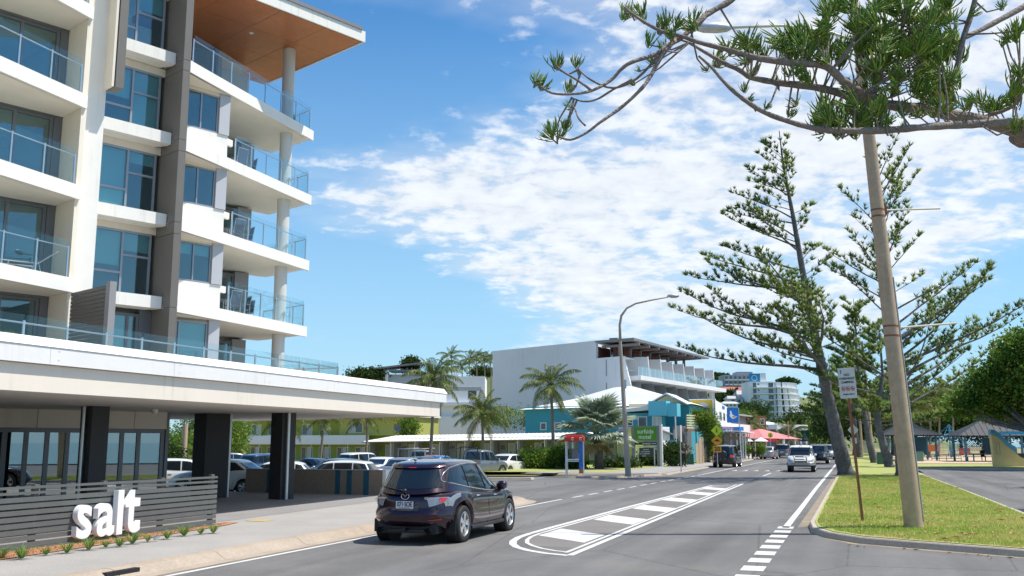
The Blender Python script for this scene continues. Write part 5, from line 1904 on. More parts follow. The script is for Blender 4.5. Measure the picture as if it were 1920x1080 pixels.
bx('wall', greyd, ap, 4.2, 10.6, -2.4, -1.5, -1, zz_(787, 150))
bx('band', hotelw, ap, 4.0, 12.6, -2.5, -2.4, zz_(787, 150), zz_(782, 150))
bx('wall', cream, ap, 10.61, 12.4, -2.2, -1.5, -1, zz_(780, 150))
bx('wall', hotelw, ap, 12.41, 15.6, -2.2, -1.5, -1, zz_(782, 150))
pz = zz_(690, 150)
pg_ = MB()
pg_.add([(1.9, -1, pz - .3), (9.4, -1, pz + .6), (9.4, 4, pz + .6), (1.9, 4, pz - .3), (1.9, -1, pz - .05), (9.4, -1, pz + .85), (9.4, 4, pz + .85), (1.9, 4, pz - .05)],
        [(0, 1, 5, 4), (1, 2, 6, 5), (2, 3, 7, 6), (3, 0, 4, 7), (4, 5, 6, 7), (0, 3, 2, 1)])
pg_.build('pergola_roof', greyd, ap)
bx('pergola_beam', greyd, ap, 4.2, 9.0, -.8, 3.8, pz - .55, pz - .35)
for x in (3.4, 5.2, 7.0, 7.7, 9.0): bx('pergola_post', greyd, ap, x, x + .16, -.6, -.45, zz_(702, 150), pz)
gl = bx('glass_rail', panel_g, ap, 4.3, 9.9, -.3, -.27, zz_(702, 150), zz_(698, 150) + .5)

# the hotel with the blank pale side wall, glass balconies and a timber penthouse roof
HX, HY = 12.7, 110.0
hd = math.atan2(.869, .495)
ho = thing('hotel', 'large hotel with a blank pale grey side wall and a timber lined penthouse', 'building', (HX, HY, 0), hd)
hl = 31.4
# in this frame: x along the street front, y inwards


def hloc(X, Y):
    dx, dy = X - HX, Y - HY
    c_, s_ = math.cos(-hd), math.sin(-hd)
    return (dx * c_ - dy * s_, dx * s_ + dy * c_)


wl_ = hloc(-2.55, 126.3)
e0 = Vector((0, 0))
e1 = Vector(wl_)
du = (e1 - e0).normalized()
nu = Vector((du.y, -du.x)) * -1
tk = .4


def wallpoly(a, b, z0, z1, name='side_wall', m=hotelg):
    A, Bq = du * a, du * b
    off = Vector((du.y, -du.x)) * tk
    MB().prism([tuple(A), tuple(Bq), tuple(Bq + off), tuple(A + off)], z0, z1).build(name, m, ho)


wallpoly(4.1, e1.length, 0, 13.85)
wallpoly(-.1, 4.09, 0, 11.75)
MB().add([(0, -.1, 4.0), (0, -1.5, 6.0), (0, -.1, 11.75), (.3, -.1, 4.0), (.3, -1.5, 6.0), (.3, -.1, 11.75)], [(0, 1, 2), (5, 4, 3), (1, 4, 5, 2), (0, 3, 4, 1)]).build('sloped_fin', hotelw, ho)
sk_ = du.x / du.y
for z0, z1, ov in ((9.0, 9.5, 2.0), (6.1, 6.5, 1.2)):
    MB().prism([(.45, -ov), (hl + (1.0 if z0 > 8 else 0), -ov), (hl, 8), (.45 + 8 * sk_, 8)], z0, z1).build('floor_slab', hotelw, ho)
MB().prism([(.5, .2), (hl - 2, .2), (hl - 2, 8), (.45 + 8 * sk_, 8)], 11.62, 11.76).build('floor_slab', hotelw, ho)
bx('rear_wall', greym, ho, 1.4, hl - 3, 2.4, 2.6, 0, 11.6)
bx('core', hotelg, ho, 6, hl - 6, 6, 9, 0, 11.6)
nf = 7
for i in range(1, nf + 1):
    x = i * (hl - 3) / nf
    MB().xprism([(2.3, 9.5), (-1.5, 9.5), (-1.35, 11.9), (2.3, 12.0)], x, x + .12).build('privacy_fin', hotelg, ho)
    MB().xprism([(-1.5, 9.5), (-1.62, 9.5), (-1.47, 11.95), (-1.35, 11.9)], x - .02, x + .14).build('fin_edge', hotelw, ho)
    MB().xprism([(2.3, 6.5), (-.9, 6.5), (-.4, 8.98), (2.3, 8.98)], x, x + .12).build('privacy_fin', greym, ho)
    opening(ho, x - 3.4, x - .6, 6.6, 8.8, 2.4, greyd, [winb, curtain], 2)
    opening(ho, x - 3.4, x - .6, 9.6, 11.5, 2.4, greyd, [winb, curtain], 2)
for i in range(nf + 1):
    x0 = .4 if i == 0 else i * (hl - 3) / nf + .15
    x1 = (i + 1) * (hl - 3) / nf - .05 if i < nf else hl
    bx('glass_panel', panel_g, ho, x0, x1, -1.80, -1.77, 9.52, 10.55)
    bx('glass_panel', panel_g, ho, x0, x1, -1.1, -1.07, 6.52, 7.5)
    for j in range(4):
        bx('post', hotelw, ho, lerp(x0, x1, j / 3), lerp(x0, x1, j / 3) + .05, -1.76, -1.71, 9.5, 10.5)
for x in (hl - 1.2, hl - .4): bx('column', hotelw, ho, x, x + .4, -.6, -.2, 0, 9.0)
bx('wall_panel', timr, ho, 1.5, 6.4, 3.9, 4.0, 11.77, 13.19)
bx('rear_wall', greym, ho, 3.4, hl - 6, 7.4, 7.6, 11.77, 13.4)
# penthouse: dark frame, timber lining, sloping roof on beams
pw_ = 2.9
q0_, q1_ = du * -1.7, du * 4.3
MB().add([(q0_.x, q0_.y, 13.45), (hl - 5.0, -1.6, 13.3), (hl - 5.0, 6, 13.45), (q1_.x, q1_.y, 13.6), (q0_.x, q0_.y, 13.75), (hl - 5.0, -1.6, 13.5), (hl - 5.0, 6, 13.7), (q1_.x, q1_.y, 13.84)],
         [(0, 1, 5, 4), (1, 2, 6, 5), (2, 3, 7, 6), (3, 0, 4, 7), (4, 5, 6, 7), (0, 3, 2, 1)]).build('penthouse_roof', greyd, ho)
for i in range(8):
    x = .5 + i * (hl - 6.5) / 8
    MB().prism([(x + .2 - .3 * (i > 0), -.9), (x + (hl - 6.5) / 8 - .1, -.9), (x + (hl - 6.5) / 8 + 1.0, 3.4), (x + 1.2, 3.4)], 13.2, 13.27).build('ceiling_board', timr, ho)
    MB().prism([(x - .15, -1.9), (x + .1, -1.9), (x + 1.3, 3.3), (x + 1.05, 3.3)], 12.95, 13.2).build('beam', greyd, ho)
    bx('post', greyd, ho, x + .3, x + .62, .6, .9, 11.77, 12.95)
    if i < 7:
        if i < 5: bx('wall_panel', timr, ho, x + 2.0, x + (hl - 6.5) / 8 + 1.1, 2.2, 2.3, 11.8, 13.19)
        if i < 5: opening(ho, x + 1.1, x + 1.98, 11.85, 13.1, 2.25, greyd, [winb], 1)
MB().box(.8, 2.5, 1, 2, 13.8, 14.0).build('vent', greyd, ho)

# turquoise house with the white hipped roof
loc, rz, Lt = frame_at(982, 101, 1292, 95, 0)
tq = thing('turquoise_house', 'turquoise two-storey house with white hipped roof and a cream gable behind the motel sign', 'building', loc, rz)
ey, Yh = 0, 98.0


def Zp(y, Y=97.): return EYE + (829 - y) / 1823.0 * Y


def Xp(px, Y=97.): return (px - 982) / 1823.0 * Y


bx('wall', turq, tq, 0, Lt, .5, 9, 0, Zp(760))
MB().add([(-.5, 0, Zp(766)), (Lt + .4, 0, Zp(759)), (Lt + .4, 10, Zp(759)), (-.5, 10, Zp(766)), (Xp(1140), 4.5, Zp(722)), (Xp(1178), 4.5, Zp(719)), (Xp(1060), 4.0, Zp(744))],
         [(0, 1, 5, 4, 6), (1, 2, 5), (2, 3, 6, 4, 5), (3, 0, 6)]).build('roof', roofw, tq)
# gable
gx = Xp(1268)
MB().xprism([(0, 0)] * 3, 0, 0) if False else None
MB().yprism([(gx - 1.4, Zp(757)), (gx + 1.4, Zp(757)), (gx, Zp(743))], -.6, -.5).build('gable_wall', creamy, tq)
MB().add([(gx - 2.1, -1.0, Zp(760)), (gx, -1.0, Zp(739)), (gx + 2.1, -1.0, Zp(760)), (gx - 2.1, 3.4, Zp(760)), (gx, 4.0, Zp(739)), (gx + 2.1, 3.4, Zp(760)),
          (gx - 2.1, -1.0, Zp(762)), (gx, -1.0, Zp(742)), (gx + 2.1, -1.0, Zp(762))], [(0, 1, 4, 3), (1, 2, 5, 4), (0, 6, 7, 1), (1, 7, 8, 2)]).build('gable_roof', roofw, tq)
bx('wall', creamy, tq, Xp(1195), Xp(1270), -.5, .49, Zp(775), Zp(758))
# front addition with flat white roof
bx('wall', turq, tq, Xp(1165), Xp(1252), -3.5, .49, 0, Zp(777))
MB().add([(Xp(1160), -4.0, Zp(779)), (Xp(1252), -4.0, Zp(772)), (Xp(1252), .4, Zp(766)), (Xp(1160), .4, Zp(771)), (Xp(1160), -4.0, Zp(773)), (Xp(1252), -4.0, Zp(765)), (Xp(1252), .4, Zp(761)), (Xp(1160), .4, Zp(765))],
         [(0, 1, 5, 4), (1, 2, 6, 5), (3, 0, 4, 7), (4, 5, 6, 7), (0, 3, 2, 1)]).build('flat_roof', roofw, tq)
for a, b, y0_, y1_ in ((1192, 1203, 800, 784), (1204, 1216, 800, 784), (1225, 1242, 806, 783)):
    opening(tq, Xp(a), Xp(b), Zp(y0_), Zp(y1_), -3.5, hotelw, [winb], 1, t=.09)
for a, b in ((1013, 1026), (1042, 1056)):
    opening(tq, Xp(a), Xp(b), Zp(806), Zp(791), .5, hotelw, [winb], 1, t=.1)
bx('fascia_box', turql, tq, Xp(1251), Xp(1283), -5.0, -3.0, Zp(783), Zp(757))
bx('fascia_box', turql, tq, Xp(1283.4), Xp(1301), -4.8, -3.0, Zp(784), Zp(761))
bx('wall', turq, tq, Xp(1253), Xp(1276), -4.2, -3.51, 0, Zp(784))
opening(tq, Xp(1254), Xp(1271), Zp(810), Zp(784), -4.2, hotelw, [curtain], 2)
bx('balcony', turql, tq, Xp(1251), Xp(1273), -4.6, -4.24, Zp(823), Zp(811))
bx('awning', turql, tq, Xp(1258), Xp(1297), -5.0, -3.9, Zp(831), Zp(826))
bx('post', hotelw, tq, Xp(1297), Xp(1297) + .1, -4.9, -4.8, 0, Zp(784))
for i in range(7):
    bx('step', turql, tq, Xp(1287) + i * .0, Xp(1307) - i * .12, -6.2 + i * .28, -6.2 + i * .28 + .3, 0, .2 * (i + 1))
MB().yprism([(Xp(1276), 0), (Xp(1287), 0), (Xp(1290), Zp(830)), (Xp(1276), Zp(830))], -4.7, -4.5).build('stair_wall', turq, tq)
# timber fence and gate posts
for i, (px, h_) in enumerate(((1306, 1.9), (1313, 2.6), (1317, 2.6), (1322, 2.6), (1329, 1.8), (1334, 1.7), (1339, 1.7), (1344, 1.6))):
    pass
loc, rz, Lf = frame_at(1304, 90, 1346, 96, 0)
tf = thing('timber_fence', 'weathered upright timber fence between the turquoise steps and the vine', 'fence', loc, rz)
n_ = 14
for i in range(n_):
    h_ = 2.5 if 2 <= i <= 4 else (1.9 if i < 2 else 1.55)
    bx('paling', mat('paling', (.44, .33, .24), .9, nz=(6, .25)), tf, i * Lf / n_ + .01, (i + 1) * Lf / n_ - .02, (i % 2) * .03, (i % 2) * .03 + .04, 0.05, h_ - .06 * (i % 3))
# striped yellow balcony
loc, rz, Lf = frame_at(1289, 91, 1324, 94, 0)
yb = thing('slatted_balcony', 'balcony of pale yellow horizontal boards under a brown sill beside the vine', 'balcony', loc, rz)
for i in range(6):
    z = Zp(805) + i * .23
    bx('slat', mat('slat_yellow', (.75, .66, .32), .7), yb, 0, Lf, 0, .05, z, z + .12)
bx('sill', mat('sill_brown', (.28, .15, .10), .7), yb, -.05, Lf, -.1, .3, Zp(810), Zp(806))
for x in (0, Lf * .5, Lf - .08): bx('post', greyd, yb, x, x + .08, .06, .14, 0, Zp(786))
bx('back_wall', greyd, yb, .1, Lf - .1, 1.5, 1.6, 0, Zp(800))

# shops: burger billboard wall and white front
loc, rz, Ls = frame_at(1296, 104, 1343, 103, 0)
sh = thing('white_shop', 'white shop whose yellow side wall carries a burger billboard', 'shop', loc, rz)
bx('wall', mat('billboard_yellow', (.62, .43, .02), .5), sh, 0, Ls, 0, .3, Zp(785, 104), Zp(751, 104))
bx('wall', mat('shop_red', (.35, .03, .05), .6), sh, 0, Ls, .02, .3, 0, Zp(785.5, 104))
bx('roof_edge', hotelw, sh, -.1, Ls + .05, -.05, .3, Zp(750.8, 104), Zp(749, 104))
cxb, Yb = Ls * .52, 104.
bun = mat('bun_grey', (.50, .50, .50), .6)
pat = mat('patty', (.22, .14, .14), .6)
w2 = 12 / 1823 * 104
b0 = Zp(778, 104)
MB().yprism([(cxb + w2 * math.cos(a), Zp(766, 104) + 1.0 * w2 * math.sin(a) * .9) for a in [PI * i / 12 for i in range(13)]], -.03, -.004).build('billboard_bun', bun, sh)
MB().box(cxb - w2, cxb + w2, -.035, -.004, Zp(771.5, 104), Zp(766.3, 104)).build('billboard_patty', pat, sh)
MB().yprism([(cxb - w2, Zp(772, 104)), (cxb + w2, Zp(772, 104)), (cxb + w2 * .85, b0), (cxb - w2 * .85, b0)], -.03, -.004).build('billboard_bun', bun, sh)
# front wall recedes along the street
a_, b_ = at(1343.5, 829, 103), at(1372, 829, 122)
dd = b_ - a_
sf = thing('shop_front', 'white two-storey shop front with three slot windows and a blue fish and chips board', 'shop', (a_.x, a_.y, 0), math.atan2(dd.y, dd.x))
Lsf = dd.length
MB().xprism([(0, 0)] * 4, 0, 0) if False else None
MB().yprism([(0, 3.2), (Lsf, 3.2), (Lsf, Zp(768, 122)), (0, Zp(750, 103))], 0, .3).build('wall', hotelw, sf)
bx('wall', greyd, sf, .2, Lsf, 1.2, 1.4, 0, 3.2)
for k, x in enumerate((Lsf * .22, Lsf * .45, Lsf * .68)):
    opening(sf, x, x + Lsf * .13, Zp(789, 110), Zp(773, 110), 0, greym, [winb], 1, t=.08)
bx('logo_board', mat('sign_blue', (.03, .10, .45), .5), sf, Lsf * .40, Lsf * .55, -.05, -.01, Zp(766, 110), Zp(761, 110))
bx('awning', hotelw, sf, -.2, Lsf + 4, -2.6, .0, 3.1, 3.2)
for x in (.5, 4.0, 8, 12, 16): bx('post', hotelw, sf, x, x + .12, -2.5, -2.38, 0, 3.1)
for x in (1.5, 4.5, 8, 11, 14): bx('glazing', winb, sf, x, x + 2.2, 1.1, 1.19, .3, 2.9)
# hanging banner and the awning board, facing down the street
loc, rz, Lb = frame_at(1365, 108, 1386.5, 108, 0)
bn = thing('blue_banner', 'blue banner with a white seabird hung on the white shop front', 'sign', loc, rz)
z0_, z1_ = Zp(793, 108), Zp(765, 108)
bx('panel', mat('banner_blue', (.01, .17, .52), .5), bn, 0, Lb, 0, .08, z0_, z1_)
bx('bracket', galv, bn, Lb, Lb + .1, 0, .1, z0_ - 2.4, z1_)
u_ = Lb / 22.
bird = [(5, 9), (7, 6.5), (10, 4.5), (13, 4.5), (16, 6), (19.5, 8), (16, 8.6), (13.5, 9.5), (10.5, 11.5), (9.2, 14), (8.8, 16.5), (7.6, 17.8), (6, 17.4), (5.2, 16), (6.2, 13.5), (5.2, 11.5)]
MB().yprism([(x * u_, z0_ + y * u_ * 1.15 + .15) for x, y in bird], -.02, -.004).build('bird', hotelw, bn)
MB().yprism([(x * u_, z0_ + y * u_ * 1.15 + .15) for x, y in [(9, 8), (13, 6), (17, 7.5), (12.5, 9)]], -.03, -.021).build('wing', mat('wing_red', (.5, .2, .2), .6), bn)
MB().yprism([(x * u_, z0_ + y * u_ * 1.15 + .15) for x, y in [(5.4, 16), (3.4, 15.2), (5.3, 14.8)]], -.03, -.021).build('beak', redl, bn)
for x in (9.2, 11): MB().box(x * u_, (x + .5) * u_, -.02, -.004, z0_ + 2.4 * u_, z0_ + 5.6 * u_).build('leg', mat('wing_red', None), bn)
loc, rz, Lb = frame_at(1350, 104, 1400, 109, 0)
fs_ = thing('awning_sign', 'long blue fish and chips board on the edge of the shop awning', 'sign', loc, rz)
z0_, z1_ = Zp(812.5, 105), Zp(800, 105)
bx('panel', mat('board_navy', (.02, .06, .20), .5), fs_, 0, Lb * .72, 0, .1, z0_, z1_)
bx('panel', mat('banner_blue', None), fs_, Lb * .74, Lb * .90, 0, .1, z0_, z1_)
put_text('sign_text', 'Fish & Chips', .40, hotelw, fs_, (Lb * .38, -.01, z0_ + .22), 0, .003, bold=.012)
bx('text_line', mat('wing_red', None), fs_, Lb * .1, Lb * .5, -.01, -.002, z1_ - .2, z1_ - .1)
loc, rz, Lb = frame_at(1369, 112, 1405, 118, 0)
bs_ = thing('brown_board', 'long brown board hanging under the awning sign', 'sign', loc, rz)
bx('panel', mat('board_brown', (.30, .20, .16), .7), bs_, 0, Lb, 0, .1, Zp(824, 112), Zp(818.5, 112))
# second shop with orange and white parts behind
loc, rz, Lb = frame_at(1372, 122, 1412, 135, 0)
s2 = thing('corner_shop', 'white corner shop with a dark upper balcony between the banner and the pink roof', 'shop', loc, rz)
bx('wall', hotelw, s2, 0, Lb, 0, 6, Zp(813, 125), Zp(795, 125))
bx('wall', greyd, s2, 0, Lb, 1, 6, 0, Zp(813.5, 125))
bx('upper_balcony', greyd, s2, 0, Lb * .95, .5, 5, Zp(794, 125), Zp(779, 125))
bx('balcony_roof', greym, s2, -.2, Lb, -.1, 5, Zp(778.5, 125), Zp(776, 125))
for i in range(4): bx('post', hotelw, s2, i * Lb / 4 + .3, i * Lb / 4 + .45, .1, .25, 0, Zp(813, 125))
bx('logo_board', mat('board_navy', None), s2, Lb * .22, Lb * .42, -.06, -.01, Zp(810, 125), Zp(801, 125))
loc, rz, Lb = frame_at(1412, 145, 1438, 145, 0)
ob = thing('orange_building', 'small orange building above the pink umbrella roof', 'building', loc, rz)
bx('wall', mat('orange_wall', (.55, .22, .07), .7), ob, Lb * .4, Lb, 0, 4, 0, Zp(780, 145))
bx('wall', creamy, ob, 0, Lb * .39, .5, 4, 0, Zp(784, 145))
opening(ob, Lb * .55, Lb * .9, Zp(797, 145), Zp(785, 145), 0, hotelw, [winb, curtain], 1, t=.15)
# pink hipped cafe roof on posts
loc, rz, Lb = frame_at(1411, 128, 1480, 132, 0)
pr = thing('cafe_pavilion', 'open cafe pavilion with a faded pink hipped roof and red valance', 'pavilion', loc, rz)
zE, zA = Zp(822, 130), Zp(804.5, 130)
MB().add([(0, -2, zE), (Lb, -2, zE - .1), (Lb, 5, zE), (0, 5, zE), (Lb * .40, 1.5, zA), (Lb * .5, 1.5, zA)], [(0, 1, 5, 4), (1, 2, 5), (2, 3, 4, 5), (3, 0, 4)]).build('roof', mat('roof_pink', (.62, .22, .22), .7, nz=(2, .08)), pr)
bx('valance', mat('valance_red', (.45, .02, .04), .7), pr, .1, Lb * .35, -2, -1.95, zE - .45, zE - .02)
for x in (.1, Lb * .33, Lb * .66, Lb - .2):
    for y in (-1.9, 4.8): bx('post', greyd, pr, x, x + .12, y, y + .12, 0, zE)
bx('counter', greyd, pr, .8, Lb - .4, 1, 4.5, 0, 1.0)
bx('back_wall', darkm, pr, .2, Lb - .2, 4.6, 4.75, 0, zE - .1)
bx('screen', hotelw, pr, .1, .7, -2.1, -2.0, .1, 1.1)
# white low building and far canopy roof
loc, rz, Lb = frame_at(1458, 160, 1516, 165, 0)
wb = thing('white_pavilion', 'low white building with dark openings behind the green direction sign', 'building', loc, rz)
bx('fascia', hotelw, wb, 0, Lb, 0, 5, Zp(805, 160), Zp(796, 160))
bx('wall', greyd, wb, .3, Lb - .3, 1.5, 5, 0, Zp(805.4, 160))
for i in range(6): bx('column', hotelw, wb, .2 + i * (Lb - .7) / 5, .5 + i * (Lb - .7) / 5, .1, .4, 0, Zp(805, 160))
loc, rz, Lb = frame_at(1437, 175, 1478, 180, 0)
cr = thing('pale_roofed_hall', 'pale green roofed hall below the white tower block', 'building', loc, rz)
bx('wall', greyd, cr, .5, Lb - .5, 1, 8, 0, Zp(796, 177))
MB().add([(0, 0, Zp(797, 177)), (Lb, 0, Zp(796, 177)), (Lb, 8, Zp(796, 177)), (0, 8, Zp(797, 177)), (.5, 4, Zp(785, 177)), (Lb * .4, 4, Zp(787, 177))], [(0, 1, 5, 4), (1, 2, 5), (2, 3, 4, 5), (3, 0, 4)]).build('roof', mat('roof_pale', (.66, .72, .66), .6), cr)

# white curved balcony tower far away
YT = 460.


def far_frame(pa, pb, Y): return frame_at(pa, Y, pb, Y, 0)


loc, rz, Lw = far_frame(1407, 1459, YT)
tw = thing('white_tower', 'white multi-storey hotel with rows of curved balconies beyond the shops', 'building', loc, rz)
zT = Zp(716, YT)
nfl = 8
rnd = random.Random(3)
st_ = (Zp(716, YT) - Zp(798, YT)) / 7.2
sc_ = YT / 1823.
bx('wall', hotelw, tw, 0, Lw, 0, 14, 0, zT)
bx('wall', hotelw, tw, 25 * sc_, 36 * sc_, 2, 8, zT + .01, Zp(699, YT))
for k in range(9):
    zb = zT - (k + 1) * st_
    bx('slab', hotelw, tw, 9 * sc_, Lw + .4, -1.6, -.01, zb - .2, zb + .15)
    bx('rail', panel_g, tw, 9 * sc_, Lw + .3, -1.55, -1.5, zb + .2, zb + .9)
    for a, b in ((9, 15), (17.5, 21), (38, 50)):
        f_ = bx('window', winb, tw, a * sc_, b * sc_, -.08, -.01, zb + (.2 if a != 17.5 else 1.4), zb + (2.3 if a != 17.5 else 2.0))
    # curved right-hand side: slab, piers and dark openings along an arc
    arcp = []
    for j in range(13):
        a = R(90 - 6.8 * j)
        rx = (52 + k * 2.2) * sc_
        arcp.append((Lw + rx * math.cos(a), -2.0 + 16 - 16 * math.sin(a) + 0.0))
    cs = MB()
    inner = [(x - 1.0, y + 2.2) for x, y in arcp]
    cs.prism(arcp + inner[::-1], zb - .2, zb + .25)
    cs.build('slab', hotelw, tw)
    cs = MB()
    inn2 = [(x - 1.2, y + 2.6) for x, y in arcp]
    cs.prism(inn2 + [(x - .3, y + .4) for x, y in inn2][::-1], zb + .26, zb + st_ - .21)
    cs.build('window_band', winb, tw)
    for j in range(13):
        x, y = inner[j]
        bx('pier', hotelw, tw, x - .25, x + .25 + (1.6 if j % 2 else 0), y - .6, y + .3, zb + .26, zb + st_ - .21)
bx('mural', mat('mural_blue', (.02, .22, .45), .6), tw, 4 * sc_, 25 * sc_, 1.9, 2.0, zT + .01, Zp(700, YT))
MB().lathe([(1.1, 0), (1.4, 0)], 20, 'y', (14 * sc_, 1.85, zT + 1.9)).build('mural_ring', mat('mural_pale', (.5, .7, .7), .6), tw)
# grey apartments on the hill
YG = 560.
loc, rz, Lg = far_frame(1361, 1441, YG)
ga = thing('hill_apartments', 'grey apartment rows on the crest of the hill left of the white tower', 'building', loc, rz)
s5 = YG / 1823.
bx('wall', mat('wall_grey_far', (.38, .39, .42), .8), ga, 0, Lg, 0, 14, 0, Zp(703, YG))
bx('roof', greym, ga, 26 * s5, 56 * s5, 1, 12, Zp(703, YG) + .01, Zp(697, YG))
for k in range(3):
    for j in range(9):
        x = (3 + j * 8.4) * s5
        zb = Zp(711 + k * 9, YG)
        bx('window', winb, ga, x, x + 4.6 * s5, -.3, -.01, zb, zb + 1.5)
        bx('balcony', hotelw, ga, x - .4, x + 5.4 * s5, -1.2, -.3, zb - .9, zb - .1)
for nm_, a, b, y0_, y1_, y2_, Y, cw, cr_, lab in (
        ('red_roofed_house', 1354, 1408, 745, 733, 725, 520, hotelw, mat('roof_red', (.42, .13, .10), .8), 'long house with a red roof below the hill apartments'),
        ('yellow_house', 1386, 1410, 752, 740, 732, 480, creamy, mat('roof_far_grey', (.45, .45, .47), .7), 'pale yellow gabled house halfway up the hill'),
        ('grey_house', 1368, 1409, 757, 748, 742, 470, hotelg, mat('roof_far_grey', None), 'grey white house under the yellow one on the hill'),
        ('far_house', 1340, 1362, 706, 702, 699, 640, creamy, mat('roof_far_grey', None), 'tiny flat house on the left crest of the hill'),
        ('shed', 1360, 1386, 765, 757, 753, 430, hotelw, roofw, 'low shed with a white curved roof above the shops')):
    loc, rz, Lh = frame_at(a, Y, b, Y, 0)
    h_ = thing(nm_, lab, 'house', loc, rz)
    bx('wall', cw, h_, 0, Lh, 0, 8, 0, Zp(y1_, Y))
    MB().add([(-.6, -.8, Zp(y1_, Y)), (Lh + .6, -.8, Zp(y1_, Y)), (Lh + .6, 9, Zp(y1_, Y)), (-.6, 9, Zp(y1_, Y)), (.5, 4, Zp(y2_, Y)), (Lh - .5, 4, Zp(y2_, Y))],
             [(0, 1, 5, 4), (1, 2, 5), (2, 3, 4, 5), (3, 0, 4)]).build('roof', cr_, h_)
    for j in range(3):
        bx('window', winb, h_, Lh * (.15 + .27 * j), Lh * (.30 + .27 * j), -.1, -.01, Zp(y0_ - 3, Y), Zp(y1_ + 2, Y))

# hills: one terrain mesh
hm = MB()
rows = []
rg = random.Random(4)
for j in range(30):
    v = j / 29
    Y = 330 + 700 * v
    r = []
    for i in range(90):
        px = 560 + i * 14
        X = (px - 960) / 1823.0 * Y
        crest = interp([(560, 0), (840, 0), (900, 3), (1000, 20), (1200, 30), (1300, 38), (1345, 40), (1400, 38), (1480, 33), (1560, 22), (1700, 8), (1800, 0), (1900, 0)], px) * (Y / 600.)
        z = crest * math.sin(min(1, v * 2.4) * PI / 2) * (1 + .06 * math.sin(px * .05) + .04 * math.sin(px * .13 + Y * .01)) * min(1, max(0, (Y - (380 + (110 if px > 1395 else 0))) / 60)) - .8
        r.append((X, Y, z))
    rows.append(r)
hm.grid(rows)
hl_ = hm.build('hill', mat('hill_green', (.09, .12, .04), .95, nz=(.05, .3), col2=(.17, .19, .06), nz2=(.012,)), smooth=True)
hl_['kind'] = 'structure'
# a nearer bare slope behind the left palms
hm = MB()
hm.grid([[(at(850 + i * 6, 829, 230 + j * 25).x, 230 + j * 25, max(-.8, EYE + (829 - interp([(850, 829), (880, 700), (930, 682), (1010, 684), (1120, 829)], 850 + i * 6)) / 1823. * 250 * min(1, j / 2.))) for i in range(46)] for j in range(5)])
tag(hm.build('slope', mat('hill_green', None), smooth=True), kind='structure')


# ---------------------------------------------------------------- poles, signs and street furniture
def pole_like(name, label, cat, base, top, r0, r1, m, n=24, group=None):
    t = thing(name, label, cat, tuple(base), 0, group)
    P_ = [Vector(base).lerp(Vector(top), i / 8) - Vector(base) for i in range(9)]
    MB().tube(P_, [lerp(r0, r1, i / 8) for i in range(9)], n).build('pole', m, t, smooth=True, angle=50)
    return t


b0 = gnd(1714, 990, .13)
t0 = at(1626, 225, b0.y - .25)
tdir = (t0 - b0)
t1_ = b0 + tdir * 1.36
lp = pole_like('light_pole', 'thick weathered concrete light pole on the near grass island', 'pole', b0, t1_, .205, .105, concp, 32)
# bands, banner arms and conduit
for px, y0_, lab in ((1652, 396, 0), (1652, 408, 0), (1664, 612, 0), (1664, 630, 0)):
    z = at(px, y0_, b0.y - .1).z
    k = (z - b0.z) / tdir.z
    c = tdir * k
    rr = lerp(.205, .105, k / 1.36) + .006
    MB().tube([c - Vector((0, 0, .02)), c + Vector((0, 0, .02))], rr, 24).build('steel_band', rust, lp)
for y0_, x1, y1_ in ((398, 1762, 391), (616, 1792, 606)):
    z = at(1655, y0_, b0.y).z
    c = tdir * ((z - b0.z) / tdir.z)
    e = at(x1, y1_, b0.y + .3) - b0
    MB().tube([c + Vector((.12, 0, 0)), e], .022, 8).build('banner_arm', mat('arm_cream', (.62, .57, .45), .5), lp)
    MB().box(c.x + .10, c.x + .20, c.y - .04, c.y + .04, c.z - .12, c.z + .12).build('bracket', rust, lp)
cpts = [tdir * k + Vector((lerp(.205, .105, k / 1.36) * .9, -lerp(.205, .105, k / 1.36) * .6, 0)) for k in (.015, .15, .3, .45, .6)]
MB().tube([p + Vector((0, 0, 0)) for p in cpts], .014, 6).build('conduit', galv, lp)
# outreach arm and lantern at the top
zt = t1_ - b0
head = at(1335, 52, b0.y - .3) - b0
arm = [zt - Vector((0, 0, .4)), zt + Vector((-.5, 0, .12)), (zt + head) * .5 + Vector((0, 0, .28)), head + Vector((.55, 0, .04))]
armp = at(1700, 10, b0.y) - b0
MB().tube([at(1640, 90, b0.y) - b0, at(1560, 62, b0.y) - b0, at(1470, 48, b0.y) - b0, head + Vector((.45, 0, .0))], [.045, .04, .035, .03], 8).build('arm', mat('arm_cream', None), lp, smooth=True)
lh = MB()
lh.lathe([(0, -.42), (.07, -.38), (.12, -.2), (.13, .1), (.10, .35), (.05, .45), (0, .46)], 16, 'x', tuple(head))
o = lh.build('lantern', galv, lp, smooth=True)

# slim street light on the left kerb island
b1 = gnd(1178, 893, .11)
lp2 = pole_like('street_light', 'slim steel street light with curved arm on the small kerb island', 'street lamp', b1, at(1163, 640, b1.y), .17, .085, mat('pole_tan', (.40, .34, .28), .6, nz=(3, .1)), 16)
pt_ = [at(x, y, b1.y) - b1 for x, y in ((1163, 641), (1162, 610), (1165, 592), (1175, 578), (1192, 569), (1225, 562), (1252, 557))]
MB().tube(pt_, [.085, .075, .07, .06, .055, .045, .04], 10).build('arm', mat('pole_tan', None), lp2, smooth=True)
hd_ = at(1262, 555, b1.y) - b1
MB().lathe([(0, -.35), (.07, -.3), (.12, -.1), (.11, .2), (.05, .33), (0, .35)], 12, 'x', tuple(hd_)).build('lantern', galv, lp2, smooth=True)
MB().tube([at(1166, 695, b1.y) - b1, at(1190, 694, b1.y) - b1], .02, 6).build('bracket', galv, lp2)
MB().box(-.16, -.02, -.1, .1, 4.9, 5.4).build('junction_box', galv, lp2)


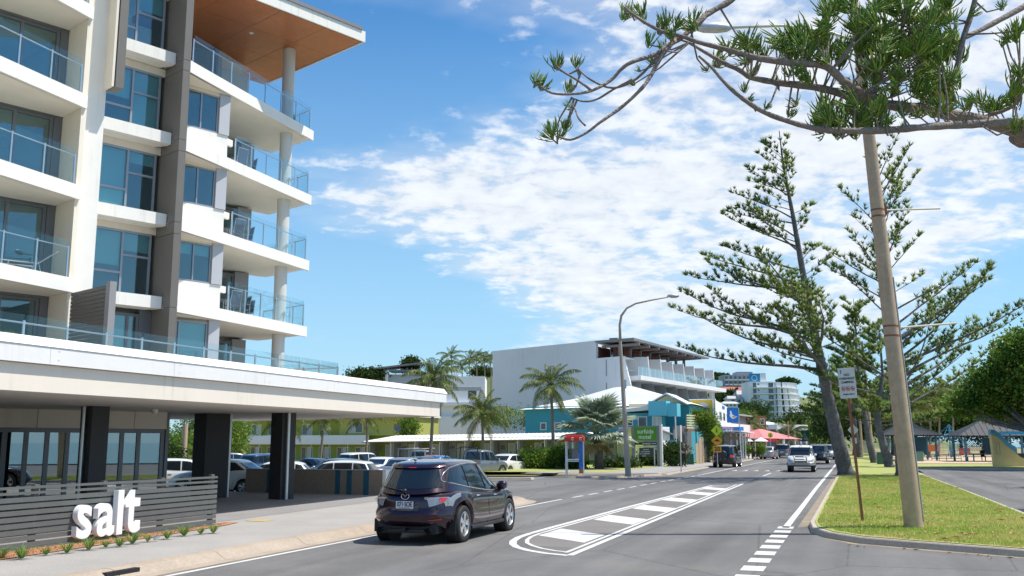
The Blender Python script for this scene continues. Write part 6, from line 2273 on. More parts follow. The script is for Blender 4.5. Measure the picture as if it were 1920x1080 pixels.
def flat_sign(name, label, base, w, h, zc, yaw, cat='sign', face=None, postm=galv, post_r=.03, top=None, shape='rect', thick=.006, tilt=0.0, group=None):
    """post plus plate; returns (thing, plate). The plate faces local -Y"""
    t = thing(name, label, cat, tuple(base), yaw, group)
    MB().tube([(0, .03 + post_r, -.05), (tilt * 3, .03 + post_r, top or zc + h / 2)], post_r, 10).build('post', postm, t, smooth=True, angle=50)
    if shape == 'rect':
        mb = MB().box(-w / 2, w / 2, 0, thick, zc - h / 2, zc + h / 2)
    elif shape == 'diamond':
        mb = MB().yprism([(0, zc - h / 2), (w / 2, zc), (0, zc + h / 2), (-w / 2, zc)], 0, thick)
    else:
        mb = MB().yprism([(w / 2 * math.cos(2 * PI * i / 28), zc + h / 2 * math.sin(2 * PI * i / 28)) for i in range(28)], 0, thick)
    pl = mb.build('plate', face, t)
    return t, pl


ink = mat('sign_ink', (.02, .02, .025), .5)
redi = mat('sign_red', (.35, .02, .04), .5)
# no overnight camping
b2 = gnd(1618, 978, .13)
tp = at(1593, 745, b2.y)
signw = mat('sign_white', (.62, .62, .60), .5, nz=(4, .08))
nc = thing('camping_sign', 'no overnight camping sign on a rusty leaning post, left of the thick pole', 'sign', tuple(b2), 0)
off = tp - b2
MB().box(-.028, .028, 0, .05, 0, off.length + .4).build('post', rust, nc)
pl = MB().box(-.20, .20, -.012, -.002, off.length - .02, off.length + .72).build('plate', signw, nc, bevel=.002)
zt_ = off.length
sw_ = .34
put_text('sign_text', 'NO', .085, ink, pl, (-.0, -.0135, zt_ + .55), 0, .0008, bold=.003)
put_text('sign_text', 'OVERNIGHT', .075, ink, pl, (0, -.0135, zt_ + .46), 0, .0008, bold=.003, sx=.88)
put_text('sign_text', 'CAMPING', .075, ink, pl, (0, -.0135, zt_ + .37), 0, .0008, bold=.003, sx=.9)
put_text('sign_text', 'FINES APPLY', .05, ink, pl, (.01, -.0135, zt_ + .075), 0, .0008, bold=.002)
for x in (-.11, .0, .11):
    rg_ = MB()
    rg_.tube([(x + .042 * math.cos(a), -.014, zt_ + .215 + .055 * math.sin(a)) for a in [2 * PI * i / 18 for i in range(19)]], .006, 5, False)
    rg_.tube([(x - .03, -.014, zt_ + .215 + .038), (x + .03, -.014, zt_ + .215 - .038)], .006, 5)
    rg_.build('prohibition_ring', redi, pl)
    MB().box(x - .025, x + .022, -.0135, -.0125, zt_ + .195, zt_ + .225).build('pictogram', redi, pl)
MB().yprism([(-.15, zt_ + .58), (-.12, zt_ + .58), (-.11, zt_ + .66), (-.135, zt_ + .69), (-.155, zt_ + .65)], -.0135, -.0125).build('crest', mat('crest_grey', (.2, .25, .28), .6), pl)
nc.rotation_euler = (R(-1), math.atan2(off.x, off.z), R(-6))
# the back of a diamond sign farther down the island
b3 = gnd(1603, 869, .13)
bk_, pl = flat_sign('warning_sign', 'grey back of a diamond sign above a square plate seen from behind on the island', b3, 1.05, 1.05, 2.95, R(8), face=galv, post_r=.04, shape='diamond', postm=mat('post_white', (.6, .6, .6), .5))
MB().box(-.3, .3, 0, .01, 1.75, 2.25).build('plate', galv, bk_)
# pedestrian, speed hump and 20 plates on the left
b4 = gnd(1346, 879, .09)
sy = mat('sign_yellowgreen', (.62, .75, .02), .4)
so = mat('sign_orange', (.80, .33, .01), .4)
zc = lambda y: EYE + (829 - y) / 1823. * b4.y - .09
hs, pl = flat_sign('crossing_sign', 'yellow-green walking diamond over an orange hump diamond and a 20 plate', b4, .82, .82, zc(807.5), R(-5), face=sy, shape='diamond', top=zc(799))
man = MB()
man.lathe([(0, -.002), (.035, -.002), (.035, .0)], 12, 'y', (0, -.003, zc(807.5) + .16))
man.tube([(0, -.004, zc(807.5) + .11), (0, -.004, zc(807.5) - .02)], .026, 6)
man.tube([(0, -.004, zc(807.5) - .02), (-.08, -.004, zc(807.5) - .17)], .02, 6)
man.tube([(0, -.004, zc(807.5) - .02), (.08, -.004, zc(807.5) - .17)], .02, 6)
man.tube([(-.07, -.004, zc(807.5) + .02), (0, -.004, zc(807.5) + .09), (.07, -.004, zc(807.5) + .02)], .016, 6)
man.build('walking_figure', ink, pl)
p2 = MB().yprism([(0, zc(826) - .41), (.41, zc(826)), (0, zc(826) + .41), (-.41, zc(826))], 0, .006).build('plate', so, hs)
MB().yprism([(-.24, zc(826) - .06), (.24, zc(826) - .06), (.12, zc(826) + .02), (.05, zc(826) + .09), (-.05, zc(826) + .09), (-.12, zc(826) + .02)], -.004, -.001).build('hump_symbol', ink, p2)
p3 = MB().box(-.30, .30, 0, .006, zc(848), zc(836)).build('plate', so, hs)
put_text('sign_text', '20', .42, ink, p3, (0, -.003, zc(842)), 0, .001, bold=.01)
# round crossing sign and hump sign farther on
b5 = gnd(1446, 860, .02)
rs, pl = flat_sign('crossing_sign', 'round yellow walking sign on a white post in front of the silver sedan', b5, .62, .62, EYE + (829 - 816.5) / 1823. * b5.y, R(-5), face=mat('sign_yellow', (.80, .62, .02), .4), shape='round', postm=mat('post_white', None))
zc5 = EYE + (829 - 816.5) / 1823. * b5.y
MB().tube([(-.09, -.004, zc5 - .2), (0, -.004, zc5 + .02), (.09, -.004, zc5 - .2)], .03, 6).tube([(0, -.004, zc5), (0, -.004, zc5 + .16)], .04, 6).build('walking_figure', ink, pl)
b6 = at(1459, 829, 135)
b6.z = 0
hs2, pl = flat_sign('hump_sign', 'small orange hump diamond above a plate in front of the cafe pavilion', b6, .95, .95, Zp(823.5, 135), R(-5), face=so, shape='diamond')
MB().yprism([(-.24, Zp(825, 135)), (.24, Zp(825, 135)), (0, Zp(825, 135) + .2)], -.004, -.001).build('hump_symbol', ink, pl)
p3 = MB().box(-.36, .36, 0, .006, Zp(833, 135), Zp(830, 135) + .1).build('plate', so, hs2)
b7 = at(1507, 829, 150)
b7.z = 0
gs = thing('direction_sign', 'green roundabout direction sign with a blue strip underneath', 'sign', tuple(b7), R(-6))
wg = 23 / 1823. * 150
bx('plate', mat('sign_green', (.0, .14, .07), .4), gs, -wg / 2, wg / 2, 0, .03, Zp(822.5, 150), Zp(808, 150))
bx('plate', mat('sign_blue', None), gs, -wg * .28, wg * .42, 0, .03, Zp(827.5, 150), Zp(824, 150))
for x in (-wg * .35, wg * .35): MB().tube([(x, .08, 0), (x, .08, Zp(808, 150))], .05, 8).build('post', galv, gs)
rr_ = MB()
cz = Zp(817, 150)
rr_.tube([(.22 + .16 * math.cos(a), -.01, cz + .16 * math.sin(a)) for a in [2 * PI * i / 16 for i in range(17)]], .025, 5, False)
for dx, dz in ((0, .4), (-.55, 0), (.35, -.3), (-.05, -.45)): rr_.tube([(.22 + dx * .35, -.01, cz + dz * .35), (.22 + dx, -.01, cz + dz)], .025, 5)
rr_.build('roundabout_symbol', hotelw, gs)
bx('text_line', hotelw, gs, -wg * .42, -wg * .12, -.006, -.001, cz + .02, cz + .10)
# parking sign seen edge on
b8 = gnd(1279, 884, .1)
ps_, pl = flat_sign('parking_sign', 'slim post with a narrow plate seen almost edge on beside the hedge', b8, .28, 1.1, zc(815), R(62), face=signw, post_r=.035)
MB().tube([(.0, .06, zc(805)), (.5, .06, zc(805))], .015, 6).build('bracket', galv, ps_)

# phone booth
b9 = gnd(1078, 893, -.0)
pb = thing('phone_booth', 'phone booth with a red roof band and a blue panel beside the side street', 'phone booth', tuple(b9), R(-8))
for x in (-.52, .47):
    for y in (-.45, .42):
        bx('post', mat('booth_white', (.75, .75, .75), .4), pb, x, x + .06, y, y + .06, 0, 2.05)
MB().prism([(-.58, -.5), (.58, -.5), (.58, .5), (-.58, .5)], 2.05, 2.32).build('roof_band', mat('booth_red', (.65, .03, .02), .35), pb, bevel=.03)
MB().prism([(-.5, -.42), (.5, -.42), (.5, .42), (-.5, .42)], 2.321, 2.42).build('roof', mat('booth_red', None), pb, bevel=.03)
for x in (-.08, .40):
    mk_ = MB()
    mk_.tube([(x + .07 * math.cos(a), -.505, 2.19 + .07 * math.sin(a)) for a in [R(40 + 25 * i) for i in range(12)]], .018, 6)
    mk_.build('roof_mark', hotelw, pb)
bx('glass_panel', panel_g, pb, -.46, .46, .43, .44, 1.0, 2.0)
bx('glass_panel', panel_g, pb, -.53, -.52, -.38, .41, .1, 2.0)
bx('side_panel', mat('booth_blue', (.02, .16, .50), .4, nz=(4, .4)), pb, .28, .52, -.46, -.44, .45, 2.0)
bx('side_panel', mat('booth_orange', (.45, .15, .04), .4), pb, .28, .52, -.462, -.441, .18, .44)
bx('shelf', mat('booth_white', None), pb, -.46, .27, -.44, .0, .95, 1.02)
bx('rail', mat('booth_white', None), pb, -.46, .27, -.45, -.42, .86, .92)
bx('phone', greyd, pb, -.2, .2, .25, .42, 1.05, 1.6)
# motel sign
loc, rz, Lq = frame_at(1184, 78, 1240, 77, .1)
ms = thing('motel_sign', 'grey framed surfside motel sign with green panel and dark vacancy board', 'sign', loc, rz)
Zs = lambda y: EYE + (829 - y) / 1823. * 78 - .1
X = lambda px: (px - 1184) / 56. * Lq
gf = mat('sign_frame_grey', (.23, .23, .24), .6)
bx('leg', gf, ms, X(1184), X(1190), 0, .25, 0, Zs(799))
bx('leg', gf, ms, X(1231.5), X(1237), 0, .25, 0, Zs(799))
bx('leg', mat('sign_side', (.62, .62, .60), .6), ms, X(1237.1), X(1241), -.05, .30, 0, Zs(796))
bx('crossbar', gf, ms, X(1190), X(1231.4), .02, .23, Zs(801), Zs(799))
bx('crossbar', gf, ms, X(1190), X(1231.4), .02, .23, Zs(828.5), Zs(826))
gp = bx('green_panel', mat('panel_green', (.09, .30, .02), .45), ms, X(1190.2), X(1231.3), .03, .1, Zs(825.8), Zs(801.2))
tg = mat('text_pale', (.75, .80, .70), .5)
put_text('sign_text', 'surfside', .50, tg, gp, ((X(1190) + X(1231)) / 2, .022, Zs(809.5)), 0, .004, bold=.004, sx=.86)
put_text('sign_text', 'motel', .50, tg, gp, ((X(1190) + X(1231)) / 2 - .05, .022, Zs(819.5)), 0, .004, bold=.004, sx=.9)
vp = bx('vacancy_board', ink, ms, X(1190.2), X(1231.3), .03, .1, Zs(834), Zs(829))
put_text('sign_text', 'vacancy', .22, tg, vp, (X(1212), .022, Zs(831.5)), 0, .004, bold=.003)
bx('text_line', tg, vp, X(1221.5), X(1230), .018, .024, Zs(831.9), Zs(831.0))
bx('white_strip', signw, ms, X(1195), X(1228), .03, .1, Zs(838.5), Zs(836))
bx('strip_lamp', mat('sign_yellow', None), ms, X(1212), X(1216), .02, .03, Zs(838.8), Zs(835.6))
lb = bx('letter_board', mat('board_dark', (.05, .055, .07), .5), ms, X(1198), X(1225), .04, .1, Zs(856), Zs(839.5))
for i, tx in enumerate(('salt pool', 'self contained', 'air conditioned', 'foxtel')):
    put_text('sign_text', tx, .13, tg, lb, (X(1211) - .06 * i, .032, Zs(842.5 + i * 3.9)), 0, .003, bold=.002)
for x in (1194.5, 1225.5): bx('white_leg', signw, ms, X(x), X(x + 2), .02, .1, 0, Zs(840))
# white weatherboard annex beside the sign
loc, rz, Lq = frame_at(1238, 86, 1256, 88, 0)
wa = thing('weatherboard_annex', 'small white weatherboard annex between the motel sign and the turquoise house', 'building', loc, rz)
for i in range(14):
    z = i * .24
    bx('board', hotelw, wa, 0, Lq, 0 + .0, .25, z + .01, z + .235)
bx('core', greym, wa, .02, Lq, .03, 4, 0, 3.35)
MB().yprism([(-.3, Zp(806, 87)), (Lq + .1, Zp(813, 87)), (Lq + .1, Zp(815, 87)), (-.3, Zp(808, 87))], -.3, 4).build('roof', greyd, wa)
# lime end wall post of the motel, sandwich board, cabinets
o = MB().box(-.35, .35, -.2, .2, 0, 3.2).build('lime_wall', limey)
o.location = at(1179, 829, 83); o.location.z = 0
tag(o, 'bright lime upright end wall of the motel left of the sign', 'wall')
sbd = thing('sandwich_board', 'dark green sandwich board on the path behind the walking person', 'sign', tuple(gnd(1294, 871, .1)), R(-20))
for y, a in ((-.2, .17), (.2, -.17)):
    MB().add([(-.3, y, 0), (.3, y, 0), (.3, y + a, .9), (-.3, y + a, .9), (-.3, y + .02, 0), (.3, y + .02, 0), (.3, y + a + .02, .9), (-.3, y + a + .02, .9)],
             [(0, 1, 2, 3), (7, 6, 5, 4), (0, 4, 5, 1), (1, 5, 6, 2), (2, 6, 7, 3), (3, 7, 4, 0)]).build('board', mat('board_green', (.03, .10, .06), .6), sbd)
cabp = mat('cabinet_pale', (.14, .26, .20), .6)
cab = mat('cabinet_green', (.05, .14, .08), .6)
for px, py, w, h, lab in ((1657, 871, .75, 1.0, 'dark green cabinet beside the ringed trunk'), (1720, 865, 1.3, .9, 'pale green cabinet right of the thick pole before the shelter')):
    g = gnd(px, py, .12)
    t = thing('service_cabinet', lab, 'cabinet', tuple(g), 0)
    MB().box(-w / 2, w / 2, 0, .5, 0, h).build('box', cab if h > .95 else mat('cabinet_pale', (.14, .26, .20), .6), t, bevel=.02)
    MB().box(-w / 2 - .03, w / 2 + .03, -.03, .53, h + .001, h + .05).build('lid', mat('cabinet_pale', None), t)
# concrete poles down the island
for px, py, tx, ty, r0, lab in ((1637, 868, 1616, 640, .16, 'tan concrete pole behind the camping sign post'), (1617, 856, 1606, 700, .15, 'slim far pole left of the tan one'), (1611, 853, 1604, 720, .13, 'farthest thin pole of the island row')):
    g = gnd(px, py, .12)
    o = pole_like('light_pole', lab, 'pole', g, at(tx, ty, g.y), r0 + .03, r0 * .7, concp, 14, 'poles down the grass island')
# tall white wing sculpture behind the trunks
g = at(1665, 829, 160)
g.z = 0
wsx = thing('white_monument', 'white angled concrete monument glimpsed between the island trunks', 'monument', tuple(g), 0)
for pts in ([(-5, 0), (-3, 0), (-4.3, 5.5), (-3.2, 6.8), (-5.2, 7.0), (-5.6, 4)], [(-7.5, 4.3), (0, 4.3), (0, 3.2), (-7.5, 3.0)], [(.8, 3), (2.0, 3), (1.4, 7.2), (.2, 7.0)], [(3.4, 2), (4.2, 2), (4.1, 6.8), (3.2, 6.6)]):
    MB().yprism(pts, -.5, .5).build('slab', mat('monument', (.55, .57, .60), .7), wsx)


# ---------------------------------------------------------------- park on the right: shelters, slide, playground
blue = mat('post_blue', (.05, .19, .30), .6)
blued = mat('panel_blue', (.03, .11, .19), .6)
rofd = mat('roof_shingle', (.018, .022, .028), .55)


def shelter(pc, Y, wpx, y_apex, y_eave, y_base, label, ridge=.0, corr=False):
    s_ = Y / 1823.
    zb = EYE + (829 - y_base) / 1823. * Y
    g = at(pc, 829, Y)
    t = thing('picnic_shelter', label, 'shelter', (g.x, g.y, max(zb, .1)), R(-10))
    w = wpx * s_ / 2
    ze, za = EYE + (829 - y_eave) * s_ - t.location.z, EYE + (829 - y_apex) * s_ - t.location.z
    d = w * .85
    A = [(-w, -d, ze), (w, -d, ze), (w, d, ze), (-w, d, ze)]
    R0, R1 = (-ridge * w, 0, za), (ridge * w, 0, za)
    rt = MB().add(A + [R0, R1], [(0, 1, 5, 4), (1, 2, 5), (2, 3, 4, 5), (3, 0, 4)]).build('roof', rofd, t)
    rb = MB()
    for i in range(18 if corr else 12):
        u = (i + .5) / (18 if corr else 12)
        a = Vector(A[0]).lerp(Vector(A[1]), u)
        q = Vector(R0).lerp(Vector(R1), u)
        k = 1 - abs(u - .5) * 2
        e = a.lerp(Vector((a.x, 0, za)), min(1, k * 1.0)) if not ridge else a.lerp(q, 1)
        rb.tube([a + Vector((0, 0, .02)), e + Vector((0, 0, .02))], .03, 4)
    rb.build('ribs', mat('roof_rib', (.05, .06, .07), .5), rt)
    rb = MB()
    for i in range(4):
        a, b = A[i], A[(i + 1) % 4]
        rb.tube([(a[0], a[1], a[2] - .06), (b[0], b[1], b[2] - .06)], .06, 4)
    rb.build('gutter', rofd, rt)
    for x in (-w * .78, w * .78):
        for y in (-d * .75, d * .75):
            MB().box(x - .09, x + .09, y - .09, y + .09, 0, ze).build('post', blue, t)
            MB().tube([(x, y, ze - .7), (x * 1.2, y * 1.1, ze - .08)], .05, 4).build('brace', rofd, t)
    # lattice screen, back panel and benches
    lt_ = MB()
    x0, x1, z0, z1_ = -w * .7, w * .05, 1.0, ze - .25
    n = 11
    for i in range(-n, n + 1):
        for sg_ in (1, -1):
            xa = x0 + (x1 - x0) * i / n
            xb = xa + (z1_ - z0)
            za_, zb_ = z0, z1_
            if xa < x0: za_ += (x0 - xa); xa = x0
            if xb > x1: zb_ -= (xb - x1); xb = x1
            if zb_ - za_ < .05: continue
            a, b = (xa, za_), (xb, zb_)
            if sg_ < 0: a, b = (x0 + x1 - xa, za_), (x0 + x1 - xb, zb_)
            lt_.tube([(a[0], d * .72, a[1]), (b[0], d * .72, b[1])], .022, 4)
    lt_.build('lattice', blue, t)
    bx('panel', blued, t, w * .05, w * .76, d * .72, d * .76, .7, ze - .2)
    bx('bench', blued, t, -w * .6, w * .6, d * .25, d * .5, .42, .48)
    for x in (-w * .5, w * .5): bx('bench_leg', blued, t, x - .05, x + .05, d * .3, d * .45, 0, .42)
    bx('table', blued, t, -w * .5, w * .5, -d * .1, d * .15, .72, .78)
    for x in (-w * .4, w * .4): bx('table_leg', blued, t, x - .05, x + .05, -.05, .05, 0, .72)
    return t


sh2 = shelter(1850, 97, 124, 784, 817, 865, 'dark-roofed picnic shelter with blue posts where a person sits, under the big tree')
sh1 = shelter(1702, 104, 106, 796, 816, 863, 'corrugated-roofed blue picnic shelter half hidden by the thick pole', ridge=.25, corr=True)
# slide-shaped wall in cream and blue
g = gnd(1866, 875, .1)
sl = thing('slide_wall', 'cream slide-shaped park wall with a blue rounded top edge at the right', 'playground', tuple(g), R(-6))
s_ = g.y / 1823.
f2 = lambda x, y: ((x - 1866) * s_, (875 - y) * s_)
top_ = [(1863, 809), (1868, 809.5), (1874, 813), (1882, 820), (1890, 830), (1898, 837), (1905, 841), (1907, 846), (1908, 853), (1914, 858), (1922, 860)]
MB().yprism([f2(1866, 876), f2(1926, 876)] + [f2(*p) for p in top_[::-1]], 0, .5).build('wall', mat('slide_cream', (.62, .47, .27), .7, nz=(2, .08)), sl)
bl_ = MB()
T = [f2(*p) for p in top_[:8]]
bl_.yprism([(x, z + .12) for x, z in T] + [(x - .02, z - .28) for x, z in T[::-1]], -.05, .55)
bl_.build('top_edge', mat('slide_blue', (.08, .30, .60), .4), sl)
fr_ = MB()
a_, b_, c_, d_ = f2(1871, 830), f2(1877, 830), f2(1877, 852), f2(1871, 852)
for p, q in ((a_, b_), (b_, c_), (c_, d_), (d_, a_)): fr_.tube([(p[0], -.01, p[1]), (q[0], -.01, q[1])], .02, 4)
fr_.build('panel_outline', mat('outline_grey', (.35, .36, .30), .7), sl)
# blue awning and motorbike-like clutter to the right of it
g = at(1925, 829, 88)
g.z = .1
aw = thing('blue_kiosk', 'bright blue topped kiosk cut by the right edge of the picture', 'kiosk', tuple(g), 0)
bx('top', mat('kiosk_blue', (.02, .28, .55), .5), aw, -1.7, 1.5, -.5, 1.5, EYE + (829 - 815) / 1823 * 88 - .1, EYE + (829 - 809) / 1823 * 88 - .1)
for x in (-1.5, 1.3): bx('post', blued, aw, x, x + .12, 0, .12, 0, 2.6)
bx('bench', darkm, aw, -1.2, 1.2, 0, .5, .4, .9)
# rope playground
g = at(1772, 829, 118)
g.z = .1
pgx = thing('climbing_frame', 'bright blue rope climbing frame with orange panels in the playground', 'playground', tuple(g), 0)
rb = mat('rope_blue', (.05, .25, .38), .5)
apx = Vector((.6, 0, EYE + (829 - 797) / 1823 * 118))
ring = [Vector((3.4 * math.cos(2 * PI * i / 8), 3.4 * math.sin(2 * PI * i / 8), .1)) for i in range(8)]
n1 = MB()
for i in range(8):
    n1.tube([ring[i], apx], .022, 5)
for k in (.2, .4, .6, .8):
    n1.tube([ring[i % 8].lerp(apx, k) for i in range(9)], .014, 5)
n1.build('net', rb, pgx)
MB().tube([(.6, 0, 0), apx], .09, 8).build('mast', rb, pgx)
n1 = MB()
for i in range(3): n1.tube([(-3.8 + i, -1, .1), (-2.6 + i, 0, 2.6), (-1.0 + i, 1, 2.9)], .06, 6)
n1.build('arch_bars', rb, pgx)
bx('panel', mat('play_orange', (.6, .16, .05), .6), pgx, -2.6, -1.2, -1.2, -1.1, .8, 1.6)
bx('panel', mat('play_red', (.5, .10, .08), .6), pgx, 1.0, 2.3, -1.4, -1.3, .5, 1.2)
g = at(1752, 829, 128)
g.z = .1
swg = thing('swing_frame', 'pale swing frame behind the low rail in the playground', 'playground', tuple(g), R(10))
n1 = MB()
for x in (-2.4, 2.4): n1.tube([(x - .7, -.3, 0), (x, 0, 2.6), (x + .7, .3, 0)], .06, 6)
n1.tube([(-2.4, 0, 2.6), (2.4, 0, 2.6)], .06, 6)
n1.build('frame', rb, swg)
for x in (-1.0, 1.0):
    MB().tube([(x - .2, 0, 2.6), (x - .2, 0, .6)], .012, 4).tube([(x + .2, 0, 2.6), (x + .2, 0, .6)], .012, 4).box(x - .24, x + .24, -.1, .1, .56, .6).build('swing', redl, swg)
# low rail fence before the sand
loc, rz, Lq = frame_at(1745, 100, 1800, 100, .1)
rl = thing('rail_fence', 'low dark double rail fence between lawn and playground', 'fence', loc, rz)
for z in (.25, .5): MB().tube([(0, 0, z), (Lq, 0, z)], .03, 5).build('rail', darkm, rl)
for i in range(5): MB().tube([(Lq * i / 4, 0, 0), (Lq * i / 4, 0, .55)], .03, 5).build('post', darkm, rl)
# white pickets and planter by the shops
loc, rz, Lq = frame_at(1388, 112, 1408, 116, .0)
pk_ = thing('white_planter_wall', 'white block planter wall with yellow-green plants beside the shop path', 'planter', loc, rz)
bx('wall', hotelw, pk_, 0, Lq, 0, .3, 0, EYE + (829 - 844) / 1823 * 114)
for i in range(8): bx('picket', hotelw, pk_, i * Lq / 8, i * Lq / 8 + .05, .4, .45, 1.0, 2.2)
for k, px in enumerate((1399, 1427)):
    g = at(px, 829, 118)
    g.z = 0
    u_ = thing('cafe_umbrella', ['closed white cafe umbrella left of the people', 'open white cafe umbrella right of the people'][k], 'umbrella', tuple(g), 0)
    MB().tube([(0, 0, 0), (0, 0, 2.5)], .03, 6).build('pole', hotelw, u_)
    MB().lathe([(.9, 2.1), (.5, 2.35), (0, 2.6)], 8).build('canopy', hotelw, u_)
for k, (px, py, h) in enumerate(((1438, 856, 3.2), (1417, 862, 2.8))):
    g = gnd(px, py, 0)
    o = MB().tube([(0, 0, 0), (0, 0, h)], [.05, .035], 8).build('thin_post', hotelw)
    o.location = g
    tag(o, ['tapered white post left of the round crossing sign', 'thin grey post on the dry verge before the people'][k], 'post')
g = gnd(1478, 852, 0)
o = pole_like('light_pole', 'tall far street light pole right of the cafe pavilion', 'pole', at(1480, 829, 130) * 1.0 + Vector((0, 0, -2)), at(1477, 790, 130), .12, .08, concp, 10)

# ---------------------------------------------------------------- vegetation
def rotz_to(d):
    """rotation matrices (n,3,3) that carry +Z onto the unit vectors d (n,3), with a random spin"""
    n = len(d)
    a = rng.random(n) * 2 * PI
    ref = np.where(np.abs(d[:, 2:3]) < .9, np.array([[0, 0, 1.]]), np.array([[1., 0, 0]]))
    x = np.cross(ref, d)
    x /= np.linalg.norm(x, axis=1, keepdims=True)
    y = np.cross(d, x)
    xr = x * np.cos(a)[:, None] + y * np.sin(a)[:, None]
    yr = np.cross(d, xr)
    return np.stack([xr, yr, d], axis=2)


def scatter(tmpl, pos, dirs, scale):
    """tmpl: list of (V,F); returns merged V,F"""
    pos, dirs, scale = np.asarray(pos), np.asarray(dirs, float), np.asarray(scale)
    dirs = dirs / np.linalg.norm(dirs, axis=1, keepdims=True)
    Rm = rotz_to(dirs)
    pick = rng.integers(0, len(tmpl), len(pos))
    Vs, Fs, off = [], [], 0
    for k, (V, F) in enumerate(tmpl):
        m = pick == k
        n = int(m.sum())
        if not n: continue
        P_ = np.einsum('nij,vj->nvi', Rm[m], V) * scale[m][:, None, None] + pos[m][:, None, :]
        Vs.append(P_.reshape(-1, 3))
        Fs.append((F[None] + (np.arange(n) * len(V))[:, None, None]).reshape(-1, F.shape[1]) + off)
        off += n * len(V)
    return np.concatenate(Vs), np.concatenate(Fs)


def spike_tuft(seed, n=12, spread=.75, w=.085):
    r = random.Random(seed)
    V, F = [], []
    for i in range(n):
        a = r.random() * 6.28
        k = spread * math.sqrt(r.random())
        d = Vector((math.cos(a) * k, math.sin(a) * k, 1 - .35 * k)).normalized()
        l = .65 + .45 * r.random()
        p0 = Vector((math.cos(a) * .08, math.sin(a) * .08, -.15 + .3 * r.random()))
        o = d.orthogonal().normalized()
        b = d.cross(o)
        k0 = len(V)
        for j in range(3):
            th = 2.094 * j
            V.append(p0 + (o * math.cos(th) + b * math.sin(th)) * w)
        V.append(p0 + d * l)
        F += [(k0, k0 + 1, k0 + 3), (k0 + 1, k0 + 2, k0 + 3), (k0 + 2, k0, k0 + 3)]
    return np.array([tuple(v) for v in V]), np.array(F)


TUFTS = [spike_tuft(i) for i in range(8)]


def pine(name, label, trunk, r0, branches, tuft=.32, dens=1.0, seed=1, group=None, sub=1.0, m=None, mind=.25):
    """trunk: world points; branches: list of (height fraction, azimuth clockwise from +Y, elevation, length)"""
    r = random.Random(seed)
    base = Vector(trunk[0])
    t = thing(name, label, 'tree', tuple(base), 0, group)
    T = [Vector(p) - base for p in trunk]

    def tp(k):
        q = k * (len(T) - 1)
        i = min(int(q), len(T) - 2)
        return T[i].lerp(T[i + 1], q - i)
    n = 66
    # whorl rings make the trunk slightly knobbly
    MB().tube([tp(i / n) for i in range(n + 1)], [(r0 * (1 - i / n) ** 1.25 + .025) * (1 + .07 * ((i % 3) == 0)) * (1.22 if i == 0 else 1) for i in range(n + 1)], 14).build('trunk', barkp, t, smooth=True)
    wood = MB()
    pos, dr, sc = [], [], []
    for hf, az, el, ln in branches:
        p = tp(hf)
        d = Vector((math.sin(az) * math.cos(el), math.cos(az) * math.cos(el), math.sin(el)))
        pts = [p]
        ns = max(4, int(ln / .7))
        up = Vector((0, 0, 1))
        cur = d.copy()
        for i in range(ns):
            k = i / ns
            cur = (cur + up * (.012 + .08 * k * k) + Vector((r.uniform(-.09, .09), r.uniform(-.09, .09), r.uniform(-.07, .05)))).normalized()
            p = p + cur * ln / ns
            pts.append(p)
        rb = max(.018, .012 * ln) * (r0 / .32) ** .3
        wood.tube(pts, [lerp(rb, .009, i / ns) for i in range(ns + 1)], 5, False)
        side = cur.cross(up)
        if side.length < .01: side = Vector((1, 0, 0))
        side.normalize()
        nb = int(ln * 3.4 * dens)
        for j in range(nb):
            k = mind + (1 - mind) * (j + r.random()) / nb
            q = k * ns
            i = min(int(q), ns - 1)
            bp = pts[i].lerp(pts[i + 1], q - i)
            ax = (pts[i + 1] - pts[i]).normalized()
            sg_ = 1 if j % 2 else -1
            bl_ = (.35 + .75 * r.random()) * min(1.0, .35 + (1 - k) * 1.6) * (ln / 6) ** .4 * sub
            bd_ = (ax * .75 + side * sg_ * r.uniform(.5, 1.0) + up * r.uniform(.05, .55)).normalized()
            e1_ = bp + bd_ * bl_ * .55
            e2_ = e1_ + (bd_ + up * .45).normalized() * bl_ * .45
            if bl_ > .35: wood.tube([bp, e1_, e2_], [.011, .009, .006], 3, False)
            nt_ = max(1, int(bl_ / (tuft * .85)))
            for q_ in range(nt_ + 1):
                f = .35 + .65 * q_ / max(1, nt_)
                pp = bp.lerp(e1_, f * 2) if f < .5 else e1_.lerp(e2_, f * 2 - 1)
                if r.random() < .12: continue
                pos.append(tuple(pp + Vector((r.uniform(-.05, .05), r.uniform(-.05, .05), r.uniform(-.04, .04)))))
                dd = bd_ * .55 + up * .75 + Vector((r.uniform(-.4, .4), r.uniform(-.4, .4), 0))
                dr.append(tuple(dd))
                sc.append(tuft * r.uniform(.55, 1.1))
        pos.append(tuple(pts[-1])); dr.append(tuple(cur + up)); sc.append(tuft * 1.1)
    wood.build('branches', barkp, t)
    V, F = scatter(TUFTS, pos, dr, sc)
    npmesh('foliage', V, F, m or needle, t)
    return t


LEFT = R(-90)
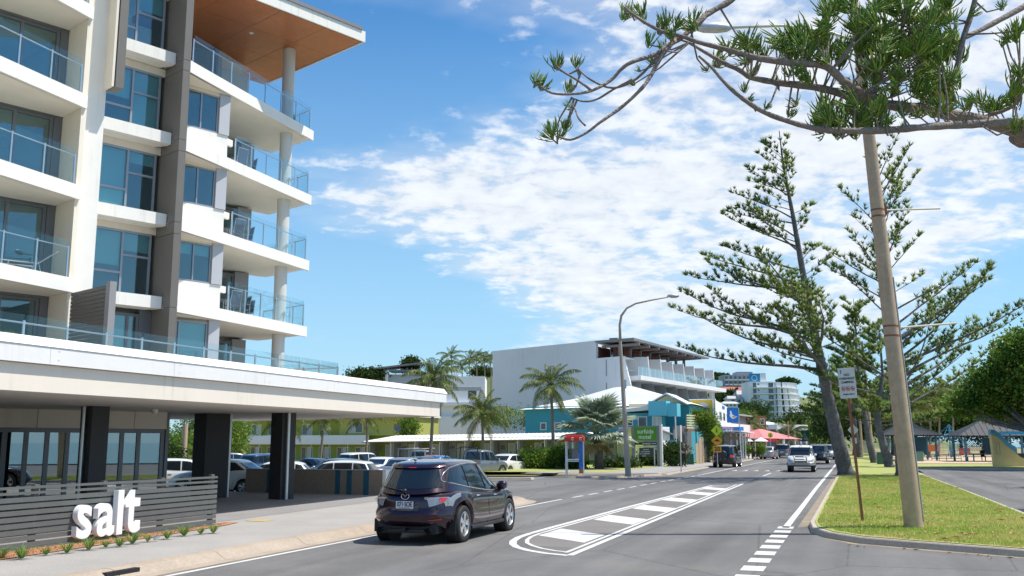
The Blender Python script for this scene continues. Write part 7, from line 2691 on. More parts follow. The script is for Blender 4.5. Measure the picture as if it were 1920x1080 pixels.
# A: tall leaning tree at the kerb with long branches over the road
ra = random.Random(21)
yb = gnd(1587, 891, .13)
trA = [yb] + [at(px, py, yb.y - .4 - i * .25) for i, (px, py) in enumerate([(1572, 830), (1558, 770), (1543, 700), (1530, 640), (1514, 560), (1500, 480), (1486, 400), (1474, 340), (1466, 290), (1461, 245)])]
br = []
for k in range(56):
    h = .30 + .62 * (k / 56)
    z = (h - .30) / .66
    az = R(-90 + ra.choice([-95, -85, -70, -60, -45, -25, -10, 0, 8, 20, 40, 160, 200]) + ra.uniform(-12, 12))
    left = math.sin(az) < 0
    ln = (10.2 if left else 3.4) * max(.08, (1 - z) ** 1.05) * ra.choice([ra.uniform(.4, .7), ra.uniform(.8, 1.1), ra.uniform(.85, 1.12)])
    if h > .86: ln = ra.uniform(.6, 1.5)
    br.append((h, az, R(lerp(3, 32, z) + ra.uniform(-8, 16)), ln))
pine('norfolk_pine', 'tall leaning pine at the kerb with long lacy branches reaching left over the road', trA, .42, br, .32, .95, 3, 'pines along the grass island')
# B: upright tree behind the thick pole with steep sweeping branches
yb = gnd(1690, 893, .13)
trB = [yb] + [at(px, py, yb.y) for px, py in ((1686, 820), (1682, 740), (1676, 660), (1668, 580), (1660, 500), (1652, 420), (1645, 340), (1640, 275))]
br = []
for k in range(46):
    h = .20 + .74 * (k / 46)
    z = (h - .22) / .74
    az = R(ra.choice([85, 95, 70, 110, 150, 180, -85, -95, -70, -140, 60, 20]) + ra.uniform(-12, 12))
    right = math.sin(az) > 0
    ln = (9.0 if right else 6.8) * (1 - z * .72) * ra.choice([ra.uniform(.35, .65), ra.uniform(.8, 1.1)])
    br.append((h, az, R(lerp(28, 56, z) + ra.uniform(-10, 10)), ln))
pine('norfolk_pine', 'upright open-crowned pine directly behind the thick concrete pole', trB, .27, br, .33, .8, 8, 'pines along the grass island')
# others down the island
for i, (px, py, path, r0, nbr, hl, hh, spread, lab) in enumerate((
        (1668, 876, [(1655, 830), (1645, 790), (1650, 740), (1655, 700), (1650, 640), (1646, 600)], .34, 26, .30, 5.2, 1.0, 'curved ringed trunk pine left of the thick pole'),
        (1640, 868, [(1630, 830), (1622, 780), (1612, 720), (1606, 660), (1604, 600), (1600, 560)], .33, 30, .28, 5.8, 1.0, 'pine behind the tan pole with a dark trunk'),
        (1612, 858, [(1606, 820), (1600, 770), (1594, 720), (1590, 680), (1588, 640)], .30, 30, .3, 6.2, 1.0, 'dense pine beyond the camping sign'),
        (1580, 852, [(1574, 820), (1566, 780), (1560, 740), (1556, 700), (1553, 665)], .30, 28, .3, 6.5, 1.0, 'far pine beside the leaning trunk'),
        (1700, 860, [(1698, 820), (1694, 780), (1690, 740), (1688, 700), (1686, 650)], .28, 28, .3, 5.5, 1.0, 'pine between the thick pole and the shelters'))):
    g = gnd(px, py, .12)
    tr_ = [g] + [at(a, b, g.y) for a, b in path]
    br = []
    for k in range(nbr):
        h = hl + (.95 - hl) * k / nbr
        z = (h - hl) / (.95 - hl)
        az = ra.random() * 6.283
        br.append((h, az, R(lerp(8, 40, z) + ra.uniform(-8, 8)), hh * (1 - z * .75) * ra.uniform(.7, 1.05)))
    pine('norfolk_pine', lab, tr_, r0, br, .42, 1.9, 30 + i, 'pines along the grass island')

# ---- the branch in the foreground
def finger_tuft(seed, n=24):
    r = random.Random(seed)
    mb = MB()
    for i in range(n):
        a = r.random() * 6.28
        k = math.sqrt(r.random()) * 1.15
        d = Vector((math.cos(a) * k, math.sin(a) * k, .25 + .5 * r.random())).normalized()
        l = .55 + .6 * r.random()
        p = Vector((math.cos(a) * .06, math.sin(a) * .06, r.uniform(-.25, .15)))
        pts = [p]
        cur = d.copy()
        for j in range(4):
            cur = (cur + Vector((-math.cos(a) * .10, -math.sin(a) * .10, .22)) + Vector((r.uniform(-.1, .1), r.uniform(-.1, .1), 0))).normalized()
            p = p + cur * l / 4
            pts.append(p)
        mb.tube(pts, [.020, .030, .033, .031, .012], 5, False)
        if r.random() < .45:
            q = pts[2]
            dd = (cur + Vector((r.uniform(-.8, .8), r.uniform(-.8, .8), .1))).normalized()
            mb.tube([q, q + dd * .16, q + (dd + Vector((0, 0, .5))).normalized() * .36], [.024, .029, .010], 5, False)
    me = mb.mesh('needle_tuft', True)
    me.materials.append(needle_near)
    return me


FT_ = [finger_tuft(100 + i, 20 + i % 6) for i in range(10)]
D0 = 6.0
tbase = ST(9.0, 7.6, .1)
nt = thing('overhanging_pine', 'pine whose bare limbs and green finger tufts hang across the top of the view', 'tree', tuple(tbase))
MB().tube([(0, 0, -.1), (.05, 0, 2), (-.05, .05, 4.4), (.05, 0, 7), (0, 0, 10), (.1, 0, 14)], [.42, .36, .31, .26, .2, .1], 20).build('trunk', barkp, nt, smooth=True)
attach = Vector((0, 0, 4.0))
LIMBS = [
    ([(1985, 268, 6.7), (1920, 250, 6.5), (1835, 225, 6.4), (1785, 217, 6.35), (1735, 203, 6.3), (1680, 200, 6.3), (1610, 185, 6.35), (1555, 168, 6.4), (1510, 162, 6.4), (1460, 155, 6.45), (1410, 145, 6.5), (1385, 132, 6.5), (1360, 120, 6.5), (1330, 102, 6.5), (1292, 80, 6.5)], .060, .010, 1),
    ([(1985, 240, 6.4), (1920, 228, 6.2), (1860, 230, 6.05), (1810, 235, 5.95), (1740, 238, 5.85), (1660, 243, 5.8), (1585, 245, 5.8), (1535, 242, 5.8), (1485, 230, 5.8), (1435, 210, 5.75), (1400, 190, 5.7), (1375, 172, 5.7), (1355, 150, 5.7), (1335, 128, 5.7), (1310, 105, 5.7)], .036, .008, 1),
    ([(1660, 196, 6.3), (1625, 180, 6.1), (1585, 155, 5.95), (1550, 125, 5.9), (1510, 120, 5.85), (1460, 115, 5.8), (1410, 105, 5.8), (1360, 92, 5.8), (1310, 78, 5.8), (1280, 70, 5.8), (1240, 57, 5.8), (1200, 35, 5.8), (1172, 14, 5.8)], .034, .007, 0),
    ([(1400, -30, 6.2), (1370, 0, 6.15), (1330, 25, 6.1), (1310, 42, 6.05), (1280, 70, 6.0), (1260, 82, 6.0), (1230, 100, 5.95), (1185, 115, 5.9), (1165, 130, 5.9), (1145, 150, 5.9), (1110, 170, 5.85), (1075, 176, 5.8), (1035, 175, 5.8), (1008, 157, 5.8)], .024, .006, 0),
    ([(1265, 75, 5.95), (1240, 105, 5.9), (1215, 150, 5.85), (1190, 180, 5.8), (1160, 205, 5.8), (1125, 230, 5.75), (1100, 250, 5.75), (1070, 262, 5.75), (1045, 255, 5.75)], .016, .006, 0),
    ([(1240, 98, 5.95), (1195, 148, 5.95), (1150, 165, 6.0), (1110, 150, 6.0), (1085, 130, 6.0)], .010, .005, 0),
    ([(1110, 170, 5.85), (1080, 150, 5.8), (1055, 135, 5.8), (1042, 122, 5.8)], .009, .005, 0),
    ([(1185, 150, 5.9), (1150, 168, 6.0), (1120, 186, 6.05), (1095, 190, 6.0), (1072, 182, 6.0)], .008, .005, 0),
    ([(1098, 236, 5.75), (1085, 222, 5.75), (1078, 205, 5.8), (1070, 195, 5.8)], .007, .004, 0),
    ([(1960, -10, 7.0), (1920, 12, 6.9), (1860, 45, 6.8), (1810, 70, 6.7), (1760, 92, 6.6), (1700, 100, 6.5)], .030, .010, 0),
    ([(1833, -20, 6.4), (1820, 30, 6.4), (1805, 75, 6.4), (1795, 125, 6.4), (1780, 165, 6.4), (1772, 205, 6.3)], .018, .020, 0),
    ([(1700, 20, 6.3), (1690, 60, 6.3), (1672, 95, 6.3), (1655, 130, 6.3), (1640, 175, 6.2)], .010, .014, 0),
    ([(1855, 215, 6.3), (1880, 208, 6.2), (1900, 200, 6.1), (1915, 185, 6.1)], .016, .006, 0),
    ([(1925, 40, 6.6), (1905, 60, 6.5), (1885, 72, 6.5)], .012, .005, 0),
]
allp = []
rl_ = random.Random(9)
for pts, ra_, rb_, root_ in LIMBS:
    P_ = [at(x, y + (0 if j == 0 else rl_.uniform(-1.5, 1.5)), d) - tbase for j, (x, y, d) in enumerate(pts)]
    if root_: P_ = [Vector((0, 0, 3.7 + .5 * (len(allp) > 0))), P_[0].lerp(Vector((0, 0, 3.9)), .5) + Vector((0, 0, -.12))] + P_
    # finer polyline through Catmull-Rom, with knobbly radius
    Q = []
    for i in range(len(P_) - 1):
        p0, p1, p2, p3 = P_[max(0, i - 1)], P_[i], P_[i + 1], P_[min(len(P_) - 1, i + 2)]
        for k in range(4):
            u = k / 4
            Q.append(.5 * ((2 * p1) + (p2 - p0) * u + (2 * p0 - 5 * p1 + 4 * p2 - p3) * u * u + (3 * p1 - 3 * p2 + p3 - p0) * u ** 3))
    Q.append(P_[-1])
    n = len(Q)
    rad = [lerp(ra_, rb_, (i / (n - 1)) ** .8) * (1 + rl_.uniform(-.09, .12)) for i in range(n)]
    MB().tube(Q, rad, 12, True).build('limb', barkn, nt, smooth=True)
    allp += [(q, rad[i]) for i, q in enumerate(Q)]
CL = [(1003, 140, 38), (1042, 118, 34), (1080, 115, 32), (1068, 165, 28), (1070, 195, 24), (1038, 240, 40), (1060, 232, 30), (1050, 250, 26), (1180, 12, 45), (1206, 28, 38), (1235, 48, 40), (1268, 40, 40), (1302, 42, 40), (1218, 74, 34), (1245, 85, 34), (1258, 62, 30),
      (1200, 128, 18), (1188, 152, 20), (1225, 112, 24), (1340, 112, 40), (1325, 125, 26), (1372, 85, 46), (1397, 68, 48), (1420, 78, 45), (1400, 105, 35), (1455, 72, 50), (1472, 90, 46), (1500, 62, 50), (1530, 72, 50), (1545, 42, 50), (1520, 95, 46),
      (1560, 92, 46), (1582, 80, 45), (1600, 38, 50), (1622, 52, 50), (1612, 95, 46), (1640, 30, 52), (1665, 52, 50), (1690, 20, 56), (1710, 46, 50), (1742, 25, 50), (1650, 112, 46), (1680, 122, 45), (1702, 86, 46), (1730, 82, 50), (1762, 60, 50),
      (1740, 122, 50), (1772, 100, 50), (1762, 150, 52), (1740, 172, 46), (1712, 160, 45), (1790, 62, 45), (1802, 100, 44), (1782, 140, 46), (1700, 198, 40), (1408, 130, 30), (1480, 130, 36), (1512, 142, 36), (1455, 150, 28), (1545, 202, 50), (1580, 212, 52),
      (1600, 192, 50), (1622, 216, 50), (1642, 200, 46), (1560, 226, 45), (1530, 216, 40), (1660, 170, 42), (1682, 160, 40), (1612, 170, 42), (1662, 220, 36), (1492, 188, 30), (1480, 210, 28), (1435, 196, 25), (1405, 180, 25), (1395, 166, 20),
      (1588, 150, 36), (1640, 150, 36), (1840, 184, 36), (1872, 190, 40), (1902, 150, 46), (1906, 186, 46), (1916, 130, 40), (1892, 62, 40), (1912, 46, 40), (1880, 76, 30), (1906, 236, 36), (1828, 182, 28), (1810, 196, 32), (1856, 196, 36), (1550, 10, 50),
      (1592, 6, 50), (1642, 0, 52), (1700, 4, 52), (1762, 0, 52), (1482, 62, 36), (1880, 6, 30), (1820, 20, 30), (1570, 240, 40), (1600, 236, 44), (1640, 234, 36), (1430, 98, 34), (1490, 105, 38), (1720, 205, 36), (1750, 208, 36), (1790, 180, 40),
      (1690, 140, 46), (1625, 130, 44), (1655, 80, 50), (1575, 115, 40), (1775, 30, 46), (1735, 55, 50), (1680, 75, 48), (1720, 130, 48), (1760, 185, 44)]
tw_ = MB()
nb_ = 0
AP = np.array([tuple(p[0]) for p in allp])
for i, (x, y, s) in enumerate(CL):
    reps = 3 if (s > 44 and 1480 < x < 1800) else (2 if s > 34 else 1)
    for k in range(reps):
        dx, dy = (rl_.uniform(-16, 16), rl_.uniform(-14, 14)) if k else (0, 0)
        dep = rl_.uniform(5.75, 6.75)
        p = at(x + dx, y + dy + s * .30, dep) - tbase
        dist = np.linalg.norm(AP - np.array(tuple(p)), axis=1)
        j = int(dist.argmin())
        q = allp[j][0]
        mid_ = (p + q) * .5 + Vector((rl_.uniform(-.02, .02), 0, -.06 * rl_.random()))
        tw_.tube([q, mid_, p], [.008, .006, .005], 5, False)
        o = link('needle_tuft', FT_[rl_.randrange(10)], nt)
        o.location = p
        sc_ = s / 1823. * dep * rl_.uniform(.72, 1.0)
        o.scale = (sc_ * .95, sc_ * .95, sc_)
        lean = rl_.uniform(-.8, .35) if x < 1300 else rl_.uniform(-1.0, 1.0)
        o.rotation_euler = (rl_.uniform(-.6, .6), lean, rl_.random() * 6.28)
        nb_ += 1
tw_.build('twigs', barkn, nt)['kind'] = 'stuff'
island('right_verge', [(2, 5.4), (14, 5.4), (14, 9.5), (2, 9.5)], grassm, kerb=kerbg)

# ---- palms
def frond_mesh(seed, L=2.7, e0=60, droop=1.5, n=34, dry=False):
    r = random.Random(seed)
    mb = MB()
    pts, cur = [Vector((0, 0, 0))], R(e0)
    N_ = 14
    for i in range(N_):
        cur -= droop / N_ * (.45 + 1.1 * i / N_)
        pts.append(pts[-1] + Vector((math.cos(cur), 0, math.sin(cur))) * L / N_)
    mb.tube(pts, [lerp(.035, .006, i / N_) for i in range(N_ + 1)], 4, False)
    for j in range(n):
        k = .16 + .84 * j / n
        q = k * N_
        i = min(int(q), N_ - 1)
        p = pts[i].lerp(pts[i + 1], q - i)
        ax = (pts[i + 1] - pts[i]).normalized()
        up = Vector((-ax.z, 0, ax.x))
        ll = L * .27 * math.sin(PI * min(1, .22 + k * .80)) ** .7 * r.uniform(.85, 1.1)
        for sg_ in (1, -1):
            d = (ax * .75 + Vector((0, sg_, 0)) * .85 - up * r.uniform(.0, .35)).normalized()
            w = ax * .028 * (L / 2.7)
            a = p + d * ll * .5
            b = p + d * ll * .85 + Vector((0, 0, -ll * (.35 + .3 * r.random())))
            mb.add([p - w * .5, p + w * .5, a + w, a - w, b], [(0, 1, 2, 3), (3, 2, 4)])
    me = mb.mesh('frond')
    me.materials.append(palmdry if dry else palml)
    return me


FR = [frond_mesh(1, e0=82, droop=1.0), frond_mesh(2, e0=66, droop=1.5), frond_mesh(3, e0=50, droop=1.7), frond_mesh(4, e0=30, droop=1.6), frond_mesh(5, e0=12, droop=1.4), frond_mesh(6, e0=-15, droop=1.2), frond_mesh(7, e0=-40, droop=.8, dry=True)]


def palm(name, label, base, crown, r0=.16, size=1.0, nf=22, seed=0, group=None, lean=.2, cat='palm tree', low=6, wind=0.0):
    r = random.Random(seed)
    base, crown = Vector(base), Vector(crown)
    t = thing(name, label, cat, tuple(base), 0, group)
    c = crown - base
    pts = [Vector((c.x * (k ** 1.4), c.y * k, c.z * k)) + Vector((math.sin(k * 3.1) * lean * .4, 0, 0)) for k in [i / 16 for i in range(17)]]
    pts[-1] = c
    MB().tube(pts, [lerp(r0, r0 * .6, (i / 16) ** .6) * (1 + .07 * (i % 2)) for i in range(17)], 10).build('trunk', bark_palm, t, smooth=True)
    for i in range(nf):
        k = i / nf
        m = min(int(k * low + r.random() * .8), len(FR) - 1)
        o = link('frond', FR[m], t)
        o.location = c
        a = i * 2.399 + r.uniform(-.2, .2)
        o.rotation_euler = (r.uniform(-.12, .12), r.uniform(-.12, .12) + wind * math.cos(a), a)
        s_ = size * r.uniform(.85, 1.1) * (.8 if m == 0 else 1)
        o.scale = (s_, s_, s_)
    mb = MB()
    for i in range(7):
        a = i * .9
        mb.lathe([(0, -.13), (.09, -.06), (.12, .02), (.08, .1), (0, .13)], 8, 'z', (c.x + .2 * math.cos(a), c.y + .2 * math.sin(a), c.z - .15 - .08 * (i % 3)))
    mb.build('coconuts', mat('coconut', (.22, .24, .06), .6), t, smooth=True)
    return t


def on(px, Y, z=LOTZ):
    q = at(px, 829, Y)
    return Vector((q.x, Y, z))


GP = 'palms in the motel car park'
palm('coconut_palm', 'tallest coconut palm, left, rising above the canopy end beside the grey apartments', on(805, 78, -.4), at(812, 712, 78), .17, 1.15, 26, 1, GP, .3)
palm('coconut_palm', 'middle coconut palm with wide arching fronds in front of the verandah roof', on(903, 74, -.4), at(904, 778, 74), .15, 1.05, 26, 2, GP)
palm('coconut_palm', 'right coconut palm before the blank hotel wall, over the green hedge', on(1036, 72, -.2), at(1032, 724, 72), .16, 1.05, 22, 3, GP, wind=.1)
palm('coconut_palm', 'small coconut palm below the canopy edge right of the near column', on(600, 92, -.5), at(607, 783, 92), .15, .95, 20, 4, GP)
palm('coconut_palm', 'small coconut palm left of the white verandah roof start', on(686, 90, -.5), at(688, 782, 90), .15, .95, 20, 5, GP)
palm('coconut_palm', 'drooping palm crown half hidden by the near column', on(528, 84, -.5), at(530, 783, 84), .15, 1.1, 20, 6, GP)
for i, (px, y) in enumerate(((846, 668), (866, 690), (880, 676), (893, 672), (908, 675), (920, 678), (838, 690))):
    palm('slender_palm', ['tallest slender palm on the rooftop slope', 'short slender palm second from the left on the slope', 'third slender palm on the slope', 'fourth slender palm on the slope', 'fifth slender palm on the slope', 'slender palm nearest the hotel wall on the slope', 'leftmost slender palm on the slope'][i],
         on(px, 175 + 3 * i, 10), at(px, y, 175 + 3 * i), .14, 1.15, 13, 40 + i, 'slender palms on the slope', low=5)
for i, (px, y, Y, lb) in enumerate(((1405, 795, 135, 'shaggy brown palm over the corner shop'), (1412, 790, 150, 'green palm behind the shaggy brown one'), (1788, 735, 125, 'palm crown above the playground'), (1745, 745, 120, 'leaning palm between shelters'),
                                     (1762, 752, 130, 'yellowish palm over the climbing frame'), (1712, 760, 118, 'low palm behind the corrugated shelter'), (1482, 812, 140, 'small palm beside the direction sign'))):
    palm('coconut_palm', lb, on(px - 4, Y, 0), at(px, y, Y), .16, 1.25 if i > 1 else 1.0, 20, 60 + i, 'palms in the distance')

# silver fan palm
def fan_mesh(seed):
    r = random.Random(seed)
    mb = MB()
    e0 = R([72, 52, 32, 10, -28][seed % 5])
    d = Vector((math.cos(e0), 0, math.sin(e0)))
    PL = 1.25 if seed % 5 < 4 else .8
    c = d * PL + Vector((0, 0, -.12))
    mb.tube([(0, 0, 0), d * PL * .5, c], [.035, .028, .02], 5, False)
    e1_ = e0 - .35
    ax = Vector((math.cos(e1_), 0, math.sin(e1_)))
    sd = Vector((0, 1, 0))
    nn = ax.cross(sd)
    n = 30
    for i in range(n):
        th = R(-118 + 236 * i / (n - 1))
        l = (1.15 - .25 * abs(th) / 2) * r.uniform(.9, 1.05)
        dd = ax * math.cos(th) + sd * math.sin(th) - nn * (.10 + .12 * abs(math.sin(th)))
        dd.normalize()
        e = (sd * math.cos(th) - ax * math.sin(th)) * .055
        up = -nn * .03 * (1 if i % 2 else -1)
        a = c + dd * l * .55
        b = c + dd * l + Vector((0, 0, -.16 * r.random()))
        mb.add([c, a + e + up, a - e - up, b], [(0, 1, 2), (2, 1, 3)])
    me = mb.mesh('fan_leaf')
    me.materials.append(palmdry if seed % 5 == 4 else bism)
    return me


FN = [fan_mesh(i) for i in range(10)]
fb_ = on(1123, 70, -.1)
fp = thing('silver_fan_palm', 'silvery fan palm with a stout dark trunk behind the phone booth', 'palm tree', tuple(fb_), 0)
cz_ = at(1118, 812, 70) - fb_
MB().tube([(0, 0, 0), (-.02, 0, cz_.z * .5), (cz_.x, 0, cz_.z)], [.36, .30, .28], 14).build('trunk', mat('palm_dark', (.12, .10, .085), .95, nz=(6, .4), bump=(10, 1)), fp, smooth=True)
rf_ = random.Random(77)
for i in range(44):
    k = i / 44
    m = min(4, int(k * 4.3)) + 5 * (i % 2)
    o = link('fan_leaf', FN[m], fp)
    o.location = cz_ + Vector((0, 0, .5 - k * .9))
    o.rotation_euler = (rf_.uniform(-.15, .15), rf_.uniform(-.12, .12), i * 2.399)
    s_ = rf_.uniform(1.15, 1.5) * (.8 if m % 5 == 4 else 1)
    o.scale = (s_, s_, s_)


def leaf_tmpl(seed, w=.42):
    r = random.Random(seed)
    V = np.array([(0, 0, 0), (w, .1 * r.random(), .45), (0, .12, 1), (-w, .1 * r.random(), .45)], float)
    return V, np.array([(0, 1, 2), (0, 2, 3)])


LF = [leaf_tmpl(i) for i in range(4)] + [leaf_tmpl(9, .28), leaf_tmpl(10, .6)]


def leafy(blobs, n, size, m, parent=None, name='crown', up=.3, hollow=.5, gaps=0.0, clump=None):
    if size > 1: clump = size * .9
    """leaves through the outer part of several ellipsoids, gathered in clumps"""
    vol = np.array([b[1][0] * b[1][1] * b[1][2] for b in blobs]) ** .67
    pk = rng.choice(len(blobs), n // 14 + 1, p=vol / vol.sum())
    C = np.array([tuple(b[0]) for b in blobs])[pk]
    Rr = np.array([tuple(b[1]) for b in blobs])[pk]
    d = rng.normal(size=(len(pk), 3))
    d /= np.linalg.norm(d, axis=1, keepdims=True)
    rad = hollow + (1 - hollow) * rng.random(len(pk)) ** .6
    c = C + d * Rr * rad[:, None] * (1 + .2 * rng.normal(size=(len(pk), 1)))
    cl = clump or size * 2.4
    pos = np.repeat(c, 14, axis=0) + rng.normal(size=(len(pk) * 14, 3)) * cl * .5
    dd = np.repeat(d, 14, axis=0) * .8 + rng.normal(size=(len(pos), 3)) * .55 + np.array([[0, 0, up]])
    V, F = scatter(LF, pos, dd, size * (.6 + .7 * rng.random(len(pos))))
    return npmesh(name, V, F, m, parent)


def broad(name, label, base, blobs, n, size, m, r0=.3, cat='tree', group=None, up=.3):
    base = Vector(base)
    t = thing(name, label, cat, tuple(base), 0, group)
    B_ = [(Vector(c) - base, r) for c, r in blobs]
    tr_ = MB()
    cen = sum((b[0] for b in B_), Vector()) / len(B_)
    fork = Vector((cen.x * .3, cen.y * .3, max(.8, cen.z * .45)))
    tr_.tube([(0, 0, -.1), fork * .5 + Vector((.1, 0, 0)), fork], [r0, r0 * .8, r0 * .7], 12)
    tr_.build('trunk', barkp, t, smooth=True)
    lb_ = MB()
    for c, r in B_:
        lb_.tube([fork, fork.lerp(c, .5) + Vector((0, 0, -.2)), c], [r0 * .45, r0 * .28, r0 * .1], 6)
    lb_.build('branches', barkp, t)
    leafy(B_, n, size, m, t, 'crown', up)
    return t


def BL(px, py, Y, rx, ry, rz): return (at(px, py, Y), (rx, ry, rz))


broad('sea_almond_tree', 'large glossy-leaved spreading tree cut by the right edge above the picnic shelter', on(1960, 72, .1),
      [BL(1905, 690, 72, 2.2, 2.2, 1.7), BL(1960, 670, 70, 2.8, 2.4, 2.4), BL(1868, 722, 73, 1.8, 2.0, 1.2), BL(1835, 742, 74, 1.6, 1.8, .9), BL(1800, 760, 74, 1.3, 1.5, .65), BL(1880, 757, 74, 2.2, 2.0, .9), BL(1930, 750, 73, 2.4, 2.2, 1.1),
       BL(1990, 740, 72, 2.4, 2.2, 1.3), BL(1785, 768, 74, 1.0, 1.2, .5), BL(1840, 715, 73, 1.2, 1.4, .9), BL(1890, 665, 72, 1.2, 1.4, 1.0), BL(1925, 645, 70, 1.4, 1.5, 1.1), BL(1850, 772, 75, 1.6, 1.6, .5), BL(1900, 778, 75, 1.8, 1.8, .5)], 42000, .21, leafb, .42, up=.2)
for i, (px, Y, bl, lb) in enumerate((
        (1562, 150, [(1566, 775, 3.6), (1555, 795, 2.6), (1580, 785, 3)], 'dark bushy tree behind the leaning trunk'),
        (1600, 140, [(1600, 770, 5), (1580, 785, 4), (1625, 778, 4)], 'dark bushy tree behind the camping sign'),
        (1672, 145, [(1672, 760, 4.6), (1650, 775, 4), (1695, 775, 4.2)], 'dark tree behind the ringed trunk'),
        (1735, 150, [(1735, 770, 4.6), (1715, 790, 3.6), (1755, 785, 3.8)], 'tree behind the corrugated shelter'),
        (1800, 150, [(1800, 772, 4.8), (1780, 790, 3.6), (1825, 782, 4.0)], 'tree behind the climbing frame'),
        (1868, 150, [(1868, 775, 4.8), (1840, 792, 3.6), (1895, 785, 4.2)], 'tree behind the dark-roofed shelter'),
        (1925, 150, [(1925, 775, 5), (1950, 790, 4)], 'tree behind the slide wall at the right edge'),
        (1538, 230, [(1530, 822, 3.4), (1548, 816, 4)], 'far tree at the end of the road'))):
    broad('park_tree', lb, on(px, Y, 0), [BL(a, b, Y, r, r * .9, r * .8) for a, b, r in bl], 9000, .34, leafd, .3, group='trees behind the park')
broad('vine_tree', 'bright green climbing shrub beside the burger billboard', on(1325, 93, 0), [BL(1330, 800, 93, 1.0, .9, 1.2), BL(1318, 785, 93, .9, .8, .6), BL(1338, 830, 93, .6, .8, 1.6), BL(1310, 778, 93, .7, .6, .4)], 9000, .14, leafb, .08)
for i, (px, py, Y, r, lb, nm_, mm) in enumerate((
        (1263, 852, 78, (.95, .8, .85), 'rounded dark green hedge right of the motel sign', 'hedge_bush', leafd), (1215, 862, 79, (.8, .4, .5), 'low shrub under the motel letter board', 'hedge_bush', leafd),
        (1160, 873, 73, (1.5, .6, .42), 'low hedge at the foot of the silver fan palm', 'hedge_bush', leafd), (1000, 864, 71, (1.2, .8, .72), 'left green hedge mound behind the phone booth', 'hedge_bush', leafb),
        (1040, 860, 71.5, (1.1, .8, .75), 'right green hedge mound behind the phone booth', 'hedge_bush', leafb), (1075, 868, 70.5, (.7, .6, .5), 'hedge behind the booth glass', 'hedge_bush', leafd), (765, 803, 100, (1.1, .8, 1.0), 'round shrub above the white verandah roof', 'shrub', leafb),
        (960, 783, 105, (4.2, 1.5, 1.1), 'green thicket behind the middle palm', 'thicket', leafb), (1422, 842, 113, (.6, .4, .3), 'yellow green plants in the white planter', 'shrub', leafb),
        (1395, 843, 113, (.7, .4, .3), 'yellow green plants at the left of the white planter', 'shrub', leafb), (405, 800, 92, (3.2, 2, 2.6), 'yellow-green tree glimpsed beyond the undercroft', 'garden_tree', leafb), (440, 815, 96, (1.2, 1.5, 2.6), 'tall shrub at the corner of the far motel block', 'garden_tree', leafb),
        (330, 845, 62, (1.6, 1.4, 1.3), 'garden shrub right of the lobby glass', 'garden_shrub', leafb), (365, 838, 66, (1.4, 1.4, 1.5), 'garden shrub left of the first dark column', 'garden_shrub', leafd), (312, 858, 56, (.8, .8, .6), 'small garden shrub beside the lobby corner', 'garden_shrub', leafd),
        (1348, 712, 610, (9, 7, 3), 'dark trees on the left hill crest', 'hill_trees', leafd), (1364, 752, 500, (9, 7, 5), 'big dark tree halfway up the hill', 'hill_tree', leafd), (1396, 774, 440, (6, 5, 3), 'brownish trees below the hill houses', 'hill_tree', leafd),
        (1340, 735, 560, (5, 5, 2.5), 'bushes on the hill slope left of the houses', 'hill_tree', leafd), (1476, 716, 640, (6, 4, 1.6), 'small tree group on the crest right of the white tower', 'hill_tree', leafd),
        (690, 702, 150, (2.8, .8, .6), 'planting along the grey apartment roof edge', 'roof_planting', leafd), (770, 684, 152, (1.0, .8, .7), 'small shrub on top of the pergola', 'roof_planting', leafd), (905, 697, 200, (2.4, 1, .6), 'scrub on the slope under the slender palms', 'scrub', leafd))):
    c = at(px, py, Y)
    big = Y > 300
    o = leafy([((0, 0, 0), r)], 12000 if nm_ == 'garden_tree' else (4200 if not big else 6000), .15 if Y < 130 else (.3 if not big else 1.15), mm, None, nm_, hollow=.45)
    o.location = c
    tag(o, lb, 'bush' if 'tree' not in nm_ else 'tree', kind='stuff' if nm_ in ('hill_trees',) else None)
# agave-like rosette in the garden
for i, (px, py, Y) in enumerate(((352, 850, 60), (325, 822, 64))):
    t = thing('fan_shrub', ['spiky fan shrub before the first dark column', 'spiky palm shrub behind the lobby corner'][i], 'bush', tuple(at(px, py + 8, Y)))
    for k in range(14):
        o = link('frond', FR[1 + k % 4], t)
        o.rotation_euler = (0, 0, k * 2.4)
        o.scale = (.5, .5, .5)
o = MB().tube([(0, 0, 0), (0, 0, 3.4)], .16, 12).build('garden_pole', concp)
o.location = on(346, 58, -.3)
tag(o, 'pale round pole in the garden beyond the lobby', 'pole')


# ---------------------------------------------------------------- people
skinm = mat('skin', (.42, .25, .17), .6)


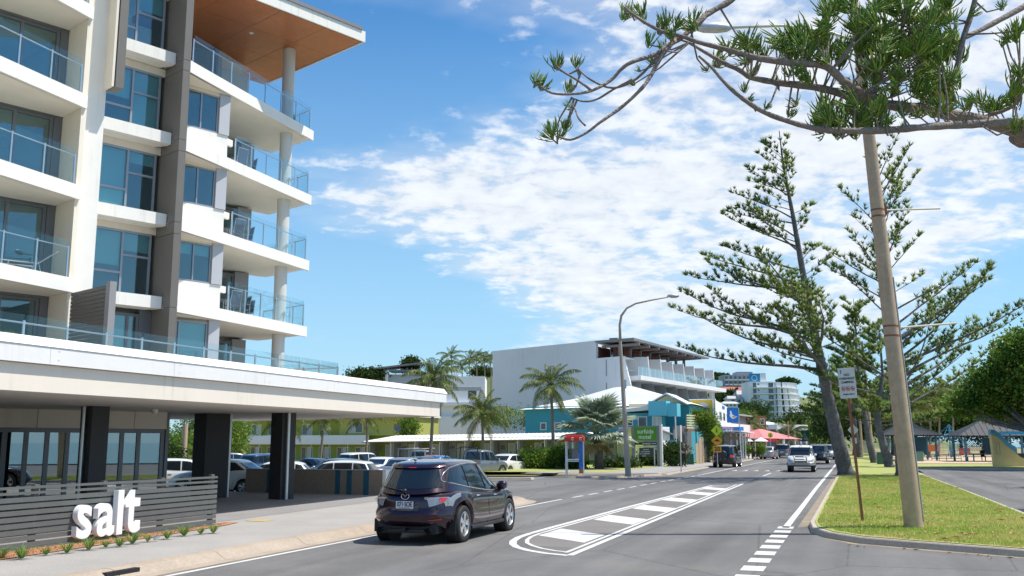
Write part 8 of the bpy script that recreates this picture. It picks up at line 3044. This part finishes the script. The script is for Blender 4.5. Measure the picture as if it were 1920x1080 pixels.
def person(label, loc, rz, joints, cols, hair=(.03, .02, .015), scale=1.0, group=None):
    """joints: dict name->(x,y,z); figure faces local -Y"""
    t = thing('person', label, 'person', tuple(loc), rz, group)
    J = joints
    order = ['pelvis', 'waist', 'chest', 'neck', 'head0', 'head1', 'shL', 'elL', 'haL', 'shR', 'elR', 'haR', 'hiL', 'knL', 'anL', 'toL', 'hiR', 'knR', 'anR', 'toR']
    rad = dict(pelvis=(.155, .11), waist=(.14, .10), chest=(.17, .115), neck=(.055, .055), head0=(.075, .085), head1=(.085, .095), shL=(.065, .065), elL=(.045, .045), haL=(.035, .035), shR=(.065, .065), elR=(.045, .045), haR=(.035, .035),
               hiL=(.095, .095), knL=(.062, .062), anL=(.042, .045), toL=(.04, .032), hiR=(.095, .095), knR=(.062, .062), anR=(.042, .045), toR=(.04, .032))
    ed = [('pelvis', 'waist'), ('waist', 'chest'), ('chest', 'neck'), ('neck', 'head0'), ('head0', 'head1'), ('chest', 'shL'), ('shL', 'elL'), ('elL', 'haL'), ('chest', 'shR'), ('shR', 'elR'), ('elR', 'haR'),
          ('pelvis', 'hiL'), ('hiL', 'knL'), ('knL', 'anL'), ('anL', 'toL'), ('pelvis', 'hiR'), ('hiR', 'knR'), ('knR', 'anR'), ('anR', 'toR')]
    me = bpy.data.meshes.new('body')
    vs = [Vector(J[k]) * scale for k in order]
    es = [(order.index(a), order.index(b)) for a, b in ed]
    radl = [rad[k] for k in order]
    for s_, h in (('L', 'haL'), ('R', 'haR')):       # five fingers on each hand
        hp, ep = Vector(J[h]) * scale, Vector(J['el' + s_]) * scale
        d = (hp - ep).normalized()
        sd = d.cross(Vector((1, 0, 0)) if abs(d.x) < .8 else Vector((0, 1, 0))).normalized()
        for q in range(5):
            k0 = len(vs)
            o_ = sd * (q - 2) * .018
            l = (.05, .08, .088, .08, .06)[q]
            vs += [hp + d * (.045 if q else .015) + o_ * (1 if q else 1.5), hp + d * (.045 + l * .6) + o_ * (1.1 if q else 2.2), hp + d * (.04 + l) + o_ * (1.1 if q else 2.2) + Vector((0, -.015, -.01))]
            es += [(order.index(h), k0), (k0, k0 + 1), (k0 + 1, k0 + 2)]
            radl += [(.010, .010), (.009, .009), (.007, .007)]
    me.from_pydata([tuple(v) for v in vs], es, [])
    ob = bpy.data.objects.new('body', me)
    COL.objects.link(ob)
    md = ob.modifiers.new('s', 'SKIN')
    sk = me.skin_vertices[0].data
    for i, r_ in enumerate(radl): sk[i].radius = (r_[0] * scale, r_[1] * scale)
    sk[0].use_root = True
    ob.modifiers.new('ss', 'SUBSURF').levels = 2
    dg = bpy.context.evaluated_depsgraph_get()
    m2_ = bpy.data.meshes.new_from_object(ob.evaluated_get(dg))
    bpy.data.objects.remove(ob)
    m2_.name = 'body'
    m2_.materials.clear()
    for c in (skinm, mat('shirt_%s' % label[:9], cols[0], .85), mat('trousers_%s' % label[:9], cols[1], .85), mat('shoe', (.02, .02, .02), .6)): m2_.materials.append(c)
    nk = J['neck'][2] * scale
    pv = Vector(J['pelvis']) * scale
    for p in m2_.polygons:
        c = p.center
        dist = {k: (c - Vector(J[k]) * scale).length for k in order}
        k = min(dist, key=dist.get)
        if k in ('head0', 'head1', 'haL', 'haR') or (k == 'neck' and c.z > nk - .02): mi = 0
        elif k in ('elL', 'elR'): mi = 0
        elif k in ('toL', 'toR', 'anL', 'anR') and dist[k] < .12: mi = 3
        elif k in ('hiL', 'hiR', 'knL', 'knR', 'anL', 'anR', 'pelvis'): mi = 2
        else: mi = 1
        p.material_index = mi
    m2_.polygons.foreach_set('use_smooth', [True] * len(m2_.polygons))
    b = link('body', m2_, t)
    h = (Vector(J['head1'])) * scale
    f = Vector((0, -1, 0))
    hr = MB().lathe([(0, .105), (.06, .095), (.095, .05), (.10, 0), (.085, -.05), (.07, -.07)], 14, 'z', tuple(h + Vector((0, .018, .02))))
    hr.build('hair', mat('hair_%s' % label[:6], hair, .7), t, smooth=True)
    fc = MB()
    for s_ in (-1, 1):
        fc.lathe([(0, -.012), (.010, -.006), (.011, 0)], 8, 'y', tuple(h + Vector((s_ * .032, -.088, .0))))
    fc.build('eyes', darkm, t)
    fc = MB()
    fc.add([h + Vector((-.014, -.085, -.03)), h + Vector((.014, -.085, -.03)), h + Vector((0, -.092, .01)), h + Vector((0, -.115, -.028))], [(0, 1, 3), (0, 3, 2), (1, 2, 3)])
    fc.build('nose', skinm, t)
    MB().box(h.x - .022, h.x + .022, h.y - .092, h.y - .08, h.z - .058, h.z - .050).build('mouth', mat('lips', (.30, .10, .09), .6), t)
    fc = MB()
    for s_ in (-1, 1): fc.lathe([(0, -.008), (.022, 0), (0, .008)], 8, 'x', tuple(h + Vector((s_ * .092, 0, -.01))))
    fc.build('ears', skinm, t)
    return t


STAND = dict(pelvis=(0, 0, .95), waist=(0, .0, 1.1), chest=(0, .01, 1.33), neck=(0, 0, 1.5), head0=(0, -.015, 1.59), head1=(0, -.02, 1.67), shL=(.18, 0, 1.42), elL=(.24, .0, 1.15), haL=(.10, -.22, 1.10), shR=(-.18, 0, 1.42), elR=(-.24, .02, 1.15), haR=(-.10, -.24, 1.12),
             hiL=(.09, 0, .88), knL=(.10, -.06, .50), anL=(.11, .02, .09), toL=(.12, -.14, .04), hiR=(-.09, 0, .88), knR=(-.10, .0, .50), anR=(-.11, .10, .10), toR=(-.12, -.05, .04))
WALK = dict(STAND, knL=(.10, -.20, .52), anL=(.10, -.26, .10), toL=(.10, -.42, .05), knR=(-.10, .05, .49), anR=(-.10, .32, .13), toR=(-.10, .18, .04), haR=(-.24, -.10, .88), haL=(.24, .12, .90), elR=(-.23, .02, 1.14), elL=(.23, .06, 1.15))
SIT = dict(pelvis=(0, 0, .55), waist=(0, -.03, .72), chest=(0, -.10, .94), neck=(0, -.15, 1.10), head0=(0, -.19, 1.18), head1=(0, -.21, 1.26), shL=(.19, -.10, 1.02), elL=(.25, -.24, .78), haL=(.10, -.42, .74), shR=(-.19, -.10, 1.02), elR=(-.25, -.24, .78), haR=(-.10, -.42, .74),
           hiL=(.10, -.02, .52), knL=(.16, -.44, .52), anL=(.15, -.42, .10), toL=(.16, -.58, .04), hiR=(-.10, -.02, .52), knR=(-.16, -.44, .52), anR=(-.15, -.42, .10), toR=(-.16, -.58, .04))
g = gnd(1283, 876, .1)
pA = person('person in black shirt and trousers standing by the hedge beside the motel sign', g, R(20), STAND, ((.015, .015, .018), (.012, .012, .015)), hair=(.25, .12, .06))
MB().box(-.06, .06, -.30, -.28, 1.08, 1.16).build('phone', darkm, pA)
person('person in a dark red top and black trousers seated under the dark-roofed picnic shelter', sh2.location + Vector((-.3, .45, 0)), R(-15), SIT, ((.16, .03, .02), (.02, .02, .025)), scale=1.02)
for k, (px, cols, lb) in enumerate(((1414, ((.30, .10, .10), (.05, .08, .14)), 'person in a reddish top walking by the white planter'), (1420, ((.35, .45, .55), (.15, .2, .25)), 'person in a pale blue top next to the red one'), (1411, ((.05, .05, .06), (.08, .1, .15)), 'person in dark clothes behind the reddish top'))):
    q = at(px, 829, 112 + k * 1.5)
    q.z = .09
    person(lb, q, R(60 + 40 * k), WALK, cols, group='people walking by the shops')
# cafe chairs outside the lime rooms
for i in range(4):
    t = thing('cafe_chair', 'light blue chair on the motel verandah, number %s from the left' % ('one', 'two', 'three', 'four')[i], 'chair', tuple(on(1144 + 10 * i, 76, .0)), R(40 * i), 'blue chairs on the motel verandah')
    cb = mat('chair_blue', (.12, .35, .55), .5)
    MB().box(-.2, .2, -.2, .2, .44, .47).build('seat', cb, t)
    MB().box(-.2, .2, .18, .21, .5, .95).build('backrest', cb, t)
    for x in (-.18, .16):
        for y in (-.18, .16): MB().box(x, x + .02, y, y + .02, 0, .44).build('leg', steelm, t)

# overhead trees off to the right whose shade falls on the side road
for i, (s_, t_) in enumerate(((33.5, 11.0), (50.0, 13.6))):
    c = ST(s_, t_, 0)
    broad('street_tree', ['nearer street tree off the right edge shading the side road', 'farther street tree off the right edge shading the side road'][i], c,
          [(c + Vector((-1.0, .3, 5.0)), (3.0, 1.5, .8)), (c + Vector((1.6, -.2, 5.4)), (2.8, 1.4, .9))], 22000, .2, leafb, .25, group='street trees outside the right edge')
# clutter of roofs, trees and signs where the road disappears
for i, (px, py, Y, r, mm) in enumerate(((1525, 812, 200, 2.2, leafb), (1535, 800, 260, 3.5, leafd), (1500, 795, 330, 4, leafd), (1545, 790, 300, 5, leafd), (1470, 800, 400, 4.0, leafd), (1420, 775, 420, 5.0, leafd), (1395, 790, 380, 4.0, leafb))):
    o = leafy([((0, 0, 0), (r * 1.3, r, r))], 3500, .35 if Y < 320 else .6, mm, None, 'roadside_tree', hollow=.3)
    o.location = at(px, py, Y)
    tag(o, ['small bright tree by the direction sign', 'dark tree left of the leaning trunk base', 'tree below the white tower right part', 'tall dark tree behind the leaning trunk', 'tree at the foot of the white tower', 'brown tree left of the white tower', 'light tree above the corner shop'][i], 'tree')
for i, (a, b, Y, y0_, m_, lb) in enumerate(((1516, 1540, 220, 818, 'cream', 'low cream building at the end of the road'), (1508, 1530, 300, 800, 'w', 'white block beside the tower foot'))):
    loc, rz, Lh = frame_at(a, Y, b, Y, 0)
    h_ = thing('far_building', lb, 'building', loc, rz)
    bx('wall', creamy if i == 0 else hotelw, h_, 0, Lh, 0, 8, 0, Zp(y0_, Y))
    bx('roof', greym, h_, -.3, Lh + .3, -.5, 8, Zp(y0_, Y), Zp(y0_ - 2, Y))
    for j in range(3): bx('window', winb, h_, Lh * (.1 + .3 * j), Lh * (.28 + .3 * j), -.1, -.01, Zp(y0_ + 8, Y), Zp(y0_ + 3, Y))
